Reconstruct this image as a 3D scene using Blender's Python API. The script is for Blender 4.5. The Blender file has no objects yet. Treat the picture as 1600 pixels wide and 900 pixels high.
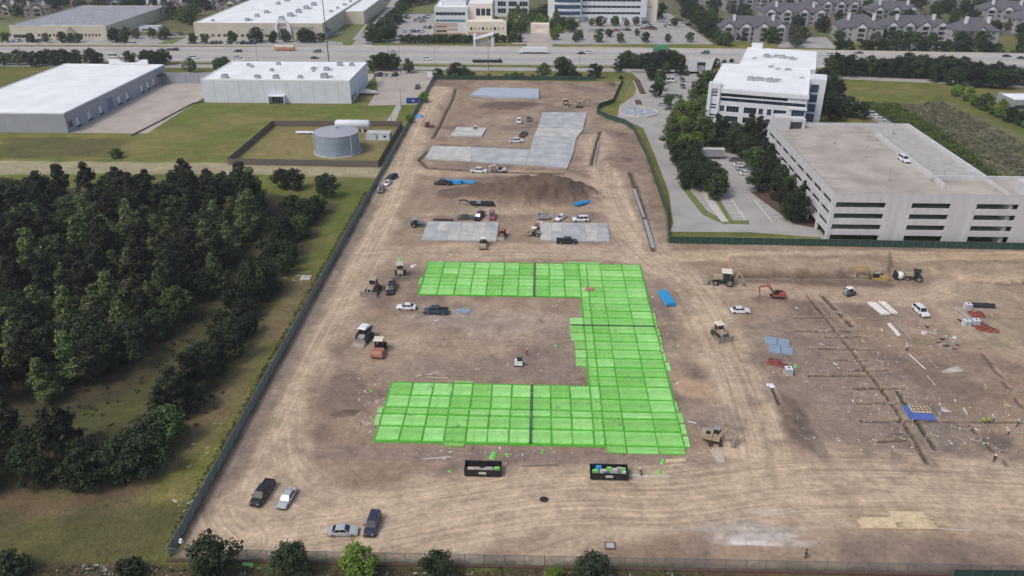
import bpy, math, random
import numpy as np
from mathutils import Vector, Matrix

# ------------------------------------------------------------------ camera, sky, sun, exposure
SC = bpy.context.scene
COL = SC.collection
FOC, CAMH = 1230.0, 92.0                      # focal length in 1600-px units, height of the drone in metres
PITCH = math.atan(637.0 / FOC)
YAW = math.atan(50.0 / math.hypot(FOC, 637.0))
cam_d = bpy.data.cameras.new('camera'); cam = bpy.data.objects.new('camera', cam_d); COL.objects.link(cam)
cam_d.sensor_width = 36.0; cam_d.lens = 36.0 * FOC / 1600.0
cam_d.clip_start = 1.0; cam_d.clip_end = 20000.0
cam.location = (0, 0, CAMH); cam.rotation_euler = (math.radians(90) - PITCH, 0, YAW)
SC.camera = cam
SUN_EL, SUN_AZ = math.radians(54), math.radians(232)   # azimuth clockwise from +Y: from the left, a little behind the camera
world = bpy.data.worlds.new('World'); SC.world = world; world.use_nodes = True
wn = world.node_tree.nodes; wl = world.node_tree.links
sky = wn.new('ShaderNodeTexSky'); sky.sky_type = 'NISHITA'; sky.sun_disc = False
sky.sun_elevation = SUN_EL; sky.sun_rotation = SUN_AZ
sky.air_density = 1.0; sky.dust_density = 4.0; sky.ozone_density = 0.6
wl.new(sky.outputs['Color'], wn['Background'].inputs['Color'])
wn['Background'].inputs['Strength'].default_value = 0.13
sun_d = bpy.data.lights.new('sun', 'SUN'); sun = bpy.data.objects.new('sun', sun_d); COL.objects.link(sun)
sun_d.energy = 1.15; sun_d.angle = math.radians(14); sun_d.color = (1.0, 0.95, 0.88)
sv = Vector((math.sin(SUN_AZ) * math.cos(SUN_EL), math.cos(SUN_AZ) * math.cos(SUN_EL), math.sin(SUN_EL)))
sun.location = sv * 300; sun.rotation_euler = sv.to_track_quat('Z', 'Y').to_euler()
SC.view_settings.view_transform = 'Standard'; SC.view_settings.look = 'None'
SC.view_settings.exposure = 0.14; SC.view_settings.gamma = 1.0
SC.view_settings.use_curve_mapping = False
try:
    SC.cycles.max_bounces = 5; SC.cycles.diffuse_bounces = 3; SC.cycles.glossy_bounces = 2
    SC.cycles.transparent_max_bounces = 6; SC.cycles.use_denoising = True
except Exception: pass

RND = random.Random(7)

# a point of the survey: where the line of sight through a picture point meets the level z
def P(px, py, z=0.0):
    x, y = px - 800.0, py - 450.0
    dn = math.cos(PITCH) * y + FOC * math.sin(PITCH); fw = FOC * math.cos(PITCH) - y * math.sin(PITCH)
    t = (CAMH - z) / dn; a, b = x * t, fw * t
    return Vector((a * math.cos(YAW) - b * math.sin(YAW), a * math.sin(YAW) + b * math.cos(YAW), z))
def PY(px, py, Y):                            # (x, z) where it meets the upright plane at distance Y
    x, y = px - 800.0, py - 450.0
    dn = math.cos(PITCH) * y + FOC * math.sin(PITCH); fw = FOC * math.cos(PITCH) - y * math.sin(PITCH)
    dx = x * math.cos(YAW) - fw * math.sin(YAW); dy = x * math.sin(YAW) + fw * math.cos(YAW)
    t = Y / dy
    return dx * t, CAMH - dn * t

# ------------------------------------------------------------------ materials
M = {}
def nodes_of(name):
    m = bpy.data.materials.new(name); m.use_nodes = True
    return m, m.node_tree.nodes, m.node_tree.links, m.node_tree.nodes['Principled BSDF']
def mat(name, rgb, rough=0.8, metal=0.0, var=0.12, scale=1.5, coat=0.0, bump=0.0, spec=0.5, alpha=1.0, streak=False):
    m, N, L, b = nodes_of(name)
    b.inputs['Roughness'].default_value = rough; b.inputs['Metallic'].default_value = metal
    b.inputs['Coat Weight'].default_value = coat; b.inputs['Specular IOR Level'].default_value = spec
    b.inputs['Alpha'].default_value = alpha
    tc = N.new('ShaderNodeTexCoord'); nz = N.new('ShaderNodeTexNoise')
    nz.inputs['Scale'].default_value = scale; nz.inputs['Detail'].default_value = 5.0
    if streak:
        mp = N.new('ShaderNodeMapping'); mp.inputs['Scale'].default_value = (1, 1, 0.12)
        L.new(tc.outputs['Object'], mp.inputs['Vector']); L.new(mp.outputs['Vector'], nz.inputs['Vector'])
    else:
        L.new(tc.outputs['Object'], nz.inputs['Vector'])
    mr = N.new('ShaderNodeMapRange'); mr.inputs['From Min'].default_value = 0.3; mr.inputs['From Max'].default_value = 0.7
    mr.inputs['To Min'].default_value = 1 - var; mr.inputs['To Max'].default_value = 1 + var
    L.new(nz.outputs['Fac'], mr.inputs['Value'])
    mx = N.new('ShaderNodeVectorMath'); mx.operation = 'SCALE'; mx.inputs[0].default_value = rgb
    L.new(mr.outputs['Result'], mx.inputs['Scale']); L.new(mx.outputs['Vector'], b.inputs['Base Color'])
    if bump:
        bp = N.new('ShaderNodeBump'); bp.inputs['Strength'].default_value = bump; bp.inputs['Distance'].default_value = 0.05
        L.new(nz.outputs['Fac'], bp.inputs['Height']); L.new(bp.outputs['Normal'], b.inputs['Normal'])
    M[name] = m
    return m
def leafmat(name, rgb, var=0.32, trans=0.25):
    m, N, L, b = nodes_of(name)
    b.inputs['Roughness'].default_value = 0.75; b.inputs['Specular IOR Level'].default_value = 0.2
    g = N.new('ShaderNodeNewGeometry'); oi = N.new('ShaderNodeObjectInfo')
    mr = N.new('ShaderNodeMapRange'); mr.inputs['To Min'].default_value = 1 - var; mr.inputs['To Max'].default_value = 1 + var
    L.new(g.outputs['Random Per Island'], mr.inputs['Value'])
    m2 = N.new('ShaderNodeMapRange'); m2.inputs['To Min'].default_value = 0.72; m2.inputs['To Max'].default_value = 1.3
    L.new(oi.outputs['Random'], m2.inputs['Value'])
    mm = N.new('ShaderNodeMath'); mm.operation = 'MULTIPLY'
    L.new(mr.outputs['Result'], mm.inputs[0]); L.new(m2.outputs['Result'], mm.inputs[1])
    hs = N.new('ShaderNodeHueSaturation'); hs.inputs['Color'].default_value = (*rgb, 1)
    mh = N.new('ShaderNodeMapRange'); mh.inputs['To Min'].default_value = 0.475; mh.inputs['To Max'].default_value = 0.52
    L.new(oi.outputs['Random'], mh.inputs['Value']); L.new(mh.outputs['Result'], hs.inputs['Hue'])
    L.new(mm.outputs['Value'], hs.inputs['Value']); L.new(hs.outputs['Color'], b.inputs['Base Color'])
    M[name] = m
    return m
def glassmat(name, rgb, rough=0.12):
    m = mat(name, rgb, rough=rough, var=0.25, scale=0.35, spec=0.8); return m

# plain surfaces
for a in [
    ('white_wall', (0.68, 0.72, 0.79), .7, 0, .05, .3), ('white_roof', (0.80, 0.83, 0.855), .8, 0, .08, .09),
    ('grey_wall', (0.34, 0.36, 0.40), .75, 0, .07, .3), ('tank_steel', (0.34, 0.42, 0.52), .5, .2, .1, .4),
    ('beige_wall', (0.60, 0.56, 0.46), .8, 0, .05, .2), ('grey_roof', (0.30, 0.31, 0.36), .9, 0, .12, .15),
    ('garage_wall', (0.56, 0.565, 0.585), .8, 0, .10, .6, 0, 0, .5, 1, True), ('garage_deck', (0.40, 0.365, 0.315), .9, 0, .22, .12),
    ('office_white', (0.70, 0.73, 0.78), .6, 0, .04, .3), ('cream_wall', (0.80, 0.74, 0.64), .7, 0, .04, .3),
    ('salmon_wall', (0.58, 0.42, 0.34), .8, 0, .06, .3), ('concrete', (0.40, 0.39, 0.37), .9, 0, .15, .35),
    ('concrete_new', (0.40, 0.42, 0.43), .85, 0, .22, .22), ('concrete_blue', (0.40, 0.46, 0.53), .6, 0, .08, .3),
    ('concrete_pale', (0.48, 0.48, 0.46), .85, 0, .2, .35), ('kerb', (0.52, 0.50, 0.46), .9, 0, .1, 1.0),
    ('drive', (0.36, 0.35, 0.335), .9, 0, .12, .12), ('yard', (0.42, 0.37, 0.325), .9, 0, .13, .12),
    ('highway', (0.44, 0.425, 0.395), .9, 0, .07, .08), ('highway_dark', (0.36, 0.35, 0.335), .9, 0, .07, .08),
    ('barrier', (0.56, 0.54, 0.50), .9, 0, .06, .3), ('paint_white', (0.75, 0.75, 0.73), .7, 0, .08, 2.0),
    ('paint_yellow', (0.65, 0.50, 0.10), .7, 0, .08, 2.0), ('wood_grey', (0.15, 0.125, 0.11), .9, 0, .25, 2.0),
    ('lumber', (0.62, 0.50, 0.32), .8, 0, .2, 1.5), ('lumber_pale', (0.54, 0.49, 0.42), .8, 0, .2, 1.5),
    ('bark', (0.07, 0.055, 0.042), .95, 0, .25, 3.0), ('screen_grey', (0.20, 0.225, 0.225), .9, 0, .15, .8),
    ('screen_green', (0.022, 0.062, 0.045), .85, 0, .25, .8), ('post', (0.22, 0.23, 0.23), .6, .4, .1, 2.0),
    ('black_steel', (0.018, 0.018, 0.019), .6, 0, .3, 1.5), ('rubber', (0.018, 0.018, 0.018), .9, 0, .2, 2.0),
    ('rim', (0.35, 0.35, 0.36), .4, .6, .1, 2.0), ('plastic_black', (0.02, 0.02, 0.022), .7, 0, .2, 1.5),
    ('light_lens', (0.75, 0.77, 0.8), .2, 0, .02, 2.0), ('tail_red', (0.35, 0.02, 0.02), .3, 0, .05, 2.0),
    ('machine_tan', (0.37, 0.30, 0.21), .75, 0, .2, 1.2), ('machine_yellow', (0.43, 0.31, 0.09), .65, 0, .15, 1.2),
    ('machine_red', (0.38, 0.10, 0.08), .65, 0, .2, 1.2), ('machine_grey', (0.30, 0.31, 0.33), .7, 0, .15, 1.2),
    ('machine_orange', (0.42, 0.19, 0.14), .7, 0, .18, 1.2), ('cream_paint', (0.72, 0.66, 0.55), .6, 0, .08, 1.0),
    ('white_paint', (0.75, 0.76, 0.78), .5, 0, .05, 1.0), ('track', (0.05, 0.042, 0.035), .9, 0, .3, 3.0),
    ('steel_worn', (0.34, 0.31, 0.27), .6, .3, .2, 1.5), ('pipe_blue', (0.03, 0.30, 0.62), .45, 0, .1, 1.0),
    ('pipe_black', (0.035, 0.033, 0.038), .5, 0, .1, 1.0), ('pipe_white', (0.72, 0.70, 0.67), .5, 0, .06, 1.0),
    ('pipe_grey', (0.36, 0.38, 0.42), .5, 0, .1, 1.0), ('tarp_blue', (0.07, 0.12, 0.38), .5, 0, .2, 1.5),
    ('mesh_blue', (0.26, 0.34, 0.45), .6, .1, .15, 1.5), ('hose_red', (0.28, 0.07, 0.055), .6, 0, .15, 3.0),
    ('tote_white', (0.70, 0.73, 0.78), .4, 0, .06, 2.0), ('cardboard', (0.45, 0.34, 0.22), .9, 0, .1, 2.0),
    ('sheet_green', (0.25, 0.66, 0.14), .5, 0, .18, 1.6, 0, .35), ('sheet_green_shaded', (0.085, 0.38, 0.03), .6, 0, .2, .8),  # second one: same green sheet, darkened for the shade in the grooves
    ('tendon', (0.48, 0.74, 0.33), .6, 0, .2, 1.0), ('tendon_orange', (0.50, 0.52, 0.18), .6, 0, .2, 1.0),
    ('shingle', (0.115, 0.115, 0.135), .95, 0, .15, .5), ('shingle_brown', (0.15, 0.125, 0.115), .95, 0, .15, .5),
    ('siding', (0.36, 0.365, 0.39), .8, 0, .08, .4), ('siding_tan', (0.36, 0.315, 0.27), .8, 0, .08, .4),
    ('trim', (0.76, 0.76, 0.78), .7, 0, .04, 1.0), ('skin', (0.40, 0.24, 0.17), .6, 0, .05, 4.0),
    ('hivis', (0.45, 0.75, 0.03), .7, 0, .08, 4.0), ('cloth_dark', (0.02, 0.022, 0.03), .9, 0, .1, 4.0),
    ('cloth_white', (0.70, 0.70, 0.70), .9, 0, .05, 4.0), ('cloth_red', (0.40, 0.05, 0.04), .9, 0, .05, 4.0),
    ('hat_white', (0.80, 0.80, 0.80), .4, 0, .03, 4.0), ('denim', (0.06, 0.08, 0.14), .9, 0, .1, 4.0),
    ('rubble', (0.36, 0.33, 0.30), .9, 0, .25, 1.5), ('mulch', (0.10, 0.06, 0.045), .95, 0, .25, 2.0),
    ('sand', (0.46, 0.36, 0.26), .95, 0, .12, 1.0), ('bus_orange', (0.55, 0.24, 0.10), .6, 0, .08, .6),
    ('teal_glass_frame', (0.10, 0.28, 0.33), .5, 0, .1, .6), ('dumpster_blue', (0.02, 0.08, 0.34), .6, 0, .15, 1.0),
    ('door_blue', (0.16, 0.25, 0.36), .7, 0, .08, .5), ('verge', (0.15, 0.17, 0.05), .95, 0, .25, .5),
    ('verge_dry', (0.20, 0.17, 0.075), .95, 0, .25, .5), ('water', (0.36, 0.385, 0.42), .3, 0, .2, .5),
    ('interior', (0.05, 0.05, 0.055), .9, 0, .1, .5), ('joint_green', (0.05, 0.13, 0.055), .7, 0, .2, .8), ('scrap_green', (0.20, 0.62, 0.12), .6, 0, .15, 2.0),
]: mat(*a)
glassmat('glass', (0.02, 0.032, 0.05)); glassmat('glass_blue', (0.04, 0.085, 0.16)); glassmat('car_glass', (0.016, 0.022, 0.03), .1)
for nm, c in {'black': (.014, .014, .016), 'white': (.74, .75, .77), 'silver': (.42, .44, .47), 'navy': (.022, .035, .07), 'grey': (.13, .135, .145),
              'maroon': (.27, .095, .10), 'darkgreen': (.055, .075, .06), 'red': (.45, .05, .04), 'blue': (.05, .10, .30), 'tan': (.42, .37, .29), 'green': (.06, .28, .15)}.items():
    mat('paint_car_' + nm, c, .28, 0.0, .03, 2.0, .6)
mm_ = mat('chainlink', (0.20, 0.21, 0.205), .7, .3, .2, 2.0, alpha=.2)
def vary_by_object(m, lo, hi):
    N, L = m.node_tree.nodes, m.node_tree.links; b = N['Principled BSDF']; src = b.inputs['Base Color'].links[0].from_socket
    oi = N.new('ShaderNodeObjectInfo'); mr = N.new('ShaderNodeMapRange'); mr.inputs['To Min'].default_value = lo; mr.inputs['To Max'].default_value = hi; L.new(oi.outputs['Random'], mr.inputs['Value'])
    hs = N.new('ShaderNodeHueSaturation'); L.new(src, hs.inputs['Color']); L.new(mr.outputs['Result'], hs.inputs['Value'])
    m2 = N.new('ShaderNodeMapRange'); m2.inputs['To Min'].default_value = 1.04; m2.inputs['To Max'].default_value = .86; L.new(oi.outputs['Random'], m2.inputs['Value']); L.new(m2.outputs['Result'], hs.inputs['Saturation']); L.new(hs.outputs['Color'], b.inputs['Base Color'])
vary_by_object(M['sheet_green'], .82, 1.14)
leafmat('leaf_pine', (0.027, 0.034, 0.018)); leafmat('leaf_dark', (0.034, 0.050, 0.023)); leafmat('leaf_mid', (0.062, 0.096, 0.030))  # pine green darkened: cloud shade over the wood is in its colour
leafmat('leaf_light', (0.115, 0.155, 0.052)); leafmat('leaf_bright', (0.13, 0.22, 0.035)); leafmat('leaf_grey', (0.10, 0.115, 0.06))
leafmat('leaf_scrub', (0.17, 0.155, 0.115)); leafmat('leaf_grass', (0.14, 0.16, 0.05))

# ------------------------------------------------------------------ mesh helpers
class MB:
    def __init__(s): s.v = []; s.f = []; s.m = []; s.cur = 0
    def add(s, vs, fs, mi=None):
        o = len(s.v); s.v += [tuple(p) for p in vs]; s.f += [tuple(i + o for i in q) for q in fs]; s.m += [s.cur if mi is None else mi] * len(fs); return s
    def box(s, x0, x1, y0, y1, z0, z1, mi=None):
        return s.add([(x0, y0, z0), (x1, y0, z0), (x1, y1, z0), (x0, y1, z0), (x0, y0, z1), (x1, y0, z1), (x1, y1, z1), (x0, y1, z1)],
                     [(0, 3, 2, 1), (4, 5, 6, 7), (0, 1, 5, 4), (1, 2, 6, 5), (2, 3, 7, 6), (3, 0, 4, 7)], mi)
    def frus(s, b, t, z0, z1, mi=None):       # b, t = (x0,x1,y0,y1) at the bottom and at the top
        return s.add([(b[0], b[2], z0), (b[1], b[2], z0), (b[1], b[3], z0), (b[0], b[3], z0), (t[0], t[2], z1), (t[1], t[2], z1), (t[1], t[3], z1), (t[0], t[3], z1)],
                     [(0, 3, 2, 1), (4, 5, 6, 7), (0, 1, 5, 4), (1, 2, 6, 5), (2, 3, 7, 6), (3, 0, 4, 7)], mi)
    def prism(s, poly, z0, z1, mi=None):      # plan outline (counter-clockwise) between two levels
        n = len(poly); vs = [(p[0], p[1], z0) for p in poly] + [(p[0], p[1], z1) for p in poly]
        return s.add(vs, [tuple(range(n - 1, -1, -1)), tuple(range(n, 2 * n))] + [(i, (i + 1) % n, (i + 1) % n + n, i + n) for i in range(n)], mi)
    def prof(s, pts, y0, y1, mi=None):        # side profile (x, z) carried from y0 to y1
        n = len(pts); vs = [(p[0], y0, p[1]) for p in pts] + [(p[0], y1, p[1]) for p in pts]
        return s.add(vs, [tuple(range(n)), tuple(range(2 * n - 1, n - 1, -1))] + [(i + n, (i + 1) % n + n, (i + 1) % n, i) for i in range(n)], mi)
    def tube(s, p0, p1, r0, r1=None, n=8, mi=None):
        r1 = r0 if r1 is None else r1; p0, p1 = Vector(p0), Vector(p1); d = (p1 - p0).normalized()
        u = d.cross(Vector((0, 0, 1)) if abs(d.z) < .9 else Vector((1, 0, 0))).normalized(); w = d.cross(u)
        vs = []
        for p, r in ((p0, r0), (p1, r1)):
            for k in range(n):
                a = 2 * math.pi * k / n; vs.append(p + (u * math.cos(a) + w * math.sin(a)) * r)
        return s.add(vs, [tuple(range(n)), tuple(range(2 * n - 1, n - 1, -1))] + [(k + n, (k + 1) % n + n, (k + 1) % n, k) for k in range(n)], mi)
    def beam(s, p0, p1, w, h, mi=None):       # a bar of section w x h from p0 to p1
        p0, p1 = Vector(p0), Vector(p1); d = (p1 - p0).normalized()
        u = d.cross(Vector((0, 0, 1)) if abs(d.z) < .95 else Vector((1, 0, 0))).normalized() * (w / 2); q = u.cross(d).normalized() * (h / 2)
        vs = [p0 - u - q, p0 + u - q, p0 + u + q, p0 - u + q, p1 - u - q, p1 + u - q, p1 + u + q, p1 - u + q]
        return s.add(vs, [(0, 1, 2, 3), (7, 6, 5, 4), (0, 4, 5, 1), (1, 5, 6, 2), (2, 6, 7, 3), (3, 7, 4, 0)], mi)
    def loft(s, rings, mi=None, cap=True):
        n = len(rings[0]); o = len(s.v); vs = [p for r in rings for p in r]; fs = []
        for i in range(len(rings) - 1):
            for k in range(n): fs.append((i * n + k, i * n + (k + 1) % n, (i + 1) * n + (k + 1) % n, (i + 1) * n + k))
        if cap: fs.append(tuple(range(n - 1, -1, -1))); fs.append(tuple(range((len(rings) - 1) * n, len(rings) * n)))
        return s.add(vs, fs, mi)
    def xf(s, loc=(0, 0, 0), rz=0.0):
        c, q = math.cos(rz), math.sin(rz); s.v = [(x * c - y * q + loc[0], x * q + y * c + loc[1], z + loc[2]) for x, y, z in s.v]; return s
    def mesh(s, name, mats, smooth=False):
        me = bpy.data.meshes.new(name); me.from_pydata(s.v, [], s.f)
        for m in mats: me.materials.append(M[m] if isinstance(m, str) else m)
        if len(mats) > 1: me.polygons.foreach_set('material_index', s.m)
        if smooth: me.polygons.foreach_set('use_smooth', [True] * len(me.polygons))
        me.update(); return me
def link(name, me, parent=None, loc=None, rz=None):
    o = bpy.data.objects.new(name, me); COL.objects.link(o)
    if parent is not None: o.parent = parent
    if loc is not None: o.location = loc
    if rz is not None: o.rotation_euler = (0, 0, rz)
    return o
def part(name, mb, mats, parent, smooth=False, loc=None, rz=None):
    if isinstance(mats, str): mats = [mats]
    return link(name, mb.mesh(name, mats, smooth), parent, loc, rz)
def tag(o, label, cat, group=None):
    o['label'] = label; o['category'] = cat
    if group: o['group'] = group
    return o
def thing(name, label, cat, loc=(0, 0, 0), rz=0.0, group=None):
    o = link(name, None, None, loc, rz); return tag(o, label, cat, group)
def struct(name, mb, mats, kind='structure'):
    o = part(name, mb, mats, None); o['kind'] = kind; return o
def copy_tree(o, parent=None):
    c = o.copy(); COL.objects.link(c)
    if parent is not None: c.parent = parent
    for ch in o.children: copy_tree(ch, c)
    return c
_O1 = ['', 'first', 'second', 'third', 'fourth', 'fifth', 'sixth', 'seventh', 'eighth', 'ninth', 'tenth', 'eleventh', 'twelfth', 'thirteenth', 'fourteenth', 'fifteenth', 'sixteenth', 'seventeenth', 'eighteenth', 'nineteenth']
_T1 = {2: 'twenty', 3: 'thirty', 4: 'forty', 5: 'fifty', 6: 'sixty', 7: 'seventy', 8: 'eighty', 9: 'ninety'}
_T2 = {2: 'twentieth', 3: 'thirtieth', 4: 'fortieth', 5: 'fiftieth', 6: 'sixtieth', 7: 'seventieth', 8: 'eightieth', 9: 'ninetieth'}
def ordw(n):
    if n >= 100: return 'hundred-and-' + ordw(n - 100) if n > 100 else 'hundredth'
    if n < 20: return _O1[n]
    return _T2[n // 10] if n % 10 == 0 else _T1[n // 10] + '-' + _O1[n % 10]
# ------------------------------------------------------------------ terrain: one graded sheet, site earth and open ground
def vnoise(x, y, seed=0):
    xi = np.floor(x).astype(np.int64); yi = np.floor(y).astype(np.int64); fx = x - xi; fy = y - yi
    fx = fx * fx * (3 - 2 * fx); fy = fy * fy * (3 - 2 * fy)
    def h(a, b):
        n = (a * 374761393 + b * 668265263 + seed * 1442695041) & 0xffffffff
        n = ((n ^ (n >> 13)) * 1274126177) & 0xffffffff
        return ((n ^ (n >> 16)) & 0xffff) / 65535.0
    return (h(xi, yi) * (1 - fx) + h(xi + 1, yi) * fx) * (1 - fy) + (h(xi, yi + 1) * (1 - fx) + h(xi + 1, yi + 1) * fx) * fy
def fbm(x, y, s, seed=0, octv=4):
    t = 0; a = .5; f = 1.0 / s; n = 0
    for k in range(octv): t = t + a * vnoise(x * f + 17.3 * k, y * f - 9.1 * k, seed + k); n += a; a *= .5; f *= 2.03
    return t / n
def sstep(a, b, x): t = np.clip((x - a) / (b - a), 0, 1); return t * t * (3 - 2 * t)
def wpoly(px): return [tuple(P(*p)[:2]) for p in px]
def inpoly(x, y, poly):
    ins = np.zeros(x.shape, bool); n = len(poly)
    for i in range(n):
        x0, y0 = poly[i]; x1, y1 = poly[(i + 1) % n]
        if y0 == y1: continue
        c = ((y0 > y) != (y1 > y)) & (x < (x1 - x0) * (y - y0) / (y1 - y0) + x0); ins ^= c
    return ins
def segdist(x, y, poly, closed=False):        # distance, signed side offset and run along a line of points
    best = np.full(x.shape, 1e9); lat = np.zeros(x.shape); run = np.zeros(x.shape); acc = 0.0
    n = len(poly)
    for i in range(n if closed else n - 1):
        x0, y0 = poly[i]; x1, y1 = poly[(i + 1) % n]; dx, dy = x1 - x0, y1 - y0; L = math.hypot(dx, dy)
        if L < 1e-6: continue
        t = np.clip(((x - x0) * dx + (y - y0) * dy) / (L * L), 0, 1)
        d = np.hypot(x - x0 - t * dx, y - y0 - t * dy); k = d < best
        s = np.sign((x - x0) * dy - (y - y0) * dx)
        best = np.where(k, d, best); lat = np.where(k, d * s, lat); run = np.where(k, acc + t * L, run); acc += L
    return best, lat, run
def smooth_line(pts, it=2):
    for _ in range(it):
        q = [pts[0]]
        for a, b in zip(pts, pts[1:]): q += [(a[0] * .75 + b[0] * .25, a[1] * .75 + b[1] * .25), (a[0] * .25 + b[0] * .75, a[1] * .25 + b[1] * .75)]
        pts = q + [pts[-1]]
    return pts
FENCE_R = wpoly([(1046, 384), (1042, 335), (1026, 290), (1010, 245), (990, 203), (976, 194), (950, 186), (932, 177), (936, 169), (958, 161), (964, 146), (973, 128)])
XL = -55.4
SITE = [(XL, 85.6), (74, 87.6), (300, 91), (300, 207.2)] + [(FENCE_R[0][0], 207.2)] + FENCE_R[1:] + [(XL, 411.5)]
TR = [  # wheel paths: points, half width, lightness
    (wpoly([(380, 850), (330, 800), (360, 720), (430, 600), (500, 480), (560, 380), (610, 280), (645, 190), (680, 140)]), 9.5, 1.0),
    (wpoly([(300, 830), (400, 855), (560, 835), (720, 800), (900, 775), (1050, 785), (1200, 760), (1400, 755), (1620, 768)]), 9.5, 1.0),
    (wpoly([(430, 620), (420, 720), (470, 790), (600, 800), (760, 770)]), 6.0, .8),
    (wpoly([(1190, 760), (1180, 690), (1150, 600), (1110, 500), (1070, 440), (1010, 398), (960, 330), (945, 260), (930, 215)]), 6.5, .95),
    (wpoly([(540, 400), (700, 393), (900, 392), (1020, 402)]), 5.5, .7),
    (wpoly([(1060, 400), (1300, 398), (1620, 402)]), 3.6, .9),
    (wpoly([(1090, 450), (1200, 455), (1330, 462), (1450, 470), (1500, 440), (1620, 425)]), 4.5, .7),
    (wpoly([(1480, 470), (1520, 520), (1610, 560)]), 5.0, .5),
    (wpoly([(630, 260), (700, 275), (800, 268), (900, 278), (960, 300)]), 4.0, .6),
    (wpoly([(640, 335), (760, 330), (860, 330), (950, 325)]), 3.0, .5),
    (wpoly([(560, 560), (640, 540), (760, 545), (860, 520)]), 6.0, .35),
    (wpoly([(820, 880), (960, 830), (1100, 790)]), 3.0, .8),
    (wpoly([(1040, 800), (1250, 805), (1450, 800), (1620, 830)]), 6.0, .5),
]
TR = [(smooth_line(a), b, c) for a, b, c in TR]
TRENCH = [  # dug lines: points, half width, depth
    (wpoly([(1262, 462), (1300, 510), (1352, 575), (1400, 640), (1448, 722)]), .30, .75),
    (wpoly([(1285, 462), (1330, 510)]), .45, .4),
    (wpoly([(1225, 518), (1330, 518)]), .27, .65), (wpoly([(1245, 497), (1315, 497)]), .27, .65), (wpoly([(1290, 527), (1345, 527)]), .27, .65),
    (wpoly([(1280, 545), (1370, 547)]), .27, .65), (wpoly([(1295, 562), (1355, 563)]), .26, .6), (wpoly([(1262, 587), (1352, 587)]), .27, .65),
    (wpoly([(1330, 578), (1388, 578)]), .26, .6), (wpoly([(1335, 607), (1412, 608)]), .27, .65), (wpoly([(1340, 630), (1400, 630)]), .26, .6),
    (wpoly([(1345, 658), (1405, 659)]), .26, .6), (wpoly([(1375, 690), (1420, 690)]), .26, .6), (wpoly([(1400, 658), (1600, 660)]), .24, .6),
    (wpoly([(1530, 545), (1600, 640)]), .22, .55), (wpoly([(1515, 665), (1575, 728)]), .22, .55), (wpoly([(1460, 700), (1400, 610)]), .4, .35),
    (wpoly([(1205, 602), (1218, 632)]), .26, .6),
    (wpoly([(1145, 432), (1200, 432), (1250, 433), (1340, 434), (1385, 437)]), .6, .8),
    (wpoly([(712, 139), (708, 155), (695, 180), (686, 200), (676, 217)]), .5, .7),
    (wpoly([(985, 270), (997, 305), (1010, 350), (1022, 392)]), .8, .2), (wpoly([(938, 205), (930, 235), (924, 258)]), .6, .6),
    (wpoly([(668, 236), (655, 250), (668, 262), (760, 268), (880, 272)]), .7, .5), (wpoly([(690, 226), (830, 233)]), .6, .5),
]
MOUND = [  # heaps: centre, radii, height, turn, how dark
    (P(838, 306), 24, 11, 5.2, 0, 1.0), (P(862, 305), 13, 9, 1.7, 0, 1.0), (P(760, 302), 18, 6.5, 1.4, 0, .9), (P(722, 303), 12, 5, .8, 0, .6),
    (P(790, 166), 16, 9, 1.0, 0, .9), (P(820, 163), 12, 6, .8, 0, .7), (P(948, 135), 4, 4, 2.2, 0, .7), (P(958, 133), 3, 4, 1.4, 0, .7), (P(900, 137), 9, 5, .9, 0, .4),
    (P(773, 266), 3, 2, .8, 0, .8), (P(875, 268), 14, 3, .7, 0, .3), (P(1200, 470), 5, 2.5, .6, 0, .5), (P(1290, 440), 28, 3.0, .5, 0, .55), (P(1540, 420), 22, 5, .7, 0, .2),
    (P(1240, 655), 3.5, 10, .5, -.35, .6), (P(545, 646), 2.6, 1.4, .35, 0, .9), (P(1110, 560), 4, 3, .3, 0, -.3), (P(1420, 690), 5, 3, .35, 0, .4), (P(1450, 640), 4, 2, .3, 0, .4),
    (P(960, 210), 6, 5, .8, 0, .5), (P(965, 250), 7, 4, .9, 0, .5), (P(960, 190), 5, 3, .7, 0, .5),
]
TERRACE = [(wpoly([(1135, 399), (1390, 399), (1388, 429), (1250, 430), (1145, 429)]), 1.7), (wpoly([(1470, 410), (1630, 407), (1630, 440), (1560, 445), (1500, 436)]), .8), (wpoly([(1545, 500), (1640, 500), (1640, 560), (1590, 548)]), .6)]
def site_height(x, y):
    h = (fbm(x, y, 9, 3) - .5) * .35 + (fbm(x, y, 2.2, 9) - .5) * .12
    for c, rx, ry, hh, rz, dk in MOUND:
        dx, dy = x - c.x, y - c.y; u = dx * math.cos(rz) + dy * math.sin(rz); v = -dx * math.sin(rz) + dy * math.cos(rz)
        r = np.sqrt((u / rx) ** 2 + (v / ry) ** 2) + (fbm(x, y, 3.5, 21, 3) - .5) * .35
        h = h + hh * (np.minimum(1, np.clip(1 - r, 0, 1) * 1.55) ** 1.05 if hh > 2 else np.clip(1 - r, 0, 1) ** 1.2) * (1 + (fbm(x, y, 1.6, 5, 2) - .5) * .35)
    for pl, up in TERRACE:
        i = inpoly(x, y, pl); d, _, _ = segdist(x, y, pl, True); sd = np.where(i, d, -d) + (fbm(x, y, 3.0, 33, 3) - .5) * 1.2; h = h + up * sstep(-.5, .5, sd)
    for pl, w, d in TRENCH:
        b, _, _ = segdist(x, y, pl); b = np.abs(b + (fbm(x, y, 1.3, 37, 2) - .5) * .35); h = h - 1.25 * d * (1 - sstep(w * .4, w * 1.25, b)) + .05 * np.exp(-((b - w * 2.6) / (w * .9)) ** 2) * (fbm(x, y, 1.5, 31, 2))
    return h
PADS = []                                     # levelled rectangles under slabs and the like (x0,x1,y0,y1)
GRID = {}
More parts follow.
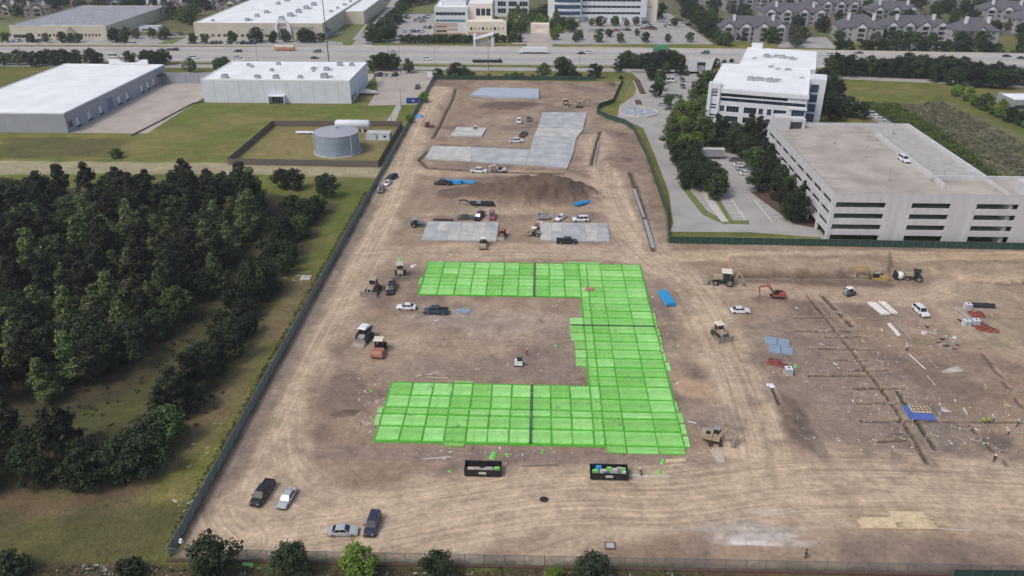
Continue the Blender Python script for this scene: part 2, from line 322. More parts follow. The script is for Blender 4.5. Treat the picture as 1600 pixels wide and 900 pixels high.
def hz(x, y):                                 # ground level, read off the finished sheet
    xs, ys, Z = GRID['xs'], GRID['ys'], GRID['z']; i = int(np.clip(np.searchsorted(xs, x) - 1, 0, len(xs) - 2)); j = int(np.clip(np.searchsorted(ys, y) - 1, 0, len(ys) - 2))
    u = (x - xs[i]) / (xs[i + 1] - xs[i]); v = (y - ys[j]) / (ys[j + 1] - ys[j])
    return float((Z[j, i] * (1 - u) + Z[j, i + 1] * u) * (1 - v) + (Z[j + 1, i] * (1 - u) + Z[j + 1, i + 1] * u) * v)
def _level(x, y, h):
    for (x0, x1, y0, y1) in PADS:
        d = np.maximum(np.maximum(x0 - x, x - x1), np.maximum(y0 - y, y - y1)); h = h * sstep(0.0, 2.5, d)
    return h
PADS += [(-30.5, 29, 113, 194), (-30.5, -7.5, 205.5, 223), (5, 30, 205.5, 223)]

def build_ground():
    xs = np.concatenate([np.linspace(-4000, -300, 24), np.arange(-285, -112, 6.0), np.arange(-108, -58, 1.6), np.arange(-56.6, 33, .55), np.arange(33.4, 78, .3), np.arange(78.4, 150, .6), np.arange(151, 300, 3.0), np.linspace(310, 600, 40), np.linspace(640, 4000, 22)])
    ys = [20.0, 50, 70, 76]; y = 80.0
    while y < 415: ys.append(y); y += (.36 if 108 < y < 172 else .5 + .55 * max(0, (y - 120)) / 300)
    ys = np.concatenate([np.array(ys), np.arange(418, 760, 5.0), np.linspace(780, 9000, 40)])
    X, Y = np.meshgrid(xs, ys); sh = X.shape; x, y = X.ravel(), Y.ravel()
    ins = inpoly(x, y, SITE)
    bd, _, _ = segdist(x, y, SITE, True); sd = np.where(ins, bd, -bd)
    z = np.full(x.shape, 0.0); k = ins
    z[k] = _level(x[k], y[k], site_height(x[k], y[k]))
    z = np.where(ins, z * sstep(0, 1.5, sd), (fbm(x, y, 6, 2, 2) - 1.0) * .05)
    GRID.update(xs=xs, ys=ys, z=z.reshape(sh))
    # --- what the ground is made of
    def C(r, g, b): return np.array([r, g, b])
    n1 = fbm(x, y, 22, 1); n2 = fbm(x, y, 5, 4); n3 = fbm(x, y, 60, 8); n4 = fbm(x, y, 1.4, 12, 3)
    def mix(c, d, w): return c * (1 - w[:, None]) + d * w[:, None]
    grass = mix(np.tile(C(.135, .162, .034), (len(x), 1)), C(.235, .20, .075), sstep(.35, .75, n1 * .6 + n2 * .4))
    grass = mix(grass, C(.085, .11, .035), sstep(.45, .8, n3) * .6)
    def zone(px, col, soft, amt=1.0, ns=8.0):
        pl = px if isinstance(px[0][0], np.floating) or abs(px[0][0]) > 4000 else px
        i = inpoly(x, y, pl); d, _, _ = segdist(x, y, pl, True); s = np.where(i, d, -d) + (fbm(x, y, ns, 40, 3) - .5) * soft * 3
        return col, sstep(-soft, soft, s) * amt
    gcol = grass
    W = lambda q: wpoly(q)
    for q, col, soft, amt in [
        (W([(-60, 250), (360, 255), (605, 262), (600, 278), (360, 272), (-60, 272)]), C(.42, .36, .25), 1.2, .75),      # pale gravel lane
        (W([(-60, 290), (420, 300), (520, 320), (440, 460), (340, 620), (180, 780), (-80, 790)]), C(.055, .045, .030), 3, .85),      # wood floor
        (W([(400, 380), (440, 390), (330, 560), (230, 650), (100, 700), (-80, 720), (-80, 670), (90, 655), (250, 590), (330, 500)]), C(.085, .09, .035), 2, .9),   # grassy ride
        (W([(465, 430), (500, 430), (330, 690), (210, 800), (-60, 830), (-80, 775), (180, 770), (330, 620)]), C(.205, .155, .092), 2.0, .85),   # worn track by the wood
        (W([(-100, 770), (200, 770), (160, 800), (60, 830), (-100, 830)]), C(.135, .095, .062), 3, .7),
        (W([(-100, 820), (120, 800), (290, 790), (250, 870), (-100, 890)]), C(.095, .09, .042), 2.5, .8),  # lower left grass, colour darkened for the cloud shade there
        (W([(-120, 878), (1700, 898), (1700, 940), (-120, 940)]), C(.085, .055, .042), 1.0, .85),
        (W([(0, 215), (200, 215), (190, 245), (0, 248)]), C(.10, .09, .045), 2.0, .7),
        (W([(420, 200), (615, 198), (600, 250), (370, 250)]), C(.26, .21, .10), 2.0, .75),                       # yard round the tank
        (W([(1395, 160), (1480, 160), (1610, 215), (1610, 290), (1560, 270)]), C(.19, .175, .12), 3, .6),
        (W([(-400, 55), (2000, 60), (2000, -40), (-400, -40)]), C(.13, .13, .10), 4, .5),
    ]:
        c, w = zone(q, col, soft, amt); gcol = mix(gcol, c, w)
    # site earth
    tan = C(.515, .42, .315); soil = C(.278, .213, .16); dark = C(.135, .108, .092); pale = C(.52, .44, .34)
    e = mix(np.tile(soil, (len(x), 1)), C(.355, .285, .222), sstep(.3, .75, n1 * .55 + n2 * .45))
    e = mix(e, C(.205, .16, .134), sstep(.5, .72, fbm(x, y, 13, 50)) * .8)
    trk = np.zeros((len(x), 3)); tw = np.zeros(len(x))
    xi, yi = x[k], y[k]
    ek = e[k]; twk = np.zeros(len(xi)); tk = np.zeros((len(xi), 3)); n2k = n2[k]; n4k = n4[k]
    for j, (pl, hw, amt) in enumerate(TR):
        b, lat, run = segdist(xi, yi, pl)
        w = (1 - sstep(hw * .55, hw * 1.25, b + (fbm(xi, yi, 7, 60 + j, 3) - .5) * hw * .8)) * amt
        ek = mix(ek, tan, w * .92)
        st = vnoise(lat * 1.3 + 50, run * .03 + j * 7.7, 70 + j) * .6 + vnoise(lat * .55 + 20, run * .02 + j * 3.1, 90 + j) * .4
        ek = ek * (1 + ((st - .5) * .36 * w)[:, None])
        g = w > twk; tk[g] = np.stack([run, lat, np.full(len(run), j * 13.0)], 1)[g]; twk = np.maximum(twk, w)
    def blob(px, py, rx, ry, col, amt, seed, rz=0.0):
        nonlocal ek
        c = P(px, py); dx, dy = xi - c.x, yi - c.y; u = dx * math.cos(rz) + dy * math.sin(rz); v = -dx * math.sin(rz) + dy * math.cos(rz)
        r = np.sqrt((u / rx) ** 2 + (v / ry) ** 2) + (fbm(xi, yi, 2.5, seed, 4) - .5) * 1.1
        ek = mix(ek, col, (1 - sstep(.55, 1.05, r)) * amt)
    for a in [(1185, 826, 8, 1.0, C(.50, .48, .46), .7, 101), (1195, 836, 7, .9, C(.52, .50, .48), .8, 141), (1175, 842, 8, .8, C(.50, .48, .46), .7, 142), (1185, 849, 8, .8, C(.66, .64, .61), .9, 102), (1150, 818, 6, .7, C(.46, .43, .40), .6, 143), (1120, 828, 8, 1.0, C(.45, .43, .41), .6, 103), (1205, 800, 5, 1.0, C(.52, .48, .43), .6, 104),
              (1080, 605, 5, 4.5, C(.47, .35, .24), .8, 105), (1110, 540, 7, 9, C(.40, .31, .23), .5, 106), (300, 800, 5, 12, C(.52, .42, .31), .8, 107), (345, 740, 5, 14, C(.25, .20, .165), .8, 108, -.1),
              (540, 646, 3, 1.6, dark, .9, 109), (780, 505, 24, 7, C(.42, .36, .30), .6, 110), (760, 575, 25, 6, C(.26, .215, .18), .7, 111), (870, 550, 8, 14, C(.25, .205, .175), .6, 112),
              (1240, 650, 2.6, 11, C(.17, .14, .122), .85, 113, .16), (1262, 690, 2.4, 6, C(.19, .155, .135), .7, 139, .3), (1340, 620, 25, 25, C(.25, .205, .175), .6, 114), (1270, 540, 14, 16, C(.235, .195, .17), .6, 115), (1560, 470, 12, 8, C(.36, .30, .225), .7, 116),
              (1565, 520, 9, 10, C(.33, .285, .215), .7, 117), (1480, 600, 8, 8, C(.19, .155, .13), .6, 118), (1555, 690, 3.5, 3, C(.16, .13, .11), .8, 119), (1470, 680, 9, 7, C(.215, .18, .16), .7, 120),
              (1540, 425, 18, 7, C(.40, .325, .235), .7, 121), (1260, 420, 26, 3.5, C(.39, .315, .24), .8, 122), (1250, 438, 22, 2.6, C(.215, .165, .135), .8, 123), (1370, 445, 6, 2.2, C(.17, .13, .115), .7, 124),
              (1400, 812, 12, 4, C(.36, .30, .21), .6, 125), (1560, 825, 9, 1.5, C(.48, .41, .32), .6, 126), (990, 250, 12, 22, C(.235, .18, .15), .7, 127), (930, 140, 14, 12, C(.26, .20, .17), .7, 128),
              (690, 320, 14, 9, C(.34, .27, .20), .5, 129), (1070, 320, 6, 22, C(.24, .19, .155), .6, 130), (1015, 310, 6, 30, C(.25, .19, .155), .5, 131), (1130, 660, 6, 6, C(.24, .205, .185), .6, 132), (1040, 460, 8, 12, C(.26, .205, .17), .6, 133),
              (700, 880, 30, 1.4, C(.42, .37, .31), .5, 134), (1570, 735, 8, 3, C(.44, .385, .31), .5, 135), (660, 640, 10, 3, C(.24, .2, .17), .5, 136), (640, 710, 24, 2.4, C(.25, .2, .175), .6, 137), (900, 715, 30, 2.4, C(.25, .2, .175), .6, 138)]: blob(*a)
    for c, rx, ry, hh, rz, dk in MOUND:
        r = np.sqrt(((xi - c.x) / rx) ** 2 + ((yi - c.y) / ry) ** 2) + (fbm(xi, yi, 3.5, 21, 3) - .5) * .5
        w = (1 - sstep(.6, 1.05, r)) * abs(dk); ek = mix(ek, C(.138, .104, .084) if dk > 0 else pale, w)
        twk = twk * (1 - w)
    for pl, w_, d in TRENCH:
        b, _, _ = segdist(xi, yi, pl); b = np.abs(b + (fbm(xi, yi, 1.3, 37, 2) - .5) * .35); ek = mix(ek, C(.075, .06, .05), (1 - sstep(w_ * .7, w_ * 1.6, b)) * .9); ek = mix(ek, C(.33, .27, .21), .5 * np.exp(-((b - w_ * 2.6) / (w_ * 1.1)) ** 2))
    fw = (1 - sstep(3.2, 6.0, xi - XL + (fbm(xi, yi, 6, 77, 3) - .5) * 3)) * sstep(96, 106, yi) * (1 - sstep(225, 260, yi)); ek = mix(ek, C(.235, .19, .16), fw * .85); twk = twk * (1 - fw * .7)
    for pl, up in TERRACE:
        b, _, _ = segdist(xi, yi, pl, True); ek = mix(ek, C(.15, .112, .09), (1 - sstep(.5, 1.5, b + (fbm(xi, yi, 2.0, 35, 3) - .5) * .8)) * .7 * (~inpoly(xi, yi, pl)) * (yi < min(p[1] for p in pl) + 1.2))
    ek = ek * (.80 + .40 * n4k)[:, None]
    ek = ek * C(1.025, .99, .955)
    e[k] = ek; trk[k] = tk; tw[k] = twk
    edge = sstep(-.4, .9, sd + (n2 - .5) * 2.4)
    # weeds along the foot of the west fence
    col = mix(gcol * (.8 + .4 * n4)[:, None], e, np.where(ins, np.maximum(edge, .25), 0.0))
    v = np.stack([x, y, z], 1).astype(np.float32); ny, nx = sh
    i = np.arange(ny * nx).reshape(sh); q = np.stack([i[:-1, :-1], i[:-1, 1:], i[1:, 1:], i[1:, :-1]], -1).reshape(-1, 4)
    fin = inpoly(x[q].mean(1), y[q].mean(1), SITE)
    def mk(name, sel, m):
        qq = q[sel]; u, inv = np.unique(qq, return_inverse=True); inv = inv.reshape(qq.shape)
        me = bpy.data.meshes.new(name); me.vertices.add(len(u)); me.vertices.foreach_set('co', v[u].ravel())
        me.loops.add(inv.size); me.loops.foreach_set('vertex_index', inv.ravel().astype(np.int32))
        me.polygons.add(len(inv)); me.polygons.foreach_set('loop_start', (np.arange(len(inv)) * 4).astype(np.int32)); me.polygons.foreach_set('loop_total', np.full(len(inv), 4, np.int32))
        me.polygons.foreach_set('use_smooth', np.ones(len(inv), bool)); me.update(calc_edges=True)
        a = me.attributes.new('col', 'FLOAT_COLOR', 'POINT'); a.data.foreach_set('color', np.concatenate([col[u], np.ones((len(u), 1))], 1).astype(np.float32).ravel())
        a = me.attributes.new('trk', 'FLOAT_VECTOR', 'POINT'); a.data.foreach_set('vector', trk[u].astype(np.float32).ravel())
        a = me.attributes.new('tw', 'FLOAT', 'POINT'); a.data.foreach_set('value', tw[u].astype(np.float32))
        me.materials.append(m); o = link(name, me); o['kind'] = 'structure'; return o
    # ground material: survey colours, fine grain, wheel marks drawn out along each path
    m, N, L, b = nodes_of('earth'); b.inputs['Roughness'].default_value = .95; b.inputs['Specular IOR Level'].default_value = .15
    A = N.new('ShaderNodeAttribute'); A.attribute_name = 'col'; T = N.new('ShaderNodeAttribute'); T.attribute_name = 'trk'; Wt = N.new('ShaderNodeAttribute'); Wt.attribute_name = 'tw'
    geo = N.new('ShaderNodeNewGeometry')
    def noise(vec, sc, det, rough=.6):
        n = N.new('ShaderNodeTexNoise'); n.inputs['Scale'].default_value = sc; n.inputs['Detail'].default_value = det; n.inputs['Roughness'].default_value = rough; L.new(vec, n.inputs['Vector']); return n.outputs['Fac']
    def rng(f, a, c, lo=.3, hi=.7):
        r = N.new('ShaderNodeMapRange'); r.inputs['From Min'].default_value = lo; r.inputs['From Max'].default_value = hi; r.inputs['To Min'].default_value = a; r.inputs['To Max'].default_value = c; L.new(f, r.inputs['Value']); return r.outputs['Result']
    def mth(op, a, c):
        r = N.new('ShaderNodeMath'); r.operation = op
        for s_, q_ in ((0, a), (1, c)):
            if isinstance(q_, (int, float)): r.inputs[s_].default_value = q_
            else: L.new(q_, r.inputs[s_])
        return r.outputs['Value']
    mp = N.new('ShaderNodeMapping'); mp.inputs['Scale'].default_value = (.05, 1.5, 1.0); L.new(T.outputs['Vector'], mp.inputs['Vector'])
    f1 = noise(geo.outputs['Position'], 1.1, 8, .65); f2 = noise(geo.outputs['Position'], .16, 6, .65); st = noise(mp.outputs['Vector'], 1.0, 5, .6)
    mp2 = N.new('ShaderNodeMapping'); mp2.inputs['Scale'].default_value = (.022, 3.2, 1.0); L.new(T.outputs['Vector'], mp2.inputs['Vector']); st2 = noise(mp2.outputs['Vector'], 1.0, 2, .5)
    g1 = mth('MULTIPLY', rng(f1, .76, 1.22), rng(f2, .80, 1.17))
    sw = mth('MULTIPLY', mth('SUBTRACT', mth('MULTIPLY', rng(st, .74, 1.20), rng(st2, .90, 1.06)), 1.0), Wt.outputs['Fac'])
    g2 = mth('MULTIPLY', g1, mth('ADD', sw, 1.0))
    sc_ = N.new('ShaderNodeVectorMath'); sc_.operation = 'SCALE'; L.new(A.outputs['Color'], sc_.inputs[0]); L.new(g2, sc_.inputs['Scale']); L.new(sc_.outputs['Vector'], b.inputs['Base Color'])
    bp = N.new('ShaderNodeBump'); bp.inputs['Strength'].default_value = .9; bp.inputs['Distance'].default_value = .22
    L.new(f1, bp.inputs['Height']); L.new(bp.outputs['Normal'], b.inputs['Normal'])
    mk('site_ground', fin, m); mk('ground', ~fin, m)
build_ground()

# ------------------------------------------------------------------ paved surfaces
def sheet(name, pts, m, z=.05, th=.12):
    a = sum(p[0] * q[1] - q[0] * p[1] for p, q in zip(pts, pts[1:] + pts[:1]))
    if a < 0: pts = pts[::-1]
    return struct(name, MB().prism(pts, z - th, z), [m])
def along(line, w0, w1):                      # strip between offsets w0 and w1 beside a line
    out0, out1 = [], []
    for i, p in enumerate(line):
        a = Vector(line[max(0, i - 1)]); b = Vector(line[min(len(line) - 1, i + 1)]); d = (b - a).normalized(); n = Vector((-d.y, d.x))
        out0.append((p[0] + n.x * w0, p[1] + n.y * w0)); out1.append((p[0] + n.x * w1, p[1] + n.y * w1))
    return out0 + out1[::-1]
HW = [(-1500, 476), (-335, 475), (0, 474), (140, 472), (280, 464), (420, 448), (900, 380)]     # centre barrier of the highway
struct('highway', MB().prism(along(HW, 26, -25)[::-1], -.1, .05), ['highway'])
def road_strip(name, w0, w1, m, z0, z1):
    mb = MB(); pl = along(HW, w0, w1); n = len(HW)
    for i in range(n - 1): mb.prism([pl[i], pl[i + 1], pl[2 * n - 2 - i], pl[2 * n - 1 - i]][::-1] if w0 > w1 else [pl[i], pl[i + 1], pl[2 * n - 2 - i], pl[2 * n - 1 - i]], z0, z1)
    return struct(name, mb, [m])
road_strip('travel_lane_surface', 15.5, 2.6, 'highway_dark', .052, .056); road_strip('travel_lane_surface', -2.6, -15.5, 'highway_dark', .052, .056)
for w in (.28, -24.6, 25.2):
    b_ = road_strip('barrier_wall', w, w - .55, 'barrier', .05, 1.0)
for w in (2.4, 6.0, 9.6, 13.2, 16.0, -2.4, -6.0, -9.6, -13.2, -16.0): road_strip('lane_line', w, w - .16, 'paint_white', .057, .061)
FR = [(-1500, 441), (-190, 440), (40, 438), (130, 430), (195, 418), (330, 392)]                  # frontage road
struct('frontage_road', MB().prism(along(FR, 4.2, -4.2)[::-1], -.1, .05), ['drive'])
sheet('yard_pavement', [(-193, 309.5), (-160.5, 309.5), (-160.5, 406), (-193, 406)], 'yard')
sheet('yard_pavement', wpoly([(575, 165), (590, 140), (585, 108), (686, 112), (672, 140), (660, 163)]), 'yard')
sheet('yard_pavement', [(-193, 406.5), (-88, 406.5), (-88, 424), (-193, 424)], 'yard', .045)
sheet('tank_service_path', wpoly([(604, 190), (620, 163), (628, 163), (618, 190)]), 'concrete', .04)
DR = wpoly([(1046, 362), (1175, 363), (1290, 372), (1275, 350), (1200, 250), (1110, 235), (1100, 180), (1090, 140), (1100, 126), (1092, 112), (985, 112), (1000, 125), (990, 150), (968, 165), (965, 182), (1005, 200), (1024, 245), (1045, 300), (1052, 350)])
sheet('driveway', DR, 'drive', .05)
sheet('office_car_park', wpoly([(1318, 150), (1300, 155), (1380, 195), (1395, 192)]), 'drive', .05)
sheet('grass_verge', wpoly([(1125, 370), (1282, 371), (1284, 379), (1122, 378)]), 'verge', .09)
sheet('grass_verge', wpoly([(1048, 370), (1080, 372), (1078, 380), (1050, 380)]), 'verge', .09)
sheet('grass_verge', wpoly([(1058, 285), (1066, 283), (1105, 330), (1140, 349), (1132, 351), (1098, 336)]), 'verge', .10)
sheet('footpath', wpoly([(1093, 297), (1099, 296), (1120, 322), (1138, 346), (1128, 348), (1110, 324)]), 'kerb', .14)
sheet('grass_verge', wpoly([(1110, 300), (1116, 298), (1145, 345), (1170, 345), (1170, 351), (1140, 350)]), 'verge', .12)
sheet('planting_bed', wpoly([(1172, 300), (1200, 296), (1290, 348), (1282, 358), (1240, 350)]), 'mulch', .10)
sheet('grass_verge', wpoly([(975, 126), (985, 126), (972, 158), (963, 160), (966, 146)]), 'verge', .09)
for a, b in (((1143, 312), (1165, 344)), ((1178, 312), (1206, 346))):
    q0, q1 = P(*a), P(*b); sheet('parking_line', along([tuple(q0[:2]), tuple(q1[:2])], .12, -.12), 'paint_white', .058, .004)
for k in range(5):
    y0 = 315 + k * 6; q0, q1 = P(1124 + k * 5, y0), P(1144 + k * 5, y0); sheet('parking_line', along([tuple(q0[:2]), tuple(q1[:2])], .07, -.07), 'paint_white', .058, .004)
    q0, q1 = P(1182 + k * 6, y0), P(1206 + k * 6, y0); sheet('parking_line', along([tuple(q0[:2]), tuple(q1[:2])], .07, -.07), 'paint_white', .058, .004)
# far side of the highway
sheet('car_park', wpoly([(570, 66), (600, 22), (680, 22), (676, 68)]), 'drive', .05)
sheet('side_street', wpoly([(548, 72), (575, 72), (640, -15), (622, -15), (598, 20)]), 'drive', .06)
sheet('car_park', wpoly([(800, 69), (815, 38), (1010, 25), (1045, 20), (1115, 69)]), 'drive', .05)
sheet('car_park', wpoly([(5, 68), (10, 56), (300, 56), (290, 72), (200, 72)]), 'drive', .05)
sheet('car_park', wpoly([(305, 70), (305, 60), (540, 58), (535, 70)]), 'drive', .05)
sheet('car_park', wpoly([(525, 62), (545, 22), (585, 20), (560, 62)]), 'drive', .05)
sheet('forecourt', wpoly([(822, 73), (832, 52), (858, 52), (864, 73)]), 'yard', .06)
sheet('lawn', wpoly([(500, 62), (522, 40), (575, 12), (592, 14), (545, 68)]), 'verge', .055)
sheet('lawn', wpoly([(615, 22), (622, 10), (680, 10), (672, 22)]), 'verge', .055)
sheet('lawn', wpoly([(-40, 52), (-30, 34), (17, 36), (17, 54)]), 'verge', .055)
sheet('lawn', wpoly([(232, 73), (275, 58), (292, 58), (258, 74)]), 'verge', .07)
sheet('lawn', wpoly([(770, 50), (790, 25), (850, 22), (900, 30), (890, 50)]), 'verge', .055)
sheet('grass_verge', wpoly([(-60, 70), (560, 71.5), (560, 73.6), (-60, 73)]), 'verge_dry', .06)
sheet('grass_verge', wpoly([(590, 70), (820, 70.5), (820, 73.3), (590, 73.3)]), 'verge_dry', .06)
sheet('apartment_drive', wpoly([(1215, 74), (1225, 60), (1290, 58), (1310, 76)]), 'drive', .05)
sheet('apartment_drive', wpoly([(1380, 78), (1390, 62), (1470, 64), (1480, 80)]), 'drive', .05)
# ------------------------------------------------------------------ buildings
def facade(th, face, W, D, z0, z1, ops, wm, glass='glass', rec=.3, panes=True, bars=0, name='wall', wname='window', bar='trim'):
    """one wall with real openings; every opening gets its own recessed pane"""
    mp = {'front': lambda u, d, z: (u, d, z), 'back': lambda u, d, z: (W - u, D - d, z), 'left': lambda u, d, z: (d, D - u, z), 'right': lambda u, d, z: (W - d, u, z)}[face]
    L = W if face in ('front', 'back') else D
    us = sorted({0.0, L} | {o[0] for o in ops} | {o[1] for o in ops}); zs = sorted({z0, z1} | {o[2] for o in ops} | {o[3] for o in ops})
    mb = MB()
    for a, b in zip(us, us[1:]):
        for c, d in zip(zs, zs[1:]):
            um, zm = (a + b) / 2, (c + d) / 2
            if any(o[0] < um < o[1] and o[2] < zm < o[3] for o in ops): continue
            mb.add([mp(a, 0, c), mp(b, 0, c), mp(b, 0, d), mp(a, 0, d)], [(0, 1, 2, 3)]); mb.add([mp(a, rec, c), mp(b, rec, c), mp(b, rec, d), mp(a, rec, d)], [(3, 2, 1, 0)])
    for o in ops:
        a, b, c, d = o[:4]
        for p, q in (((a, c), (b, c)), ((b, c), (b, d)), ((b, d), (a, d)), ((a, d), (a, c))):
            mb.add([mp(p[0], 0, p[1]), mp(q[0], 0, q[1]), mp(q[0], rec, q[1]), mp(p[0], rec, p[1])], [(3, 2, 1, 0)])
    part(name, mb, wm, th)
    if panes:
        for o in ops:
            a, b, c, d = o[:4]; g = o[4] if len(o) > 4 else glass
            pm = MB(); pm.add([mp(a, rec * .7, c), mp(b, rec * .7, c), mp(b, rec * .7, d), mp(a, rec * .7, d)], [(0, 1, 2, 3)])
            w = part(wname, pm, g, th)
            nb = bars if bars else 0
            if nb:
                bm = MB()
                for k in range(1, nb):
                    u = a + (b - a) * k / nb; q = [mp(u - .06, rec * .55, c), mp(u + .06, rec * .55, c), mp(u + .06, rec * .55, d), mp(u - .06, rec * .55, d)]; bm.add(q, [(0, 1, 2, 3)])
                part('mullion', bm, bar, w)
def roof_flat(th, W, D, z, m='white_roof', par=.5, pm=None, x0=0, y0=0, name='roof'):
    part(name, MB().box(x0 + .35, x0 + W - .35, y0 + .35, y0 + D - .35, z - .3, z), m, th)
    mb = MB(); t = .4
    mb.box(x0 - .02, x0 + W + .02, y0 - .02, y0 + t, z - .25, z + par); mb.box(x0 - .02, x0 + W + .02, y0 + D - t, y0 + D + .02, z - .25, z + par)
    mb.box(x0 - .02, x0 + t, y0 + t, y0 + D - t, z - .25, z + par); mb.box(x0 + W - t, x0 + W + .02, y0 + t, y0 + D - t, z - .25, z + par)
    part('parapet', mb, pm or m, th)
def rooftop_unit(th, x, y, z, s=1.0, k=0):
    mb = MB(); mb.box(x - 1.3 * s, x + 1.3 * s, y - .9 * s, y + .9 * s, z + .25, z + 1.5 * s, 0); mb.box(x - 1.0 * s, x + .2 * s, y - .6 * s, y + .6 * s, z + 1.5 * s, z + 1.75 * s, 1)
    mb.box(x - 1.45 * s, x + 1.45 * s, y - 1.05 * s, y + 1.05 * s, z, z + .25, 0)
    mb.tube((x + .7 * s, y, z + 1.5 * s), (x + .7 * s, y, z + 1.95 * s), .4 * s, n=10, mi=1)
    if k: mb.box(x + 1.3 * s, x + 3.2 * s, y - .35 * s, y + .35 * s, z + .5, z + 1.1, 0)
    part('rooftop_unit', mb, ['pipe_grey', 'machine_grey'], th)

# -- white warehouse with a flat roof full of vents
W2x0, W2y0, W2W, W2D, W2H = -156.5, 360.5, 69.0, 40.0, 10.4
b = thing('warehouse', 'plain white box warehouse with vents on its white roof behind the lawn', 'warehouse', (W2x0, W2y0, 0))
facade(b, 'front', W2W, W2D, 0, W2H, [(32.0, 37.5, 0, 3.4)], 'white_wall', 'glass', .6, bars=4, wname='dock_door')
facade(b, 'right', W2W, W2D, 0, W2H, [(2 + k * 5.5, 5 + k * 5.5, .6, 3.4, 'glass') for k in range(2)] + [(18 + k * 5.5, 19.2 + k * 5.5, .6, 2.2) for k in range(3)], 'white_wall')
facade(b, 'left', W2W, W2D, 0, W2H, [], 'white_wall'); facade(b, 'back', W2W, W2D, 0, W2H, [], 'white_wall')
roof_flat(b, W2W, W2D, W2H, par=.35)
for k in range(1, 9): part('roof_seam', MB().box(k * 7.6, k * 7.6 + .14, .6, W2D - .6, W2H + .004, W2H + .03), 'tote_white', b)
part('dock_canopy', MB().box(31, 38.5, -2.6, -.02, 3.5, 3.9).box(31, 31.3, -2.6, -.02, 0, 3.5).box(38.2, 38.5, -2.6, -.02, 0, 3.5), 'white_wall', b)
for q in [(-1, 12, 31, 1.0), (0, 10, 4, 1.5), (0, 14.5, 28, 1), (1, 24, 6, 1.0), (0, 25.5, 4, 1.0), (0, 27, 20, 1), (0, 26, 34, 1.1), (0, 34, 4, 1.4), (0, 45, 5, 1.1), (1, 46, 24, 1), (1, 53, 22, 1.3), (0, 57, 33, 1.4), (1, 56, 6, 1.7), (0, 63, 33, 1.2), (0, 47.5, 19, .7)]:
    rooftop_unit(b, q[1], q[2], W2H, q[3] * .72, q[0] > 0)
for k in range(1, 12): part('wall_panel_joint', MB().box(k * W2W / 12 - .05, k * W2W / 12 + .05, -.03, -.004, .1, W2H - .3) if abs(k * W2W / 12 - 34.7) > 3 else MB().box(k * W2W / 12 - .05, k * W2W / 12 + .05, -.03, -.004, 4.2, W2H - .3), 'grey_wall', b)

# -- long warehouse at the left edge, row of dock doors
b = thing('warehouse', 'long grey walled warehouse with white roof and row of dock doors', 'warehouse', (-245, 309, 0))
W1W, W1D, W1H = 52.0, 95.0, 8.0
facade(b, 'front', W1W, W1D, 0, W1H, [], 'grey_wall')
dk = [(7 + k * 9.5, 10 + k * 9.5, 1.0, 4.2, 'white_wall') for k in range(3)] + [(33.5, 38.5, 0, 5.5, 'door_blue')] + [(43, 46, 1.0, 4.2, 'white_wall'), (51, 54, 1.0, 4.2, 'white_wall')] + [(66 + k * 6.5, 69 + k * 6.5, 1.0, 4.2, 'white_wall') for k in range(3)] + [(1.2, 4.6, 1.6, 4.2, 'glass')]
facade(b, 'right', W1W, W1D, 0, W1H, dk, 'grey_wall', rec=.45, wname='dock_door')
for o in dk[:-1]:
    if o[4] == 'white_wall': part('dock_bumper', MB().box(W1W + .01, W1W + .35, o[0] - .1, o[1] + .1, .55, .98), 'rubber', b)
facade(b, 'left', W1W, W1D, 0, W1H, [], 'grey_wall'); facade(b, 'back', W1W, W1D, 0, W1H, [], 'grey_wall')
roof_flat(b, W1W, W1D, W1H, par=.3)
for k in range(1, 14): part('roof_seam', MB().box(.6, W1W - .6, k * 6.7, k * 6.7 + .14, W1H + .004, W1H + .03), 'tote_white', b)
part('sign_parapet', MB().prof([(24, 8.2), (24, 10.6), (28.5, 10.6), (31.5, 9.2), (35, 9.0), (38.5, 9.2), (41, 10.6), (44, 10.6), (44, 8.2)], 94.2, 95.3), 'white_roof', b)
part('dock_canopy', MB().box(W1W + .02, W1W + 3, 84, 90, 4.4, 4.8), 'plastic_black', b)
b = thing('screen_wall', 'pale grey screen wall continuing the long warehouse towards its yard', 'wall', (-193, 398, 0))
for k in range(4): part('wall_panel', MB().box(k * 6.4 + .05, k * 6.4 + 6.3, 0, .4, 0, 5.4), 'grey_wall', b)
b = thing('retaining_kerb', 'low broken kerb wall between the dock yard and lawn', 'wall', (0, 0, 0))
q = wpoly([(205, 213), (250, 190), (300, 163), (322, 158)])
for i in range(3):
    a_, c_ = Vector((*q[i], .25)), Vector((*q[i + 1], .25)); n_ = max(1, int((c_ - a_).length / 6))
    for k in range(n_): part('kerb_block', MB().beam(a_.lerp(c_, k / n_ + .01), a_.lerp(c_, (k + 1) / n_ - .01), .5, .6), 'wood_grey', b)

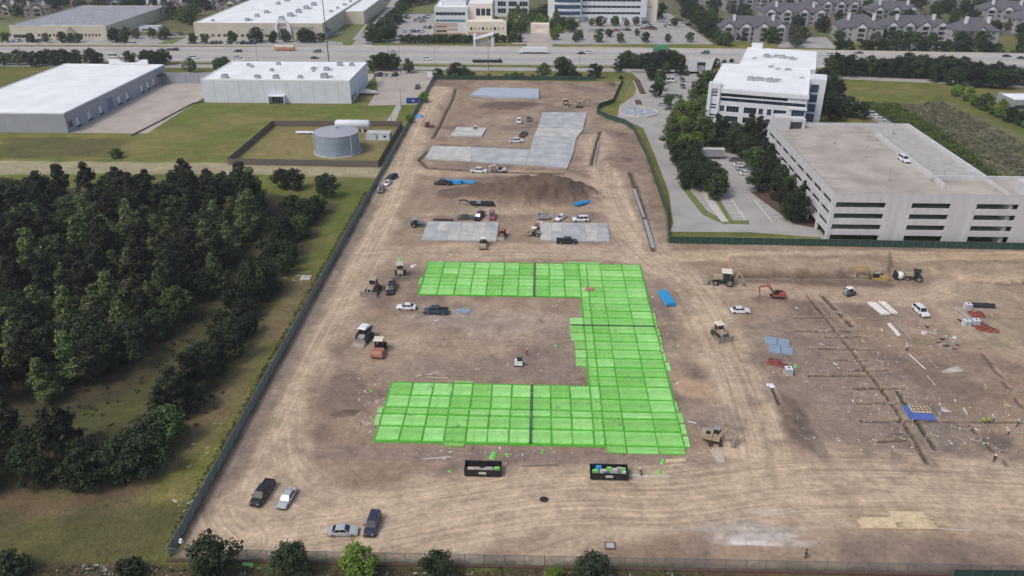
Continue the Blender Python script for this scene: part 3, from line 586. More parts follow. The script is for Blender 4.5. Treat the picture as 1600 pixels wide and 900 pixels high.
# -- water tank compound
tc = P(528.5, 236)
b = thing('water_tank', 'round blue grey steel water tank with a shallow cone roof', 'tank', (tc.x, tc.y, 0))
R, HT = 8.3, 7.6; n = 40
for k in range(3):
    mb = MB(); ring = []
    z0, z1 = HT * k / 3, HT * (k + 1) / 3 - .03
    mb.loft([[(R * math.cos(2 * math.pi * i / n) * s_, R * math.sin(2 * math.pi * i / n) * s_, z_) for i in range(n)] for s_, z_ in ((1, z0 + .02), (1, z1), (.994, z1 + .01))], cap=True)
    part('shell_course', mb, 'tank_steel', b, True if False else False)
mb = MB(); mb.loft([[(r_ * math.cos(2 * math.pi * i / n), r_ * math.sin(2 * math.pi * i / n), z_) for i in range(n)] for r_, z_ in ((R + .15, HT), (R + .15, HT + .15), (.6, HT + 1.1), (.1, HT + 1.15))])
rf = part('roof', mb, 'pipe_grey', b); part('hatch', MB().tube((0, 1.2, HT + 1), (0, 1.2, HT + 1.7), .7, n=12), 'tank_steel', rf)
for a in (200, 320):
    a = math.radians(a); part('ladder', MB().beam((math.cos(a) * (R + .35), math.sin(a) * (R + .35), .2), (math.cos(a) * (R + .35), math.sin(a) * (R + .35), HT + .3), .55, .12), 'white_wall', b)
mb = MB(); mb.loft([[((R + .9) * math.cos(2 * math.pi * i / n), (R + .9) * math.sin(2 * math.pi * i / n), z_) for i in range(n)] for z_ in (-.05, .18)]); part('footing', mb, 'concrete', b)
q = P(552, 205); b = thing('pressure_vessel', 'white horizontal cylinder vessel lying behind the round water tank', 'tank', (q.x, q.y, 0))
mb = MB(); n = 20; rings = []
for x, r in ((-7.4, .3), (-7.1, 1.2), (-6.4, 1.75), (6.4, 1.75), (7.1, 1.2), (7.4, .3)): rings.append([(x, r * math.cos(2 * math.pi * i / n), 3.0 + r * math.sin(2 * math.pi * i / n)) for i in range(n)])
part('shell', mb.loft(rings), 'white_wall', b, True)
for x in (-4.2, 4.2): part('saddle', MB().frus((x - .4, x + .4, -1.7, 1.7), (x - .4, x + .4, -1.2, 1.2), 0, 1.7), 'concrete', b)
a0 = P(572, 219); b = thing('pump_house', 'low white flat block beside the round water tank', 'hut', (a0.x, a0.y, 0))
facade(b, 'front', 9.5, 5.0, 0, 2.6, [(4.0, 5.0, 0, 2.1, 'grey_wall'), (7, 8.2, 1.1, 1.9)], 'white_wall', wname='door'); facade(b, 'left', 9.5, 5, 0, 2.6, [], 'white_wall'); facade(b, 'right', 9.5, 5, 0, 2.6, [], 'white_wall'); facade(b, 'back', 9.5, 5, 0, 2.6, [], 'white_wall')
roof_flat(b, 9.5, 5.0, 2.6, 'concrete_pale', .12)
q = P(485, 210); b = thing('pipe_rack', 'pale pipes on low supports behind the round water tank', 'pipes', (q.x, q.y, 0))
for k in range(3): part('pipe', MB().tube((-6, k * .7, .7), (4, k * .7, .7), .25, n=10), 'white_wall', b, True)
for x in (-5, -1, 3): part('support', MB().box(x - .2, x + .2, -.4, 1.9, 0, .46), 'concrete', b)

# -- fences made of bays
def fence(name, label, line, bay, h, scr, post='post', thick=.06, tilt=0.0, base=0.0, rail=True, pname='screen_panel', onsite=False, jit=.0, cat='fence'):
    t = thing(name, label, cat, (0, 0, 0)); pts = [Vector((*p[:2], 0)) for p in line]
    meshes = {}
    for a, c in zip(pts, pts[1:]):
        L = (c - a).length; n_ = max(1, round(L / bay)); bl = L / n_; d = (c - a).normalized(); ang = math.atan2(d.y, d.x)
        key = round(bl, 2)
        if key not in meshes:
            mm = MB(); nseg = 3
            for s_ in range(nseg):
                w0 = bl * s_ / nseg; w1 = bl * (s_ + 1) / nseg; y0 = math.sin(s_ * 2.1) * jit; y1 = math.sin((s_ + 1) % nseg * 2.1) * jit
                mm.add([(w0 + (.03 if s_ == 0 else 0), y0 - thick / 2, base), (w1 - (.03 if s_ == nseg - 1 else 0), y1 - thick / 2, base), (w1, y1 - thick / 2, h), (w0, y0 - thick / 2, h),
                        (w0 + (.03 if s_ == 0 else 0), y0 + thick / 2, base), (w1 - (.03 if s_ == nseg - 1 else 0), y1 + thick / 2, base), (w1, y1 + thick / 2, h), (w0, y0 + thick / 2, h)],
                       [(0, 1, 2, 3), (7, 6, 5, 4), (3, 2, 6, 7), (0, 4, 5, 1)] + ([(0, 3, 7, 4)] if s_ == 0 else []) + ([(1, 5, 6, 2)] if s_ == nseg - 1 else []))
            meshes[key] = mm.mesh(pname, [scr])
            meshes[key, 'p'] = MB().tube((0, 0, -.2), (0, 0, h + .12), .055, n=6).mesh('post', [post])
        for k in range(n_):
            p = a + d * (bl * k); z = hz(p.x, p.y) if onsite else 0.0
            link(pname, meshes[key], t, (p.x, p.y, z), ang); link('post', meshes[key, 'p'], t, (p.x, p.y, z))
    if rail:
        mb = MB()
        for a, c in zip(pts, pts[1:]): mb.beam((a.x, a.y, h + .03), (c.x, c.y, h + .03), .06, .05)
        part('top_rail', mb, post, t)
    return t
cw = wpoly([(358, 256), (430, 194)]); cb = [(P(430, 194).x, P(430, 194).y), (-58, P(430, 194).y + 1)]
fence('timber_fence', 'dark weathered timber fence enclosing the water tank yard', [(-58, 270.5), (P(358, 256).x, 271.5), (P(430, 194).x, 322), (-58, 323.5), (-58, 270.6)], 2.4, 2.3, 'wood_grey', 'wood_grey', .12, pname='board_panel')
fence('site_fence', 'long grey screened fence along the left edge of the building site', [(XL, 86.2), (XL, 411.5)], 3.0, 2.2, 'screen_grey', jit=.12)
fence('site_fence', 'dark green screened fence across the far end of the site', [(XL, 411.8), (P(930, 124).x, 412.2)], 3.0, 2.1, 'screen_green', jit=.08)
fence('site_fence', 'winding dark green screened fence beside the concrete driveway', [(FENCE_R[0][0], 207.6)] + FENCE_R[1:], 3.0, 2.1, 'screen_green', jit=.1)
fence('site_fence', 'straight dark green screened fence in front of the parking garage', [(FENCE_R[0][0] + .1, 207.0), (165, 205.6)], 3.0, 2.1, 'screen_green', jit=.08)
fence('chain_link_fence', 'see-through chain link fence along the near edge of the site', [(XL, 85.9), (74, 87.2), (110, 87.9)], 3.0, 2.0, 'chainlink', thick=.03)
part('dark_base_strip', MB().beam((XL - .3, 85.4, .05), (110, 87.4, .05), .5, .35), 'mulch', bpy.data.objects['chain_link_fence'])  # dark strip along the foot of the fence
fence('site_fence', 'short dark green screened fence at the near right corner', [(62, 86.0), (85, 86.4)], 3.0, 2.1, 'screen_green', jit=.05)

# -- parking garage
b = thing('parking_garage', 'pale concrete parking garage with open decks and flat roof deck', 'garage', (82, 208.5, 0))
GW, GD, GH = 49.0, 72.5, 14.0
xs_ = [(PY(1307, 316, 208.5)[0] - 82, PY(1385, 316, 208.5)[0] - 82), (PY(1426, 316, 208.5)[0] - 82, PY(1487, 316, 208.5)[0] - 82), (PY(1528, 316, 208.5)[0] - 82, PY(1594, 316, 208.5)[0] - 82)]
zl = [(10.9, 12.5), (7.6, 9.2), (4.3, 5.9)]
opsF = [(a_, c_, z0, z1) for a_, c_ in xs_ for z0, z1 in zl] + [(a_, c_, 0, 2.7) for a_, c_ in xs_]
FW = 90.0
facade(b, 'front', FW, GD, 0, GH + 1.1, opsF, 'garage_wall', rec=.5, panes=False)
opsL = [(u, u + 7.4, z0, z1) for z0, z1 in [(11.0, 12.4), (7.7, 9.1), (4.4, 5.8)] for u in np.arange(2.2, 68, 8.7)] + [(u, u + 7.4, 0, 2.8) for u in np.arange(2.2, 68, 8.7)]
facade(b, 'left', GW, GD, 0, GH + 1.1, opsL, 'garage_wall', rec=.5, panes=False); facade(b, 'back', GW, GD, 0, GH + 1.1, [], 'garage_wall', rec=.5)
facade(b, 'right', GW, GD, 0, GH + 1.1, [(u, u + 7.4, z0, z1) for z0, z1 in [(11.0, 12.4), (7.7, 9.1), (4.4, 5.8)] for u in np.arange(20, 66, 8.7)], 'garage_wall', rec=.5, panes=False)
for k, z in enumerate((3.5, 6.8, 10.1)): part('floor_slab', MB().box(.55, GW - .55, .55, GD - .55, z, z + .4).box(GW - .5, FW - .5, .55, 16, z, z + .4), 'concrete', b)
part('core_wall', MB().box(10, 11, 20, 60, .1, 13.5).box(.8, GW - 1, 30, 30.5, .1, 13.5).box(GW, FW - .6, 15.4, 15.9, .1, 13.5), 'concrete', b)
for k in range(6):
    for j in range(3): part('column', MB().box(8 + k * 8.2, 8.7 + k * 8.2, 6 + j * 9, 6.7 + j * 9, .05, 13.4), 'concrete', b)
dk_ = part('roof_deck', MB().box(.5, GW - .5, .5, GD - .5, 13.55, 14.0).box(GW - .5, FW - .5, .5, 16, 13.55, 13.99), 'garage_deck', b)
part('ramp_wall', MB().box(33.2, 33.8, 8.5, 60, 14.0, 15.2), 'garage_wall', b)
part('ramp_wall', MB().box(GW - .75, GW + .08, 16.4, GD - .7, 13.9, 15.16), 'garage_wall', b)
part('ramp_wall', MB().box(33.8, FW - .6, 15.7, 16.3, 14.0, 15.1), 'garage_wall', b)
part('roof_ramp', MB().prof([(34, 14.002), (GW - .8, 14.002), (GW - .8, 14.05), (34, 14.05)], 16.4, GD - .7), 'concrete', b)
part('stair_tower', MB().box(.6, 5.6, GD - 6, GD - .5, 14.0, 18.3), 'garage_wall', b); part('stair_tower', MB().box(5.6, 11.5, GD - 4.5, GD - .5, 14.0, 17.4), 'garage_wall', b)
part('stair_tower', MB().box(52.3, 58.5, .6, 7, 14.0, 17.6), 'garage_wall', b)
part('stair_door', MB().box(6.5, 10.2, GD - 4.6, GD - 4.51, 14.0, 16.4), 'interior', b)
for x_, y_ in ((16, 50), (21, 36), (20, 14), (32.2, 14), (34.8, 12.5), (30, 58), (40, 62)):
    lp = part('lamp_post', MB().tube((x_, y_, 14), (x_, y_, 17.5), .1, n=6).box(x_ - .5, x_ + .5, y_ - .2, y_ + .2, 17.5, 17.7).box(x_ - .35, x_ + .35, y_ - .35, y_ + .35, 14, 14.8), 'concrete', b)
for k in range(14):
    part('stall_line', MB().box(2, 6.5, 4 + k * 4.8, 4.12 + k * 4.8, 14.002, 14.008), 'paint_white', b); part('stall_line', MB().box(28, 32.6, 4 + k * 4.8, 4.12 + k * 4.8, 14.002, 14.008), 'paint_white', b)
part('drain_joint', MB().box(17, 17.15, 2, GD - 2, 14.002, 14.006), 'concrete_pale', b)

# -- white office tower block beyond the garage
b = thing('office_building', 'white five storey office building with white roof beyond the garage', 'office', (66, 311.5, 0), math.radians(-17.5))
OW, OD, OH = 36.5, 46.0, 20.6
ops = [(4.6, 29.5, 17.2, 18.3), (4.6, 36.2, 15.4, 16.7)]
for z0 in (11.3, 7.4, 3.4):
    ops += [(4.8, 6.4, z0, z0 + 2.3), (7.3, 12.0, z0, z0 + 2.3), (13.9, 18.6, z0, z0 + 2.3), (19.5, 21.1, z0, z0 + 2.3), (22.6, 24.2, z0, z0 + 2.3), (25.0, 29.6, z0, z0 + 2.3), (31.6, 36.2, z0 - .4, z0 + 3.0, 'glass_blue')]
ops += [(1.2, 3.2, z0 + j * 1.1, z0 + .7 + j * 1.1) for z0 in (17.0, 12.2, 8.2, 4.2, .6) for j in (0, 1)]
ops = [o for o in ops if not (o[0] < 4 and o[3] > 20)]
facade(b, 'front', OW, OD, 0, OH, ops, 'office_white', rec=.4, bars=4, bar='post')
facade(b, 'left', OW, OD, 0, OH, [(3 + k * 6, 7.5 + k * 6, z0, z0 + 2.3) for k in range(7) for z0 in (15.5, 11.3, 7.4, 3.4)], 'office_white', rec=.4, bars=3, bar='post')
facade(b, 'right', OW, OD, 0, OH, [(2 + k * 7, 8 + k * 7, z0 - .4, z0 + 2.9, 'glass_blue') for k in range(3) for z0 in (15.5, 11.3, 7.4, 3.4)], 'office_white', rec=.4, bars=4, bar='post'); facade(b, 'back', OW, OD, 0, OH, [], 'office_white')
roof_flat(b, OW, OD, OH, par=.1); part('stair_bay_cap', MB().box(-.4, 4.3, -.8, 3.6, OH - .5, OH + 1.3), 'office_white', b); part('stair_bay', MB().box(-.4, .9, -.8, -.03, 0, OH - .52).box(3.4, 4.3, -.8, -.03, 0, OH - .52), 'office_white', b)
part('roof_band', MB().box(4.5, OW + .5, -.6, -.03, 18.6, 20.2).box(30.5, OW + .5, -.6, -.03, 14.3, 15.1), 'office_white', b)
part('entrance_canopy', MB().box(6, 15, -3.6, -.03, 3.0, 3.3).box(6.2, 6.6, -3.4, -3.0, 0, 3.0).box(14.4, 14.8, -3.4, -3.0, 0, 3.0), 'office_white', b)
part('rear_wing', MB().box(7, OW + 2, OD + .01, OD + 42, 0, OH - .4), 'office_white', b); roof_flat(b, OW - 5, 42, OH, par=.12, x0=7, y0=OD + .04)
part('rear_tower', MB().box(9, 14, OD + 40, OD + 44, OH - 2, OH + 2.2), 'office_white', b)
part('side_tower', MB().box(OW + .02, OW + 6.5, 26, 36, 0, OH + .3), 'office_white', b)
for z0 in (15.5, 11.6, 7.6, 3.6): part('window', MB().box(OW + .9, OW + 4.0, 25.9, 25.99, z0, z0 + 3.2), 'glass_blue', b)
for x_, y_, s_ in ((14, 16, .9), (18, 17, .7), (21.5, 16, .9), (24, 18, .6), (16, 19, .5), (17, 66, .9), (21, 68, .7), (24, 66, .9), (28, 64, .8), (20, 44, .5), (23, 40, .5), (27, 40, .6), (12, 60, .4), (33, 26, .4)): rooftop_unit(b, x_, y_, OH, s_, 1)

# -- offices and warehouses beyond the highway
def far_box(name, label, cat, px0, px1, pyb, pyt, depth, wm, rm, opsf=None, sides=True, par=.4, rz=0.0, glass='glass', bars=0):
    a_ = P(px0, pyb); W = P(px1, pyb).x - a_.x; Hh = PY((px0 + px1) / 2, pyt, a_.y)[1]
    t = thing(name, label, cat, (a_.x, a_.y, 0), rz)
    facade(t, 'front', W, depth, 0, Hh, opsf(W, Hh) if opsf else [], wm, glass, bars=bars)
    for s_ in ('left', 'right', 'back'): facade(t, s_, W, depth, 0, Hh, [], wm)
    if rm: roof_flat(t, W, depth, Hh, rm, par, wm)
    return t, W, Hh
t, W, Hh = far_box('warehouse', 'beige warehouse with grey roof far left beyond the highway', 'warehouse', 19, 172, 60, 41, 92, 'beige_wall', 'grey_roof',
    lambda W, H: [(W * .28 + k * 2.5, W * .28 + 1.3 + k * 2.5, 1.4, 3.0) for k in range(10)] + [(W * .73 + k * 2.3, W * .73 + 1.2 + k * 2.3, 1.6, 3.2) for k in range(6)] + [(W * .02, W * .2, .3, 2.5, 'interior')])
part('entrance_gable', MB().prof([(W * .60, 0), (W * .60, 5), (W * .635, 7.6), (W * .67, 5), (W * .67, 0)], -2.0, -.03), 'siding_tan', t); part('entrance_door', MB().box(W * .615, W * .655, -2.1, -2.01, 0, 4), 'glass', t)
for k in range(7):
    for j in range(4): part('skylight', MB().box(7 + k * 8.5, 8.6 + k * 8.5, 12 + j * 20, 14 + j * 20, Hh + .005, Hh + .3), 'concrete_pale', t)
part('lower_roof_strip', MB().box(W * .3, W * .95, 1, 4.5, Hh + .006, Hh + .05), 'beige_wall', t)
t, W, Hh = far_box('warehouse', 'long beige warehouse with white roof and arched glass entrance', 'warehouse', 306, 508, 61, 37, 145, 'beige_wall', 'white_roof',
    lambda W, H: [(3 + k * 3.9, 5.0 + k * 3.9, 1.5, 3.2) for k in range(12)] + [(56.5, 60.5, .2, H - 3.0)], bars=2)
mb = MB(); n = 14
ring = [(58.5 + 5.2 * math.cos(math.pi * i / n), Hh - 1.5 + 4.2 * math.sin(math.pi * i / n)) for i in range(n + 1)]; ring2 = [(58.5 + 3.4 * math.cos(math.pi * i / n), Hh - 1.5 + 2.7 * math.sin(math.pi * i / n)) for i in range(n + 1)]
part('entrance_arch', mb.prof(ring + ring2[::-1], -1.2, -.04).box(53.3, 55.1, -1.2, -.04, 0, Hh - 1.52).box(61.9, 63.7, -1.2, -.04, 0, Hh - 1.52), 'white_roof', t)
part('wall_sign', MB().box(W - 19, W - 6, -.16, -.02, Hh - 3.0, Hh - 2.0).box(W - 15, W - 10, -.16, -.02, Hh - 5.0, Hh - 4.3), 'siding_tan', t)
for k in range(18): rooftop_unit(t, 10 + (k * 23.7) % 72, 8 + (k * 37) % 128, Hh, .8 + .3 * (k % 3), k % 2)
part('side_wing', MB().box(W + .02, W + 14, 62, 144, 0, Hh - 1), 'beige_wall', t); part('side_wing_roof', MB().box(W + .3, W + 13.6, 62.3, 143.6, Hh - .99, Hh - .8), 'white_roof', t)
t, W, Hh = far_box('office_building', 'cream and salmon office block with turquoise window bands', 'office', 680, 732, 53, 12, 42, 'office_white', 'white_roof',
    lambda W, H: [(.8, W * .92, 12.0, 14.0, 'glass'), (.8, W * .92, 7.6, 9.4, 'teal_glass_frame'), (.8, W * .35, 1.0, 2.4), (.8, W * .35, 4.3, 5.0)], bars=8)
part('lower_cladding', MB().box(-.15, W * .9, -.18, -.02, .05, .95).box(-.15, W * .68, -.18, -.02, 2.5, 4.2).box(-.15, W * .68, -.18, -.02, 5.1, 7.2), 'salmon_wall', t)
part('upper_block', MB().box(4, W - 2, 8, 36, Hh - .1, Hh + 4), 'office_white', t); part('upper_roof', MB().box(4.4, W - 2.4, 8.4, 35.6, Hh + 4.01, Hh + 4.1), 'white_roof', t)
part('side_wing', MB().box(W + .03, W + 16, 4, 32, 0, Hh + 2), 'cream_wall', t); part('wing_roof', MB().box(W + .3, W + 15.7, 4.3, 31.7, Hh + 2.01, Hh + 2.2), 'white_roof', t)
for k in range(3): part('window', MB().box(W + 5.2 + k * 3.4, W + 8.0 + k * 3.4, 3.9, 3.99, Hh - 5.5, Hh - 1.0), 'glass', t)
part('front_wing', MB().box(W + .04, W + 26, -7, 3.98, 0, 9.0), 'cream_wall', t); part('front_wing_roof', MB().box(W + .3, W + 25.7, -6.7, 3.7, 9.01, 9.2), 'cream_wall', t)
for k in range(9): part('window', MB().box(W + 2 + k * 2.6, W + 3.4 + k * 2.6, -7.1, -7.01, 4.0, 5.6), 'salmon_wall' if k % 3 else 'glass', t)
part('base_cladding', MB().box(W + .5, W + 14, -7.12, -7.01, .1, 2.6), 'salmon_wall', t)
t, W, Hh = far_box('office_building', 'office block with square dark windows in a pale grid', 'office', 757, 826, 26, -22, 36, 'office_white', 'white_roof',
    lambda W, H: [(W * (.06 + .245 * k), W * (.06 + .245 * k) + W * .18, 2.6 + j * 5.0, 6.0 + j * 5.0) for k in range(4) for j in range(4)], bars=3)
t, W, Hh = far_box('office_building', 'long white office with dark ribbon windows beyond the highway', 'office', 862, 1000, 34, -16, 34, 'office_white', 'white_roof',
    lambda W, H: [(W * .34, W - .6, 5.4 + j * 4.4, 7.0 + j * 4.4) for j in range(4)] + [(W * .36 + k * 7, W * .36 + k * 7 + 3.4, .4, 3.4) for k in range(7)], bars=12)
part('bowed_front', MB().prof([(0, 0), (0, 0.1), (0, 0.1)], 0, .01) if False else MB().prism([(-3, -.5), (4, -4), (12, -5.5), (W * .32, -4.5), (W * .335, -.05), (-3, -.05)], 4.4, Hh + .8), 'office_white', t)
for j in range(4): part('bowed_window', MB().prism([(-2.5, -.52), (4, -4.12), (12, -5.62), (W * .315, -4.62), (W * .31, -4.4), (12, -5.2), (4, -3.8), (-2.5, -.45)], 5.4 + j * 4.4, 8.0 + j * 4.4), 'glass_blue', t)
part('plinth', MB().box(-2, W * .3, -3, -.05, 0, 4.3), 'office_white', t)
part('end_wing', MB().box(W + .02, W + 12, 4, 28, 0, Hh * .75), 'cream_wall', t); part('end_window', MB().box(W + 1, W + 8, 3.9, 3.99, Hh * .42, Hh * .48), 'salmon_wall', t)
q = P(843.5, 52); t = thing('gatehouse', 'small cream entrance pavilion at the end of the forecourt', 'pavilion', (q.x - 6.2, q.y, 0))
facade(t, 'front', 12.4, 5, 0, 5.8, [(3.2, 9.2, 1.0, 4.4, 'cream_wall')], 'cream_wall', rec=.5, wname='niche'); [facade(t, s_, 12.4, 5, 0, 5.8, [], 'cream_wall') for s_ in ('left', 'right', 'back')]; roof_flat(t, 12.4, 5, 5.8, 'cream_wall', .4)
q = P(757, 73); t = thing('roadside_sign', 'white sloping canopy sign on two piers beside the far carriageway', 'sign', (q.x - 7, q.y, 0))
part('pier', MB().box(0, 1.8, 0, 2, 0, 7.5), 'office_white', t); part('pier', MB().box(11, 13, 0, 2, 0, 6), 'office_white', t); part('canopy', MB().prof([(.5, 4.2), (13, 7.4), (13, 8.4), (.5, 5.2)], -1, 2.6), 'white_roof', t); part('sign_board', MB().box(2.4, 10.6, .4, .9, .6, 4.0), 'concrete', t)
q = P(1095, 112); t = thing('roadside_sign', 'white angular monument wall with dark opening beside the frontage road', 'sign', (q.x - 7, q.y, 0))
part('sail_wall', MB().prof([(0, 0), (0, 8.6), (4, 7.6), (5, 0)], 0, 1.0), 'office_white', t); part('sail_wall', MB().prof([(9, 0), (9.5, 6.6), (14, 7.2), (12, 0)], 0, 1.0), 'office_white', t); part('sail_wall', MB().prof([(4.2, 5.2), (4.0, 7.6), (9.5, 6.6), (9.4, 5.0)], .1, .9), 'office_white', t); part('sign_board', MB().box(5.05, 8.95, .3, .6, 3.2, 4.9), 'glass', t); part('sign_base', MB().box(5.05, 9.0, .2, .8, 0, 2.4), 'grey_roof', t)
t, W, Hh = far_box('shed', 'low shed with white roof at the right edge', 'shed', 1580, 1680, 172, 158, 14, 'grey_wall', 'white_roof', lambda W, H: [(1, 8, .2, 2.2, 'interior')])
t, W, Hh = far_box('kiosk_building', 'small pale grey building beside the beige warehouse far left', 'hut', 218, 248, 49, 43, 8, 'white_wall', 'concrete', lambda W, H: [(2, W - 2, .4, 1.6)])

# -- apartment blocks and houses
def hip(mb, x0, x1, y0, y1, z, rise, over=.6):
    x0 -= over; x1 += over; y0 -= over; y1 += over
    if (x1 - x0) >= (y1 - y0): r = (y1 - y0) / 2; a_, c_ = (x0 + r, (y0 + y1) / 2), (x1 - r, (y0 + y1) / 2)
    else: r = (x1 - x0) / 2; a_, c_ = ((x0 + x1) / 2, y0 + r), ((x0 + x1) / 2, y1 - r)
    v = [(x0, y0, z), (x1, y0, z), (x1, y1, z), (x0, y1, z), (*a_, z + rise), (*c_, z + rise)]
    f = [(0, 1, 5, 4), (1, 2, 5), (2, 3, 4, 5), (3, 0, 4)] if (x1 - x0) >= (y1 - y0) else [(0, 1, 4), (1, 2, 5, 4), (2, 3, 5), (3, 0, 4, 5)]
    mb.add(v, f + [(3, 2, 1, 0)]); return mb
def apartment(label, px, py, W, D, floors, rz, sm='siding', rm='shingle', ng=3, name='apartment_block', cat='apartment block'):
    q = P(px, py); t = thing(name, label, cat, (q.x, q.y, 0), rz, None); H = floors * 3.0; x0 = -W / 2
    for s_ in ('front', 'back', 'left', 'right'):
        L = W if s_ in ('front', 'back') else D
        ops = [(u, u + 1.4, 1.0 + f_ * 3, 2.4 + f_ * 3) for f_ in range(floors) for u in np.arange(2.0, L - 2, 4.6)] if s_ != 'back' else []
        hold = link('wall_group', None, t) if False else t
        facade(hold, s_, W, D, 0, H, ops, sm, rec=.2)
    for ch in t.children: ch.location.x = x0
    part('roof', hip(MB(), x0, -x0, 0, D, H, min(W, D) * .34), rm, t)
    for k in range(ng):
        gx = x0 + W * (k + .5) / ng; gw = min(3.4, W / ng * .36)
        mb = MB(); mb.prof([(gx - gw, .02), (gx - gw, H + .6), (gx, H + gw * .85), (gx + gw, H + .6), (gx + gw, .02)], -1.4, .4); g = part('gable_bay', mb, sm, t)
        part('gable_roof', MB().prof([(gx - gw - .4, H + .35), (gx, H + gw * .85 + .25), (gx + gw + .4, H + .35), (gx + gw + .4, H + .6), (gx, H + gw * .85 + .55), (gx - gw - .4, H + .6)], -1.8, D * .42), rm, g)
        part('gable_trim', MB().prof([(gx - gw * .8, H + .1), (gx, H + gw * .62), (gx + gw * .8, H + .1)], -1.46, -1.41), 'trim', g)
        for f_ in range(floors): part('balcony_opening', MB().box(gx - gw * .55, gx + gw * .55, -1.47, -1.41, .6 + f_ * 3, 2.5 + f_ * 3), 'interior' if (k + f_) % 2 else 'glass', g)
    for cx in ((-W * .28, D * .3), (W * .28, D * .3)): part('chimney', MB().box(cx[0] - .8, cx[0] + .8, cx[1] - .8, cx[1] + .8, H, H + min(W, D) * .34 + .6).box(cx[0] - .95, cx[0] + .95, cx[1] - .95, cx[1] + .95, H + min(W, D) * .34 + .61, H + min(W, D) * .34 + .9), 'trim', t)
    return t
APT = [('grey roofed apartment block with white gables nearest the far offices', 1176, 65, 44, 17, 3, 0, 4), ('grey apartment block end with hip roof right of the white office roof', 1342, 66, 27, 20, 3, -.12, 1),
       ('long grey roofed apartment block with three white gables mid right', 1428, 63, 42, 16, 3, .03, 4), ('grey apartment block with two white chimneys near the right edge', 1526, 72, 25, 20, 3, .05, 1),
       ('apartment block with grey roof behind the one nearest the offices', 1240, 40, 46, 16, 3, -.05, 4), ('second row apartment block with twin gables mid right', 1395, 36, 36, 15, 3, .05, 3), ('second row apartment block by the right edge', 1570, 36, 34, 16, 3, -.1, 3),
       ('third row apartment block above the white office roof', 1180, 18, 48, 16, 3, .08, 4), ('third row apartment block left of the dark tree clump', 1300, 26, 40, 16, 3, 0, 4), ('far apartment block near the top right centre', 1350, 12, 40, 16, 3, -.05, 3), ('far apartment block near the top right corner', 1520, 12, 44, 16, 3, .04, 4),
       ('farthest apartment block above the second row gables', 1440, 8, 40, 16, 3, 0, 3), ('farthest apartment block nearest the far car park', 1130, 6, 40, 16, 3, -.04, 3), ('farthest apartment block cut by the upper edge mid right', 1240, 4, 44, 16, 3, 0, 4), ('apartment block cut by the right edge in the second row', 1622, 52, 34, 16, 3, .1, 3)]
for l_, px, py, W, D, fl, rz, ng in APT: apartment(l_, px, py, W, D, fl, rz, ng=ng)
HS = [(12, 24), (48, 14), (78, 7), (112, 3), (150, 8), (182, 16), (215, 8), (250, 12), (275, 22), (240, 24), (330, 14), (362, 18), (300, 4), (350, 4), (385, 6), (30, 4), (5, 12), (130, 14), (410, 2), (60, 26)]
for i, (px, py) in enumerate(sorted(HS)):
    apartment(('brown' if i % 3 == 1 else 'grey') + ' roofed house among the far left trees, ' + ordw(i + 1) + ' from the left', px, py, 15 + (i * 7) % 5, 11, 2, (-.3 + .17 * (i % 5)), 'siding_tan' if i % 3 else 'siding', 'shingle_brown' if i % 3 == 1 else 'shingle', 1, 'house', 'house')
t, W, Hh = far_box('storage_sheds', 'row of low storage sheds with pale roofs behind the long beige warehouse', 'sheds', 372, 388, 26, 22, 110, 'beige_wall', 'concrete_pale')
t.rotation_euler.z = math.radians(-8)
# ------------------------------------------------------------------ vehicles
def wheel_mesh(r, w, rim=True):
    mb = MB(); n = 16; mb.cur = 0
    rings = []
    for y, rr in ((-w / 2, r * .8), (-w / 2, r * .95), (-w * .35, r), (w * .35, r), (w / 2, r * .95), (w / 2, r * .8)): rings.append([(rr * math.cos(2 * math.pi * i / n), y, rr * math.sin(2 * math.pi * i / n)) for i in range(n)])
    mb.loft(rings, 0, True)
    return mb.mesh('wheel', ['rubber'], False), MB().tube((0, -w / 2 - .012, 0), (0, w / 2 + .012, 0), r * .62, n=12).mesh('rim', ['rim'])
WHEELS = {}
def add_wheel(t, x, y, r, w):
    if (r, w) not in WHEELS: WHEELS[r, w] = wheel_mesh(r, w)
    a, b_ = WHEELS[r, w]; o = link('wheel', a, t, (x, y, r)); link('rim', b_, o); return o
def ring8(x, hw, z0, z1, tum=.93):            # a body section: sills, bulged flank, shoulder
    zm = z0 + (z1 - z0) * .55; c = .06
    return [(x, -hw * .93, z0), (x, -hw, z0 + .12), (x, -hw, zm), (x, -hw * tum, z1 - c), (x, -hw * (tum - .07), z1), (x, hw * (tum - .07), z1), (x, hw * tum, z1 - c), (x, hw, zm), (x, hw, z0 + .12), (x, hw * .93, z0)]
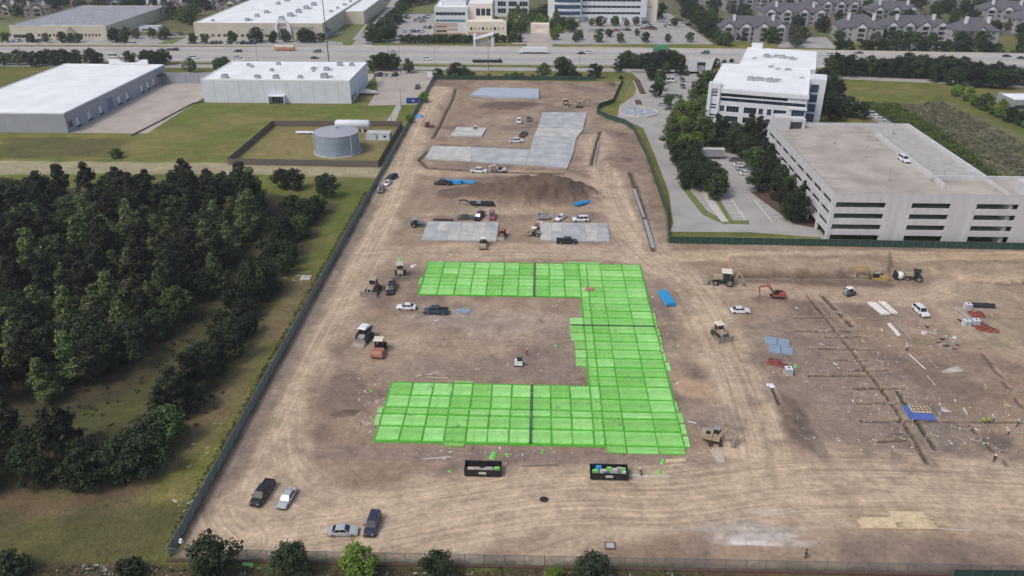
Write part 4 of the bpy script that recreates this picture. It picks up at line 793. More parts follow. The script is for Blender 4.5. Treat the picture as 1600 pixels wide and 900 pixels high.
CARS = {
    # length, width, body stations (x, top z, width factor), cabin (rear base, front base, rear top, front top, belt, roof), wheel r
    'sedan': (4.8, 1.82, [(-2.4, .62, .82), (-2.32, .88, .93), (-1.5, .95, 1), (-.9, .94, 1), (1.0, .92, 1), (1.9, .82, .98), (2.3, .70, .92), (2.4, .52, .8)], (-1.75, 1.05, -1.05, .30, .90, 1.45), .33),
    'suv': (5.0, 1.96, [(-2.5, .75, .86), (-2.44, 1.05, .95), (-1.5, 1.10, 1), (0, 1.10, 1), (1.1, 1.08, 1), (2.0, 1.02, .98), (2.42, .90, .93), (2.5, .60, .84)], (-2.36, 1.25, -2.1, .55, 1.06, 1.80), .40),
    'pickup': (5.9, 2.0, [(-2.95, .95, .92), (-2.9, 1.08, .97), (-1.0, 1.10, 1), (0, 1.12, 1), (1.5, 1.10, 1), (2.5, 1.05, .98), (2.88, .92, .94), (2.95, .62, .86)], (-.95, 1.75, -.80, 1.0, 1.08, 1.86), .42),
    'van': (5.8, 2.05, [(-2.9, .8, .9), (-2.85, 1.15, .97), (-1.5, 1.2, 1), (.5, 1.2, 1), (1.7, 1.15, 1), (2.4, 1.0, .97), (2.8, .85, .92), (2.9, .55, .85)], (-2.8, 2.0, -2.7, 1.2, 1.15, 2.15), .38),
}
def make_car(kind, small=False):
    L, W, st, cab, r = CARS[kind]; hw = W / 2
    t = link(kind if kind not in ('suv',) else 'suv', None)
    zb = r * .62
    body = MB().loft([ring8(x, hw * f, zb + (.12 if i in (0, len(st) - 1) else 0), z) for i, (x, z, f) in enumerate(st)])
    bo = part('body', body, 'paint_car_white', t)
    rb, fb, rt, ft, zb_, zt = cab; h0, h1 = hw * .86, hw * .70
    part('window_glass', MB().frus((rb, fb, -h0, h0), (rt, ft, -h1, h1), zb_, zt - .03), 'car_glass', t)
    rp = part('roof', MB().frus((rt - .06, ft + .04, -h1 - .03, h1 + .03), (rt + .10, ft - .12, -h1 + .08, h1 - .08), zt - .035, zt + .03), 'paint_car_white', t)
    if not small:
        pm = MB()
        for s_ in (-1, 1):
            for (xb, xt_) in ((rb, rt), (fb, ft), ((rb + fb) / 2 - .1, (rt + ft) / 2 - .05)): pm.beam((xb, s_ * (h0 + .005), zb_), (xt_, s_ * (h1 + .005), zt - .02), .09, .05)
        part('pillar', pm, 'paint_car_white', t)
        xe, zl = L / 2 - .06, st[-2][1] - .12
        for s_ in (-1, 1):
            part('headlight', MB().box(xe - .14, xe + .02, s_ * hw * .62 - .18, s_ * hw * .62 + .18, zl - .08, zl + .06), 'light_lens', t)
            part('tail_light', MB().box(-L / 2 - .012, -L / 2 + .12, s_ * hw * .68 - .16, s_ * hw * .68 + .16, st[1][1] - .28, st[1][1] - .06), 'tail_red', t)
            part('mirror', MB().box(fb - .5, fb - .3, s_ * (hw + .1) - .1, s_ * (hw + .1) + .1, zb_ + .02, zb_ + .2), 'paint_car_white', t)
    if kind == 'pickup':
        part('truck_bed', MB().box(-2.82, -1.05, -hw * .80, hw * .80, 1.10, 1.125), 'plastic_black', t)
        mb = MB()
        mb.box(-2.9, -1.0, -hw * .93, -hw * .80, 1.085, 1.30); mb.box(-2.9, -1.0, hw * .80, hw * .93, 1.085, 1.30); mb.box(-2.93, -2.82, -hw * .80, hw * .80, 1.085, 1.30); part('bed_wall', mb, 'paint_car_white', t)
    wx = L * .31
    for x in (-wx, wx):
        for s_ in (-1, 1): add_wheel(t, x, s_ * (hw - .10), r, .22)
    part('bumper', MB().box(L / 2 - .1, L / 2 + .03, -hw * .8, hw * .8, zb, zb + .2).box(-L / 2 - .03, -L / 2 + .1, -hw * .85, hw * .85, zb + .02, zb + .24), 'plastic_black', t)
    for o in t.children:
        if o.name.split('.')[0] in ('body', 'roof', 'pillar', 'mirror', 'bed_wall'): o.material_slots[0].link = 'OBJECT'
    return t
PROTO = {(k, s_): make_car(k, s_) for k in CARS for s_ in (False, True)}
used = set()
def car(kind, color, rear, front, label, group=None, z=None, small=False, ang=None, cat=None):
    a_ = P(*rear, z or 0.0); b_ = P(*front, z or 0.0)
    if ang is None: ang = math.atan2(b_.y - a_.y, b_.x - a_.x)
    c = (a_ + b_) / 2; key = (kind, small)
    t = PROTO[key] if key not in used else copy_tree(PROTO[key]); used.add(key)
    t.location = (c.x, c.y, z if z is not None else max(hz(c.x, c.y), -.02) + (.05 if not inpoly(np.array([c.x]), np.array([c.y]), SITE)[0] else 0)); t.rotation_euler = (0, 0, ang)
    tag(t, label, cat or {'suv': 'SUV', 'sedan': 'car', 'pickup': 'pickup', 'van': 'van'}[kind], group)
    m = M['paint_car_' + color]
    for o in t.children:
        if o.name.split('.')[0] in ('body', 'roof', 'pillar', 'mirror', 'bed_wall'):
            o.material_slots[0].link = 'OBJECT'; o.material_slots[0].material = m
    return t
G1 = 'vehicles parked about the building site'
for a in [
    ('pickup', 'black', (424, 757), (398, 793), 'black pickup parked nose down at the near left corner'),
    ('sedan', 'silver', (457, 769), (441, 795), 'silver sedan parked right of the black pickup at near left'),
    ('sedan', 'silver', (515, 834), (559, 833), 'silver sedan seen side-on near the bottom fence'),
    ('suv', 'navy', (588, 808), (577, 840), 'dark blue SUV beside the side-on silver sedan'),
    ('pickup', 'black', (615, 444), (608, 464), 'dark pickup between the two tan bulldozers left of the green pad'),
    ('sedan', 'white', (649, 483), (621, 482), 'white sedan inside the U of the green pad'),
    ('pickup', 'navy', (699, 490), (664, 489), 'navy pickup inside the U of the green pad'),
    ('sedan', 'white', (1142, 488), (1170, 488), 'white sedan parked right of the green pad near the blue bundle'),
    ('suv', 'white', (1427, 480), (1449, 499), 'white SUV parked by the white pipe stack at right'),
    ('pickup', 'black', (870, 380), (901, 380), 'black pickup standing along the right small concrete slab'),
    ('suv', 'white', (922, 345), (892, 346), 'white SUV behind the right small concrete slab'),
    ('sedan', 'white', (884, 338), (868, 347), 'white car half turned beside the white SUV'),
    ('sedan', 'darkgreen', (718, 342), (738, 342), 'dark green car behind the left small concrete slab'),
    ('pickup', 'black', (754, 335), (744, 346), 'black pickup at an angle behind the left small concrete slab'),
    ('suv', 'maroon', (769, 334), (769, 346), 'dusty maroon SUV behind the left small concrete slab'),
    ('pickup', 'black', (703, 289), (681, 288), 'black pickup parked against the long blue pipe bundle'),
    ('pickup', 'white', (736, 269), (760, 270), 'white pickup below the L-shaped slab'),
    ('pickup', 'white', (795, 223), (817, 222), 'white work truck on the far earth by the inner L corner'),
    ('pickup', 'darkgreen', (813, 216), (823, 208), 'dark pickup half turned by the far white work truck'),
    ('suv', 'white', (811, 186), (811, 197), 'white SUV facing the camera above the L-shaped slab'),
    ('pickup', 'grey', (826, 184), (826, 192), 'small dark vehicle beside the far white SUV'),
    ('suv', 'black', (616, 279), (608, 282), 'black SUV at the left fence, farthest of three'),
    ('sedan', 'white', (608, 286), (603, 291), 'white car at the left fence, middle of three'),
    ('suv', 'grey', (597, 295), (594, 303), 'grey SUV at the left fence, nearest of three'),
]: car(a[0], a[1], a[2], a[3], a[4], G1)
car('suv', 'white', (1403, 246), (1421, 257), 'white SUV alone on the roof deck of the garage', z=14.06)
G2 = 'cars parked by the white office'
for i, (px, py, c) in enumerate([(1150, 252, 'grey'), (1156, 260, 'white'), (1161, 266, 'silver'), (1166, 273, 'white')]): car('sedan', c, (px - 10, py), (px + 9, py), c + ' car, ' + ordw(i + 1) + ' from the far end in the row beside the garage trees', G2)
for i, (px, py, c) in enumerate([(1322, 157, 'navy'), (1329, 161, 'silver'), (1337, 165, 'white'), (1343, 169, 'white'), (1349, 173, 'maroon'), (1356, 177, 'grey'), (1362, 181, 'silver'), (1369, 185, 'white'), (1376, 189, 'silver')]): car('suv' if i % 3 == 0 else 'sedan', c, (px - 4, py - 3), (px + 5, py + 2), c + ' car, ' + ordw(i + 1) + ' from the far end of the row behind the garage', 'cars parked behind the garage', ang=-.5)
for i, (px, py, c, k) in enumerate([(1043, 127, 'white', 'van'), (1050, 127, 'white', 'van'), (1066, 127, 'grey', 'suv'), (1067, 137, 'grey', 'suv'), (1050, 152, 'silver', 'sedan'), (1057, 152, 'navy', 'sedan'), (1036, 165, 'silver', 'sedan'), (1047, 172, 'grey', 'sedan')]): car(k, c, (px, py - 3), (px, py + 3), c + ' ' + k + ', ' + ordw(i + 1) + ' in the office entrance lot', 'vehicles in the office entrance lot', ang=-1.5 if k != 'sedan' else 0)
car('pickup', 'black', (655, 134), (650, 142), 'dark jeep-like truck in the yard beyond the white warehouse')
for i, (px, c, k) in enumerate([(588, 'grey', 'sedan'), (594, 'navy', 'suv'), (602, 'silver', 'sedan'), (611, 'white', 'sedan'), (618, 'black', 'suv')]): car(k, c, (px - 3, 121), (px + 4, 116), c + ' car, ' + ordw(i + 1) + ' in the row beyond the white warehouse', 'cars beyond the white warehouse', small=True)
G3 = 'traffic on the highway'
HWV = [(205, 70.5, 'van', 'white', 'white van on the slip road far left'), (252, 79.5, 'sedan', 'black', 'black car on the far carriageway, first of a group of three at left'), (263, 79.0, 'sedan', 'grey', 'grey car on the far carriageway, second of the three at left'), (273, 79.2, 'suv', 'black', 'black SUV on the far carriageway, third of the three at left'),
       (372, 82, 'suv', 'black', 'black SUV on the far carriageway left of the orange bus'), (371, 91, 'sedan', 'silver', 'silver car on the near carriageway left of the white warehouse roof'), (303, 92, 'suv', 'white', 'white SUV on the near carriageway at left'), (388, 94, 'sedan', 'white', 'white car on the near carriageway just behind the white warehouse'),
       (496, 82, 'suv', 'grey', 'grey SUV on the far carriageway right of the orange bus'), (492, 92, 'sedan', 'black', 'black car on the near carriageway behind the white warehouse roof'), (575, 72.5, 'van', 'white', 'white van at the mouth of the side street'), (613, 82, 'sedan', 'silver', 'silver car on the far carriageway below the side street trees'), (668, 94, 'suv', 'white', 'white SUV alone on the near carriageway left of centre'),
       (820, 79, 'sedan', 'black', 'black car on the far carriageway below the forecourt'), (908, 84.5, 'sedan', 'black', 'black car on the far carriageway beside a white one'), (918, 83.5, 'suv', 'white', 'white SUV on the far carriageway beside a black one'), (1342, 84, 'sedan', 'grey', 'grey car on the highway right of the white office'), (1573, 89, 'sedan', 'black', 'black car on the highway near the right edge'),
       (1298, 87, 'suv', 'white', 'white SUV on the highway just right of the office roof'), (1478, 99, 'sedan', 'white', 'white car half hidden by trees on the highway'), (178, 90, 'van', 'white', 'white van on the near carriageway behind the long warehouse'), (1102, 84, 'suv', 'grey', 'grey SUV on the highway above the monument wall'), (1596, 92, 'sedan', 'navy', 'dark car cut by the right edge on the highway')]
for px, py, k, c, l_ in HWV: car(k, c, (px - 6, py), (px + 6, py), l_, G3, small=True, ang=(math.pi if py < 86 else 0) + (-.1 if px > 1250 else 0))
def truck(label, px, py, L, boxm, cabm, H=3.6, ang=0.0, cat='truck', name='box_truck'):
    q = P(px, py); t = thing(name, label, cat, (q.x, q.y, .06), ang, G3)
    part('cargo_box', MB().box(-L / 2, L / 2 - 2.3, -1.25, 1.25, 1.1, H), boxm, t); part('cab', MB().prof([(L / 2 - 2.2, .7), (L / 2 - 2.2, 2.6), (L / 2 - 1.0, 2.6), (L / 2 - .6, 1.7), (L / 2, 1.5), (L / 2, .7)], -1.15, 1.15), cabm, t)
    part('windscreen', MB().prof([(L / 2 - .98, 2.5), (L / 2 - .60, 1.75), (L / 2 - .55, 1.75), (L / 2 - .92, 2.52)], -1.0, 1.0), 'car_glass', t); part('chassis', MB().box(-L / 2 + .3, L / 2 - .3, -.5, .5, .6, 1.05), 'plastic_black', t)
    for x in (-L * .32, -L * .2, L / 2 - 1.2):
        for s_ in (-1, 1): add_wheel(t, x, s_ * 1.05, .5, .3)
    return t
truck('long white lorry on the far carriageway below the gatehouse', 833, 84, 17, 'white_paint', 'white_paint', 3.8, math.pi); truck('green lorry on the far carriageway above the roadside trees', 1032, 80, 9.5, 'paint_car_green', 'paint_car_green', 3.7, math.pi)
truck('long low black lorry on the near carriageway below the canopy sign', 762, 99.5, 17, 'black_steel', 'black_steel', 2.0)
q = P(445, 79); t = thing('bus', 'orange bus on the far carriageway at left of centre', 'bus', (q.x, q.y, .06), 0, G3)
part('lower_body', MB().box(-6, 6, -1.25, 1.25, .5, 1.9), 'bus_orange', t); part('window_band', MB().box(-5.9, 5.95, -1.22, 1.22, 1.9, 2.6), 'salmon_wall', t); part('roof', MB().frus((-6, 6, -1.25, 1.25), (-5.8, 5.8, -1.0, 1.0), 2.6, 3.1), 'cream_paint', t)
for x in (-3.6, 3.8):
    for s_ in (-1, 1): add_wheel(t, x, s_ * 1.15, .5, .3)
def lot(rows, group, where):
    n = 0
    for (a, b_, k, ang, sk) in rows:
        for i in range(k):
            if i in sk: continue
            n += 1; px = a[0] + (b_[0] - a[0]) * i / max(1, k - 1); py = a[1] + (b_[1] - a[1]) * i / max(1, k - 1); c = RND.choice(['white', 'silver', 'black', 'grey', 'white', 'navy', 'maroon', 'silver', 'blue'])
            kd = RND.choice(['sedan', 'suv', 'sedan', 'pickup']); car(kd, c, (px - 3, py), (px + 3, py), c + ' ' + {'suv': 'SUV', 'sedan': 'car', 'pickup': 'pickup'}[kd] + ', ' + ordw(n) + ' counted from the left ' + where, group, small=True, ang=ang)
lot([((613, 46), (637, 27), 9, 0.05, (4,)), ((648, 33), (655, 29), 3, 1.5, ()), ((659, 35), (669, 25), 6, 0, (2,)), ((632, 50), (660, 50), 6, 1.5, (1,)), ((664, 44), (672, 44), 2, 1.5, ()), ((613, 63), (640, 64), 6, 1.5, (2, 4))], 'cars in the car park left of the cream offices', 'in the car park by the cream offices')
lot([((1008, 36), (1022, 47), 7, .1, ()), ((1026, 30), (1050, 44), 9, .1, (3,)), ((1062, 33), (1076, 40), 3, .1, ()), ((925, 49), (940, 49), 3, 0, ()), ((962, 49), (980, 48), 3, 0, ()), ((1040, 42), (1052, 43), 3, 1.4, ()), ((1005, 46), (1012, 46), 2, 0, ())], 'cars in the car park of the long white office', 'in the car park of the long office')
lot([((332, 68), (398, 68.5), 12, 1.5, (3, 7)), ((530, 36), (542, 26), 5, .3, ()), ((522, 55), (532, 52), 3, .3, ())], 'cars before the arched warehouse', 'before the arched beige warehouse')
lot([((22, 65), (62, 65), 6, 1.5, (2,)), ((268, 56), (280, 55), 3, .2, ())], 'cars before the grey roofed warehouse', 'before the grey roofed far warehouse')
for i in range(5):
    for j, x0 in enumerate((97.5, 121, 140)):
        if (i + j) % 2: continue
        t = copy_tree(PROTO['sedan', True]); t.location = (x0 + i * 2.7 - 3, 214.5, .05); t.rotation_euler = (0, 0, math.pi / 2)
        c = ['grey', 'white', 'silver', 'black', 'navy'][(i + 2 * j) % 5]; tag(t, c + ' car inside the garage, ' + ['left', 'middle', 'right'][j] + ' ground opening, stall ' + ordw(i + 1) + ' from the left', 'car', 'cars inside the garage ground floor')
        for o in t.children:
            if o.name.split('.')[0] in ('body', 'roof'): o.material_slots[0].link = 'OBJECT'; o.material_slots[0].material = M['paint_car_' + c]
for (k, s_), o in PROTO.items():
    if (k, s_) not in used:
        for ch in list(o.children):
            for g in list(ch.children): bpy.data.objects.remove(g)
            bpy.data.objects.remove(ch)
        bpy.data.objects.remove(o)

# ------------------------------------------------------------------ machines
def crawler(mb_parent, x0, x1, y, w, h, t, mname='track'):
    r = h / 2; pts = []
    for k in range(7): a = math.pi / 2 + math.pi * k / 6; pts.append((x0 + r + r * math.cos(a), r + r * math.sin(a)))
    for k in range(7): a = -math.pi / 2 + math.pi * k / 6; pts.append((x1 - r + r * math.cos(a), r + r * math.sin(a)))
    o = part('crawler_track', MB().prof(pts[::-1], y - w / 2, y + w / 2), mname, t)
    n = int((x1 - x0 - h) / .35); mb = MB()
    for k in range(n): mb.box(x0 + r + k * .35, x0 + r + k * .35 + .12, y - w / 2 - .02, y + w / 2 + .02, h, h + .05)
    part('track_shoe', mb, mname, o); return o
def cab(t, x0, x1, y0, y1, z0, z1, bm, rm):
    part('cab_frame', MB().box(x0, x0 + .1, y0, y0 + .1, z0, z1).box(x1 - .1, x1, y0, y0 + .1, z0, z1).box(x0, x0 + .1, y1 - .1, y1, z0, z1).box(x1 - .1, x1, y1 - .1, y1, z0, z1), bm, t)
    part('cab_glass', MB().box(x0 + .04, x1 - .04, y0 + .04, y1 - .04, z0, z1 - .02), 'car_glass', t); part('cab_roof', MB().frus((x0 - .25, x1 + .25, y0 - .2, y1 + .2), (x0 - .1, x1 + .1, y0 - .05, y1 + .05), z1, z1 + .18), rm, t)
def mach(name, label, px, py, ang, cat): q = P(px, py); return thing(name, label, cat, (q.x, q.y, hz(q.x, q.y)), math.radians(ang), 'machines on the building site')
def dozer(label, px, py, ang, bm='machine_tan', rm='machine_tan', s=1.0):
    t = mach('bulldozer', label, px, py, ang, 'bulldozer')
    for y in (-.95, .95): crawler(None, -1.7, 1.7, y, .55, 1.0, t)
    part('hood', MB().prof([(.1, .55), (.1, 1.75), (1.6, 1.6), (1.75, 1.2), (1.75, .55)], -.6, .6), bm, t); part('grille', MB().box(1.76, 1.82, -.45, .45, .7, 1.4), 'plastic_black', t)
    part('rear_body', MB().box(-1.7, .08, -.65, .65, .55, 1.35), bm, t); cab(t, -1.25, .05, -.7, .7, 1.35, 2.75, bm, rm)
    part('exhaust', MB().tube((.9, .25, 1.65), (.9, .25, 2.5), .07, n=6), 'plastic_black', t)
    bl = part('blade', MB().prof([(2.35, .1), (2.55, .05), (2.50, .6), (2.62, 1.2), (2.48, 1.22), (2.36, .6)], -1.75, 1.75), 'steel_worn', t)
    for y in (-1.3, 1.3): part('push_arm', MB().beam((0, y, .5), (2.4, y, .4), .16, .22), bm, t)
    for y in (-.35, .35): part('lift_cylinder', MB().tube((1.5, y, 1.5), (2.4, y, .9), .06, n=6), 'rim', t)
    part('ripper', MB().box(-2.3, -1.72, -.6, .6, .6, .8).box(-2.4, -2.25, -.5, -.4, .1, 1.0).box(-2.4, -2.25, .4, .5, .1, 1.0), 'steel_worn', t)
    t.scale = (s,) * 3; return t
def excavator(label, px, py, ang, turn, bm, rm, s=1.0, name='excavator', reach=1.0):
    t = mach(name, label, px, py, ang, 'excavator')
    for y in (-1.05, 1.05): crawler(None, -1.9, 1.9, y, .55, .85, t)
    part('undercarriage', MB().box(-.9, .9, -.8, .8, .35, .95), 'track', t)
    c, q = math.cos(math.radians(turn)), math.sin(math.radians(turn))
    def R(mb): mb.v = [(x * c - y * q, x * q + y * c, z) for x, y, z in mb.v]; return mb
    part('upper_body', R(MB().prof([(-2.1, 1.05), (-2.2, 1.9), (-1.9, 2.15), (-.3, 2.15), (-.3, 1.8), (1.2, 1.6), (1.2, 1.05)], -1.25, 1.25)), bm, t); part('counterweight', R(MB().prof([(-2.55, 1.15), (-2.65, 1.9), (-2.15, 2.0), (-2.05, 1.1)], -1.2, 1.2)), bm, t)
    part('engine_vent', R(MB().box(-1.7, -.8, -.9, .2, 2.152, 2.2)), 'plastic_black', t)
    part('cab', R(MB().prof([(-.3, 1.61), (-.3, 2.85), (.8, 2.85), (1.25, 2.1), (1.25, 1.61)], .3, 1.22)), 'car_glass', t); part('cab_roof', R(MB().box(-.38, .9, .24, 1.28, 2.86, 2.98)), rm, t)
    a0, a1, a2, a3 = (.9, -.25, 1.7), (2.8 * reach, -.25, 4.1), (5.6 * reach, -.25, 3.6), (5.2 * reach, -.25, 1.2)
    part('boom', R(MB().beam(a0, a1, .4, .55).beam(a1, a2, .36, .45)), bm, t); part('stick', R(MB().beam(a2, a3, .3, .38)), bm, t); part('boom_cylinder', R(MB().tube((1.2, -.25, 1.5), (3.0 * reach, -.25, 3.7), .09, n=6)), 'rim', t)
    part('bucket', R(MB().prof([(4.7 * reach, .3), (5.5 * reach, .2), (5.7 * reach, .9), (5.3 * reach, 1.3), (4.9 * reach, 1.1)], -.8, .3)), 'steel_worn', t)
    t.scale = (s,) * 3; return t
def roller(label, px, py, ang, bm, rm, drum='steel_worn', s=1.0):
    t = mach('road_roller', label, px, py, ang, 'roller')
    part('drum', MB().tube((1.9, -1.05, .75), (1.9, 1.05, .75), .75, n=20), drum, t); part('drum_frame', MB().box(.9, 2.9, -1.25, -1.1, .55, 1.0).box(.9, 2.9, 1.1, 1.25, .55, 1.0).box(2.72, 2.92, -1.1, 1.1, .7, 1.15), bm, t)
    part('front_yoke', MB().box(.3, 1.05, -1.1, 1.1, .6, 1.2), bm, t); part('engine_hood', MB().prof([(-2.3, .7), (-2.3, 1.5), (-.9, 1.75), (-.9, .7)], -.75, .75), bm, t); part('operator_deck', MB().box(-.9, .3, -.85, .85, .7, 1.2), 'plastic_black', t)
    part('seat', MB().box(-.7, -.2, -.3, .3, 1.2, 1.6).box(-.8, -.68, -.3, .3, 1.6, 2.1), 'plastic_black', t)
    for x in (-.85, .22):
        for y in (-.75, .75): part('canopy_post', MB().box(x - .04, x + .04, y - .04, y + .04, 1.2, 2.85), 'plastic_black', t)
    part('canopy', MB().frus((-1.15, .6, -1.0, 1.0), (-1.0, .45, -.85, .85), 2.85, 3.02), rm, t)
    for y in (-.95, .95): add_wheel(t, -1.5, y, .72, .45)
    t.scale = (s,) * 3; return t
def loader(label, px, py, ang, bm, rm, s=1.0, hoe=True, name='backhoe_loader'):
    t = mach(name, label, px, py, ang, 'loader')
    part('chassis', MB().box(-1.9, 2.1, -.5, .5, .6, 1.05), 'plastic_black', t); part('hood', MB().prof([(.35, 1.06), (.35, 1.9), (1.9, 1.7), (2.1, 1.4), (2.1, 1.06)], -.55, .55), bm, t); part('grille', MB().box(2.11, 2.16, -.4, .4, 1.1, 1.55), 'plastic_black', t); cab(t, -1.2, .3, -.8, .8, 1.06, 2.75, bm, rm)
    for y in (-.85, .85): add_wheel(t, -1.1, y, .78, .5); add_wheel(t, 1.5, y, .52, .38)
    for y in (-.6, .6): part('loader_arm', MB().beam((.3, y, 1.5), (2.3, y, 1.1), .15, .25).beam((2.3, y, 1.1), (2.9, y, .5), .15, .22), bm, t)
    part('front_bucket', MB().prof([(2.8, .1), (3.8, .08), (3.75, .16), (3.0, .3), (2.95, .95), (2.8, .95)], -1.15, 1.15), 'steel_worn', t)
    if hoe:
        part('hoe_boom', MB().beam((-1.95, 0, 1.0), (-2.6, 0, 2.9), .25, .3), bm, t); part('hoe_stick', MB().beam((-2.6, 0, 2.9), (-3.6, 0, 1.4), .2, .25), bm, t); part('hoe_bucket', MB().prof([(-3.9, .6), (-3.3, .5), (-3.2, 1.2), (-3.7, 1.4)], -.35, .35), 'steel_worn', t)
        for y in (-1, 1): part('stabilizer', MB().beam((-1.8, y * .5, .9), (-2.0, y * 1.2, .1), .14, .14), bm, t)
    t.scale = (s,) * 3; return t
def skid(label, px, py, ang, bm, rm, s=1.0):
    t = mach('track_loader', label, px, py, ang, 'loader')
    for y in (-.8, .8): crawler(None, -1.2, 1.2, y, .42, .8, t)
    part('body', MB().prof([(-1.4, .5), (-1.5, 1.6), (-.6, 1.75), (.6, 1.1), (1.2, .9), (1.2, .5)], -.6, .6), bm, t); cab(t, -.65, .55, -.5, .5, 1.1, 2.15, 'plastic_black', rm)
    for y in (-.72, .72): part('lift_arm', MB().beam((-1.4, y, 1.7), (1.1, y, 1.25), .14, .22).beam((1.1, y, 1.25), (1.7, y, .45), .14, .2), 'plastic_black', t)
    part('bucket', MB().prof([(1.6, .1), (2.5, .06), (2.45, .14), (1.8, .3), (1.75, .85), (1.6, .85)], -1.0, 1.0), 'steel_worn', t)
    t.scale = (s,) * 3; return t
dozer('tan bulldozer seen from the front nearest the left fence', 583, 456, -100, s=1.25); dozer('tan bulldozer with wide blade beside the upper left pad corner', 626, 432, -80, rm='concrete_pale', s=1.2)
skid('black track loader with white cab roof left of the green pad', 570, 530, -105, 'machine_grey', 'white_paint', 1.5); roller('roller with cream canopy and red drum left of the green pad', 593, 550, -92, 'machine_orange', 'cream_paint', 'machine_orange', 1.12)
dozer('tan bulldozer with cream canopy right of the green pad', 1124, 526, -70, 'machine_tan', 'cream_paint', 1.1); loader('tan backhoe loader at the end of the long trench', 1130, 444, 170, 'machine_tan', 'cream_paint', 1.35)
excavator('small red excavator with black body near the trench', 1213, 466, 0, 178, 'machine_red', 'plastic_black', .8); excavator('yellow excavator at the far end of the long trench', 1369, 436, 0, 172, 'machine_yellow', 'machine_grey', 1.0)
loader('muddy tan wheel loader right of the yellow excavator', 1427, 438, 160, 'machine_tan', 'plastic_black', 1.0, False, 'wheel_loader'); excavator('grey roofed tan excavator with bucket on the ground right of the pad', 1115, 690, 90, -110, 'machine_tan', 'machine_grey', .9, reach=.75)
roller('small tan roller below the left small concrete slab', 755, 385, -90, 'machine_tan', 'cream_paint', 'machine_tan', .9); skid('red skid loader at the right end of the left small slab', 785, 370, -100, 'machine_red', 'machine_red', 1.05)
roller('tan compactor at the left end of the right small slab', 833, 368, 170, 'machine_tan', 'cream_paint', 'machine_tan', .9); loader('small red tractor behind the tan compactor', 838, 358, -90, 'machine_red', 'machine_red', .6, False, 'tractor')
excavator('white and black small excavator at the edge of the L-shaped slab', 782, 268, 0, 200, 'white_paint', 'plastic_black', .75); loader('tan backhoe loader at the far end of the L-shaped slab, left one', 884, 166, -90, 'machine_tan', 'machine_tan', 1.1); excavator('tan excavator at the far end of the L-shaped slab, right one', 905, 168, 0, 20, 'machine_tan', 'cream_paint', .9)
loader('orange and tan trencher by the far left trench', 670, 199, -20, 'machine_orange', 'machine_tan', .9, True, 'trencher'); loader('grey compact tractor left of the small concrete slab', 651, 354, 15, 'machine_grey', 'machine_grey', .9, False, 'tractor'); roller('small roller standing on the far white slab edge', 742.5, 203, -90, 'machine_grey', 'white_paint', 'machine_grey', .6)
skid('silver skid loader near the top of the trench field', 1326, 461, 20, 'machine_grey', 'white_paint', .95)
q = P(742, 321); t = thing('flatbed_trailer', 'black gooseneck flatbed trailer in front of the dark earth mound', 'trailer', (q.x, q.y, hz(q.x, q.y)))
part('deck', MB().box(-1.5, 5.5, -1.25, 1.25, .85, 1.05), 'black_steel', t); part('gooseneck', MB().beam((-1.5, 0, .95), (-3.2, 0, 1.8), .5, .3).beam((-3.2, 0, 1.8), (-4.8, 0, 1.7), .4, .3).beam((-4.7, 0, 1.7), (-4.7, 0, .1), .2, .2), 'black_steel', t)
part('tool_box', MB().box(.6, 2.0, -1.1, -.1, 1.06, 1.9), 'machine_grey', t); part('ramp', MB().prof([(5.5, .85), (6.6, .1), (6.7, .2), (5.6, 1.02)], -1.1, 1.1), 'black_steel', t)
for x in (2.5, 3.5):
    for y in (-1.1, 1.1): add_wheel(t, x, y, .38, .25)
q = P(1108, 249); t = thing('box_trailer', 'grey box trailer parked among the office trees', 'trailer', (q.x - 5, q.y, .06))
part('cargo_box', MB().box(0, 10.5, 0, 2.6, 1.0, 3.6), 'machine_grey', t); part('roof_cap', MB().box(-.05, 10.55, -.05, 2.65, 3.6, 3.7), 'concrete_pale', t); part('landing_leg', MB().box(1.2, 1.4, .4, .6, 0, 1.0).box(1.2, 1.4, 2.0, 2.2, 0, 1.0), 'plastic_black', t)
for x in (8, 9.2):
    for y in (.2, 2.4): add_wheel(t, x, y, .48, .28)
q = P(573, 148); t = thing('boat_trailer', 'white covered boat trailer beside the white warehouse', 'trailer', (q.x, q.y, .06), -.05)
part('hull', MB().loft([[(x, -w_, .9), (x, -w_, 1.9), (x, w_, 1.9), (x, w_, .9)] for x, w_ in ((-4.5, 1.2), (0, 1.3), (3, 1.0), (5, .2))]), 'white_paint', t); part('cover', MB().frus((-4.2, 2.6, -1.0, 1.0), (-3, 1.2, -.6, .6), 1.9, 2.7), 'concrete_pale', t); part('frame', MB().beam((-4, 0, .7), (6.4, 0, .7), .3, .2), 'post', t)
for y in (-1, 1): add_wheel(t, -1.5, y, .36, .24)
t = thing('flatbed_trailer', 'teal framed equipment trailer beside the boat trailer', 'trailer', (P(562, 146).x, P(562, 146).y, .06)); part('deck', MB().box(-3, 3, -1.2, 1.2, .8, 1.0), 'teal_glass_frame', t); part('side_rail', MB().box(-3, 3, -1.25, -1.15, 1.0, 1.5).box(-3, 3, 1.15, 1.25, 1.0, 1.5), 'teal_glass_frame', t)
for y in (-1.1, 1.1): add_wheel(t, -.5, y, .38, .24)
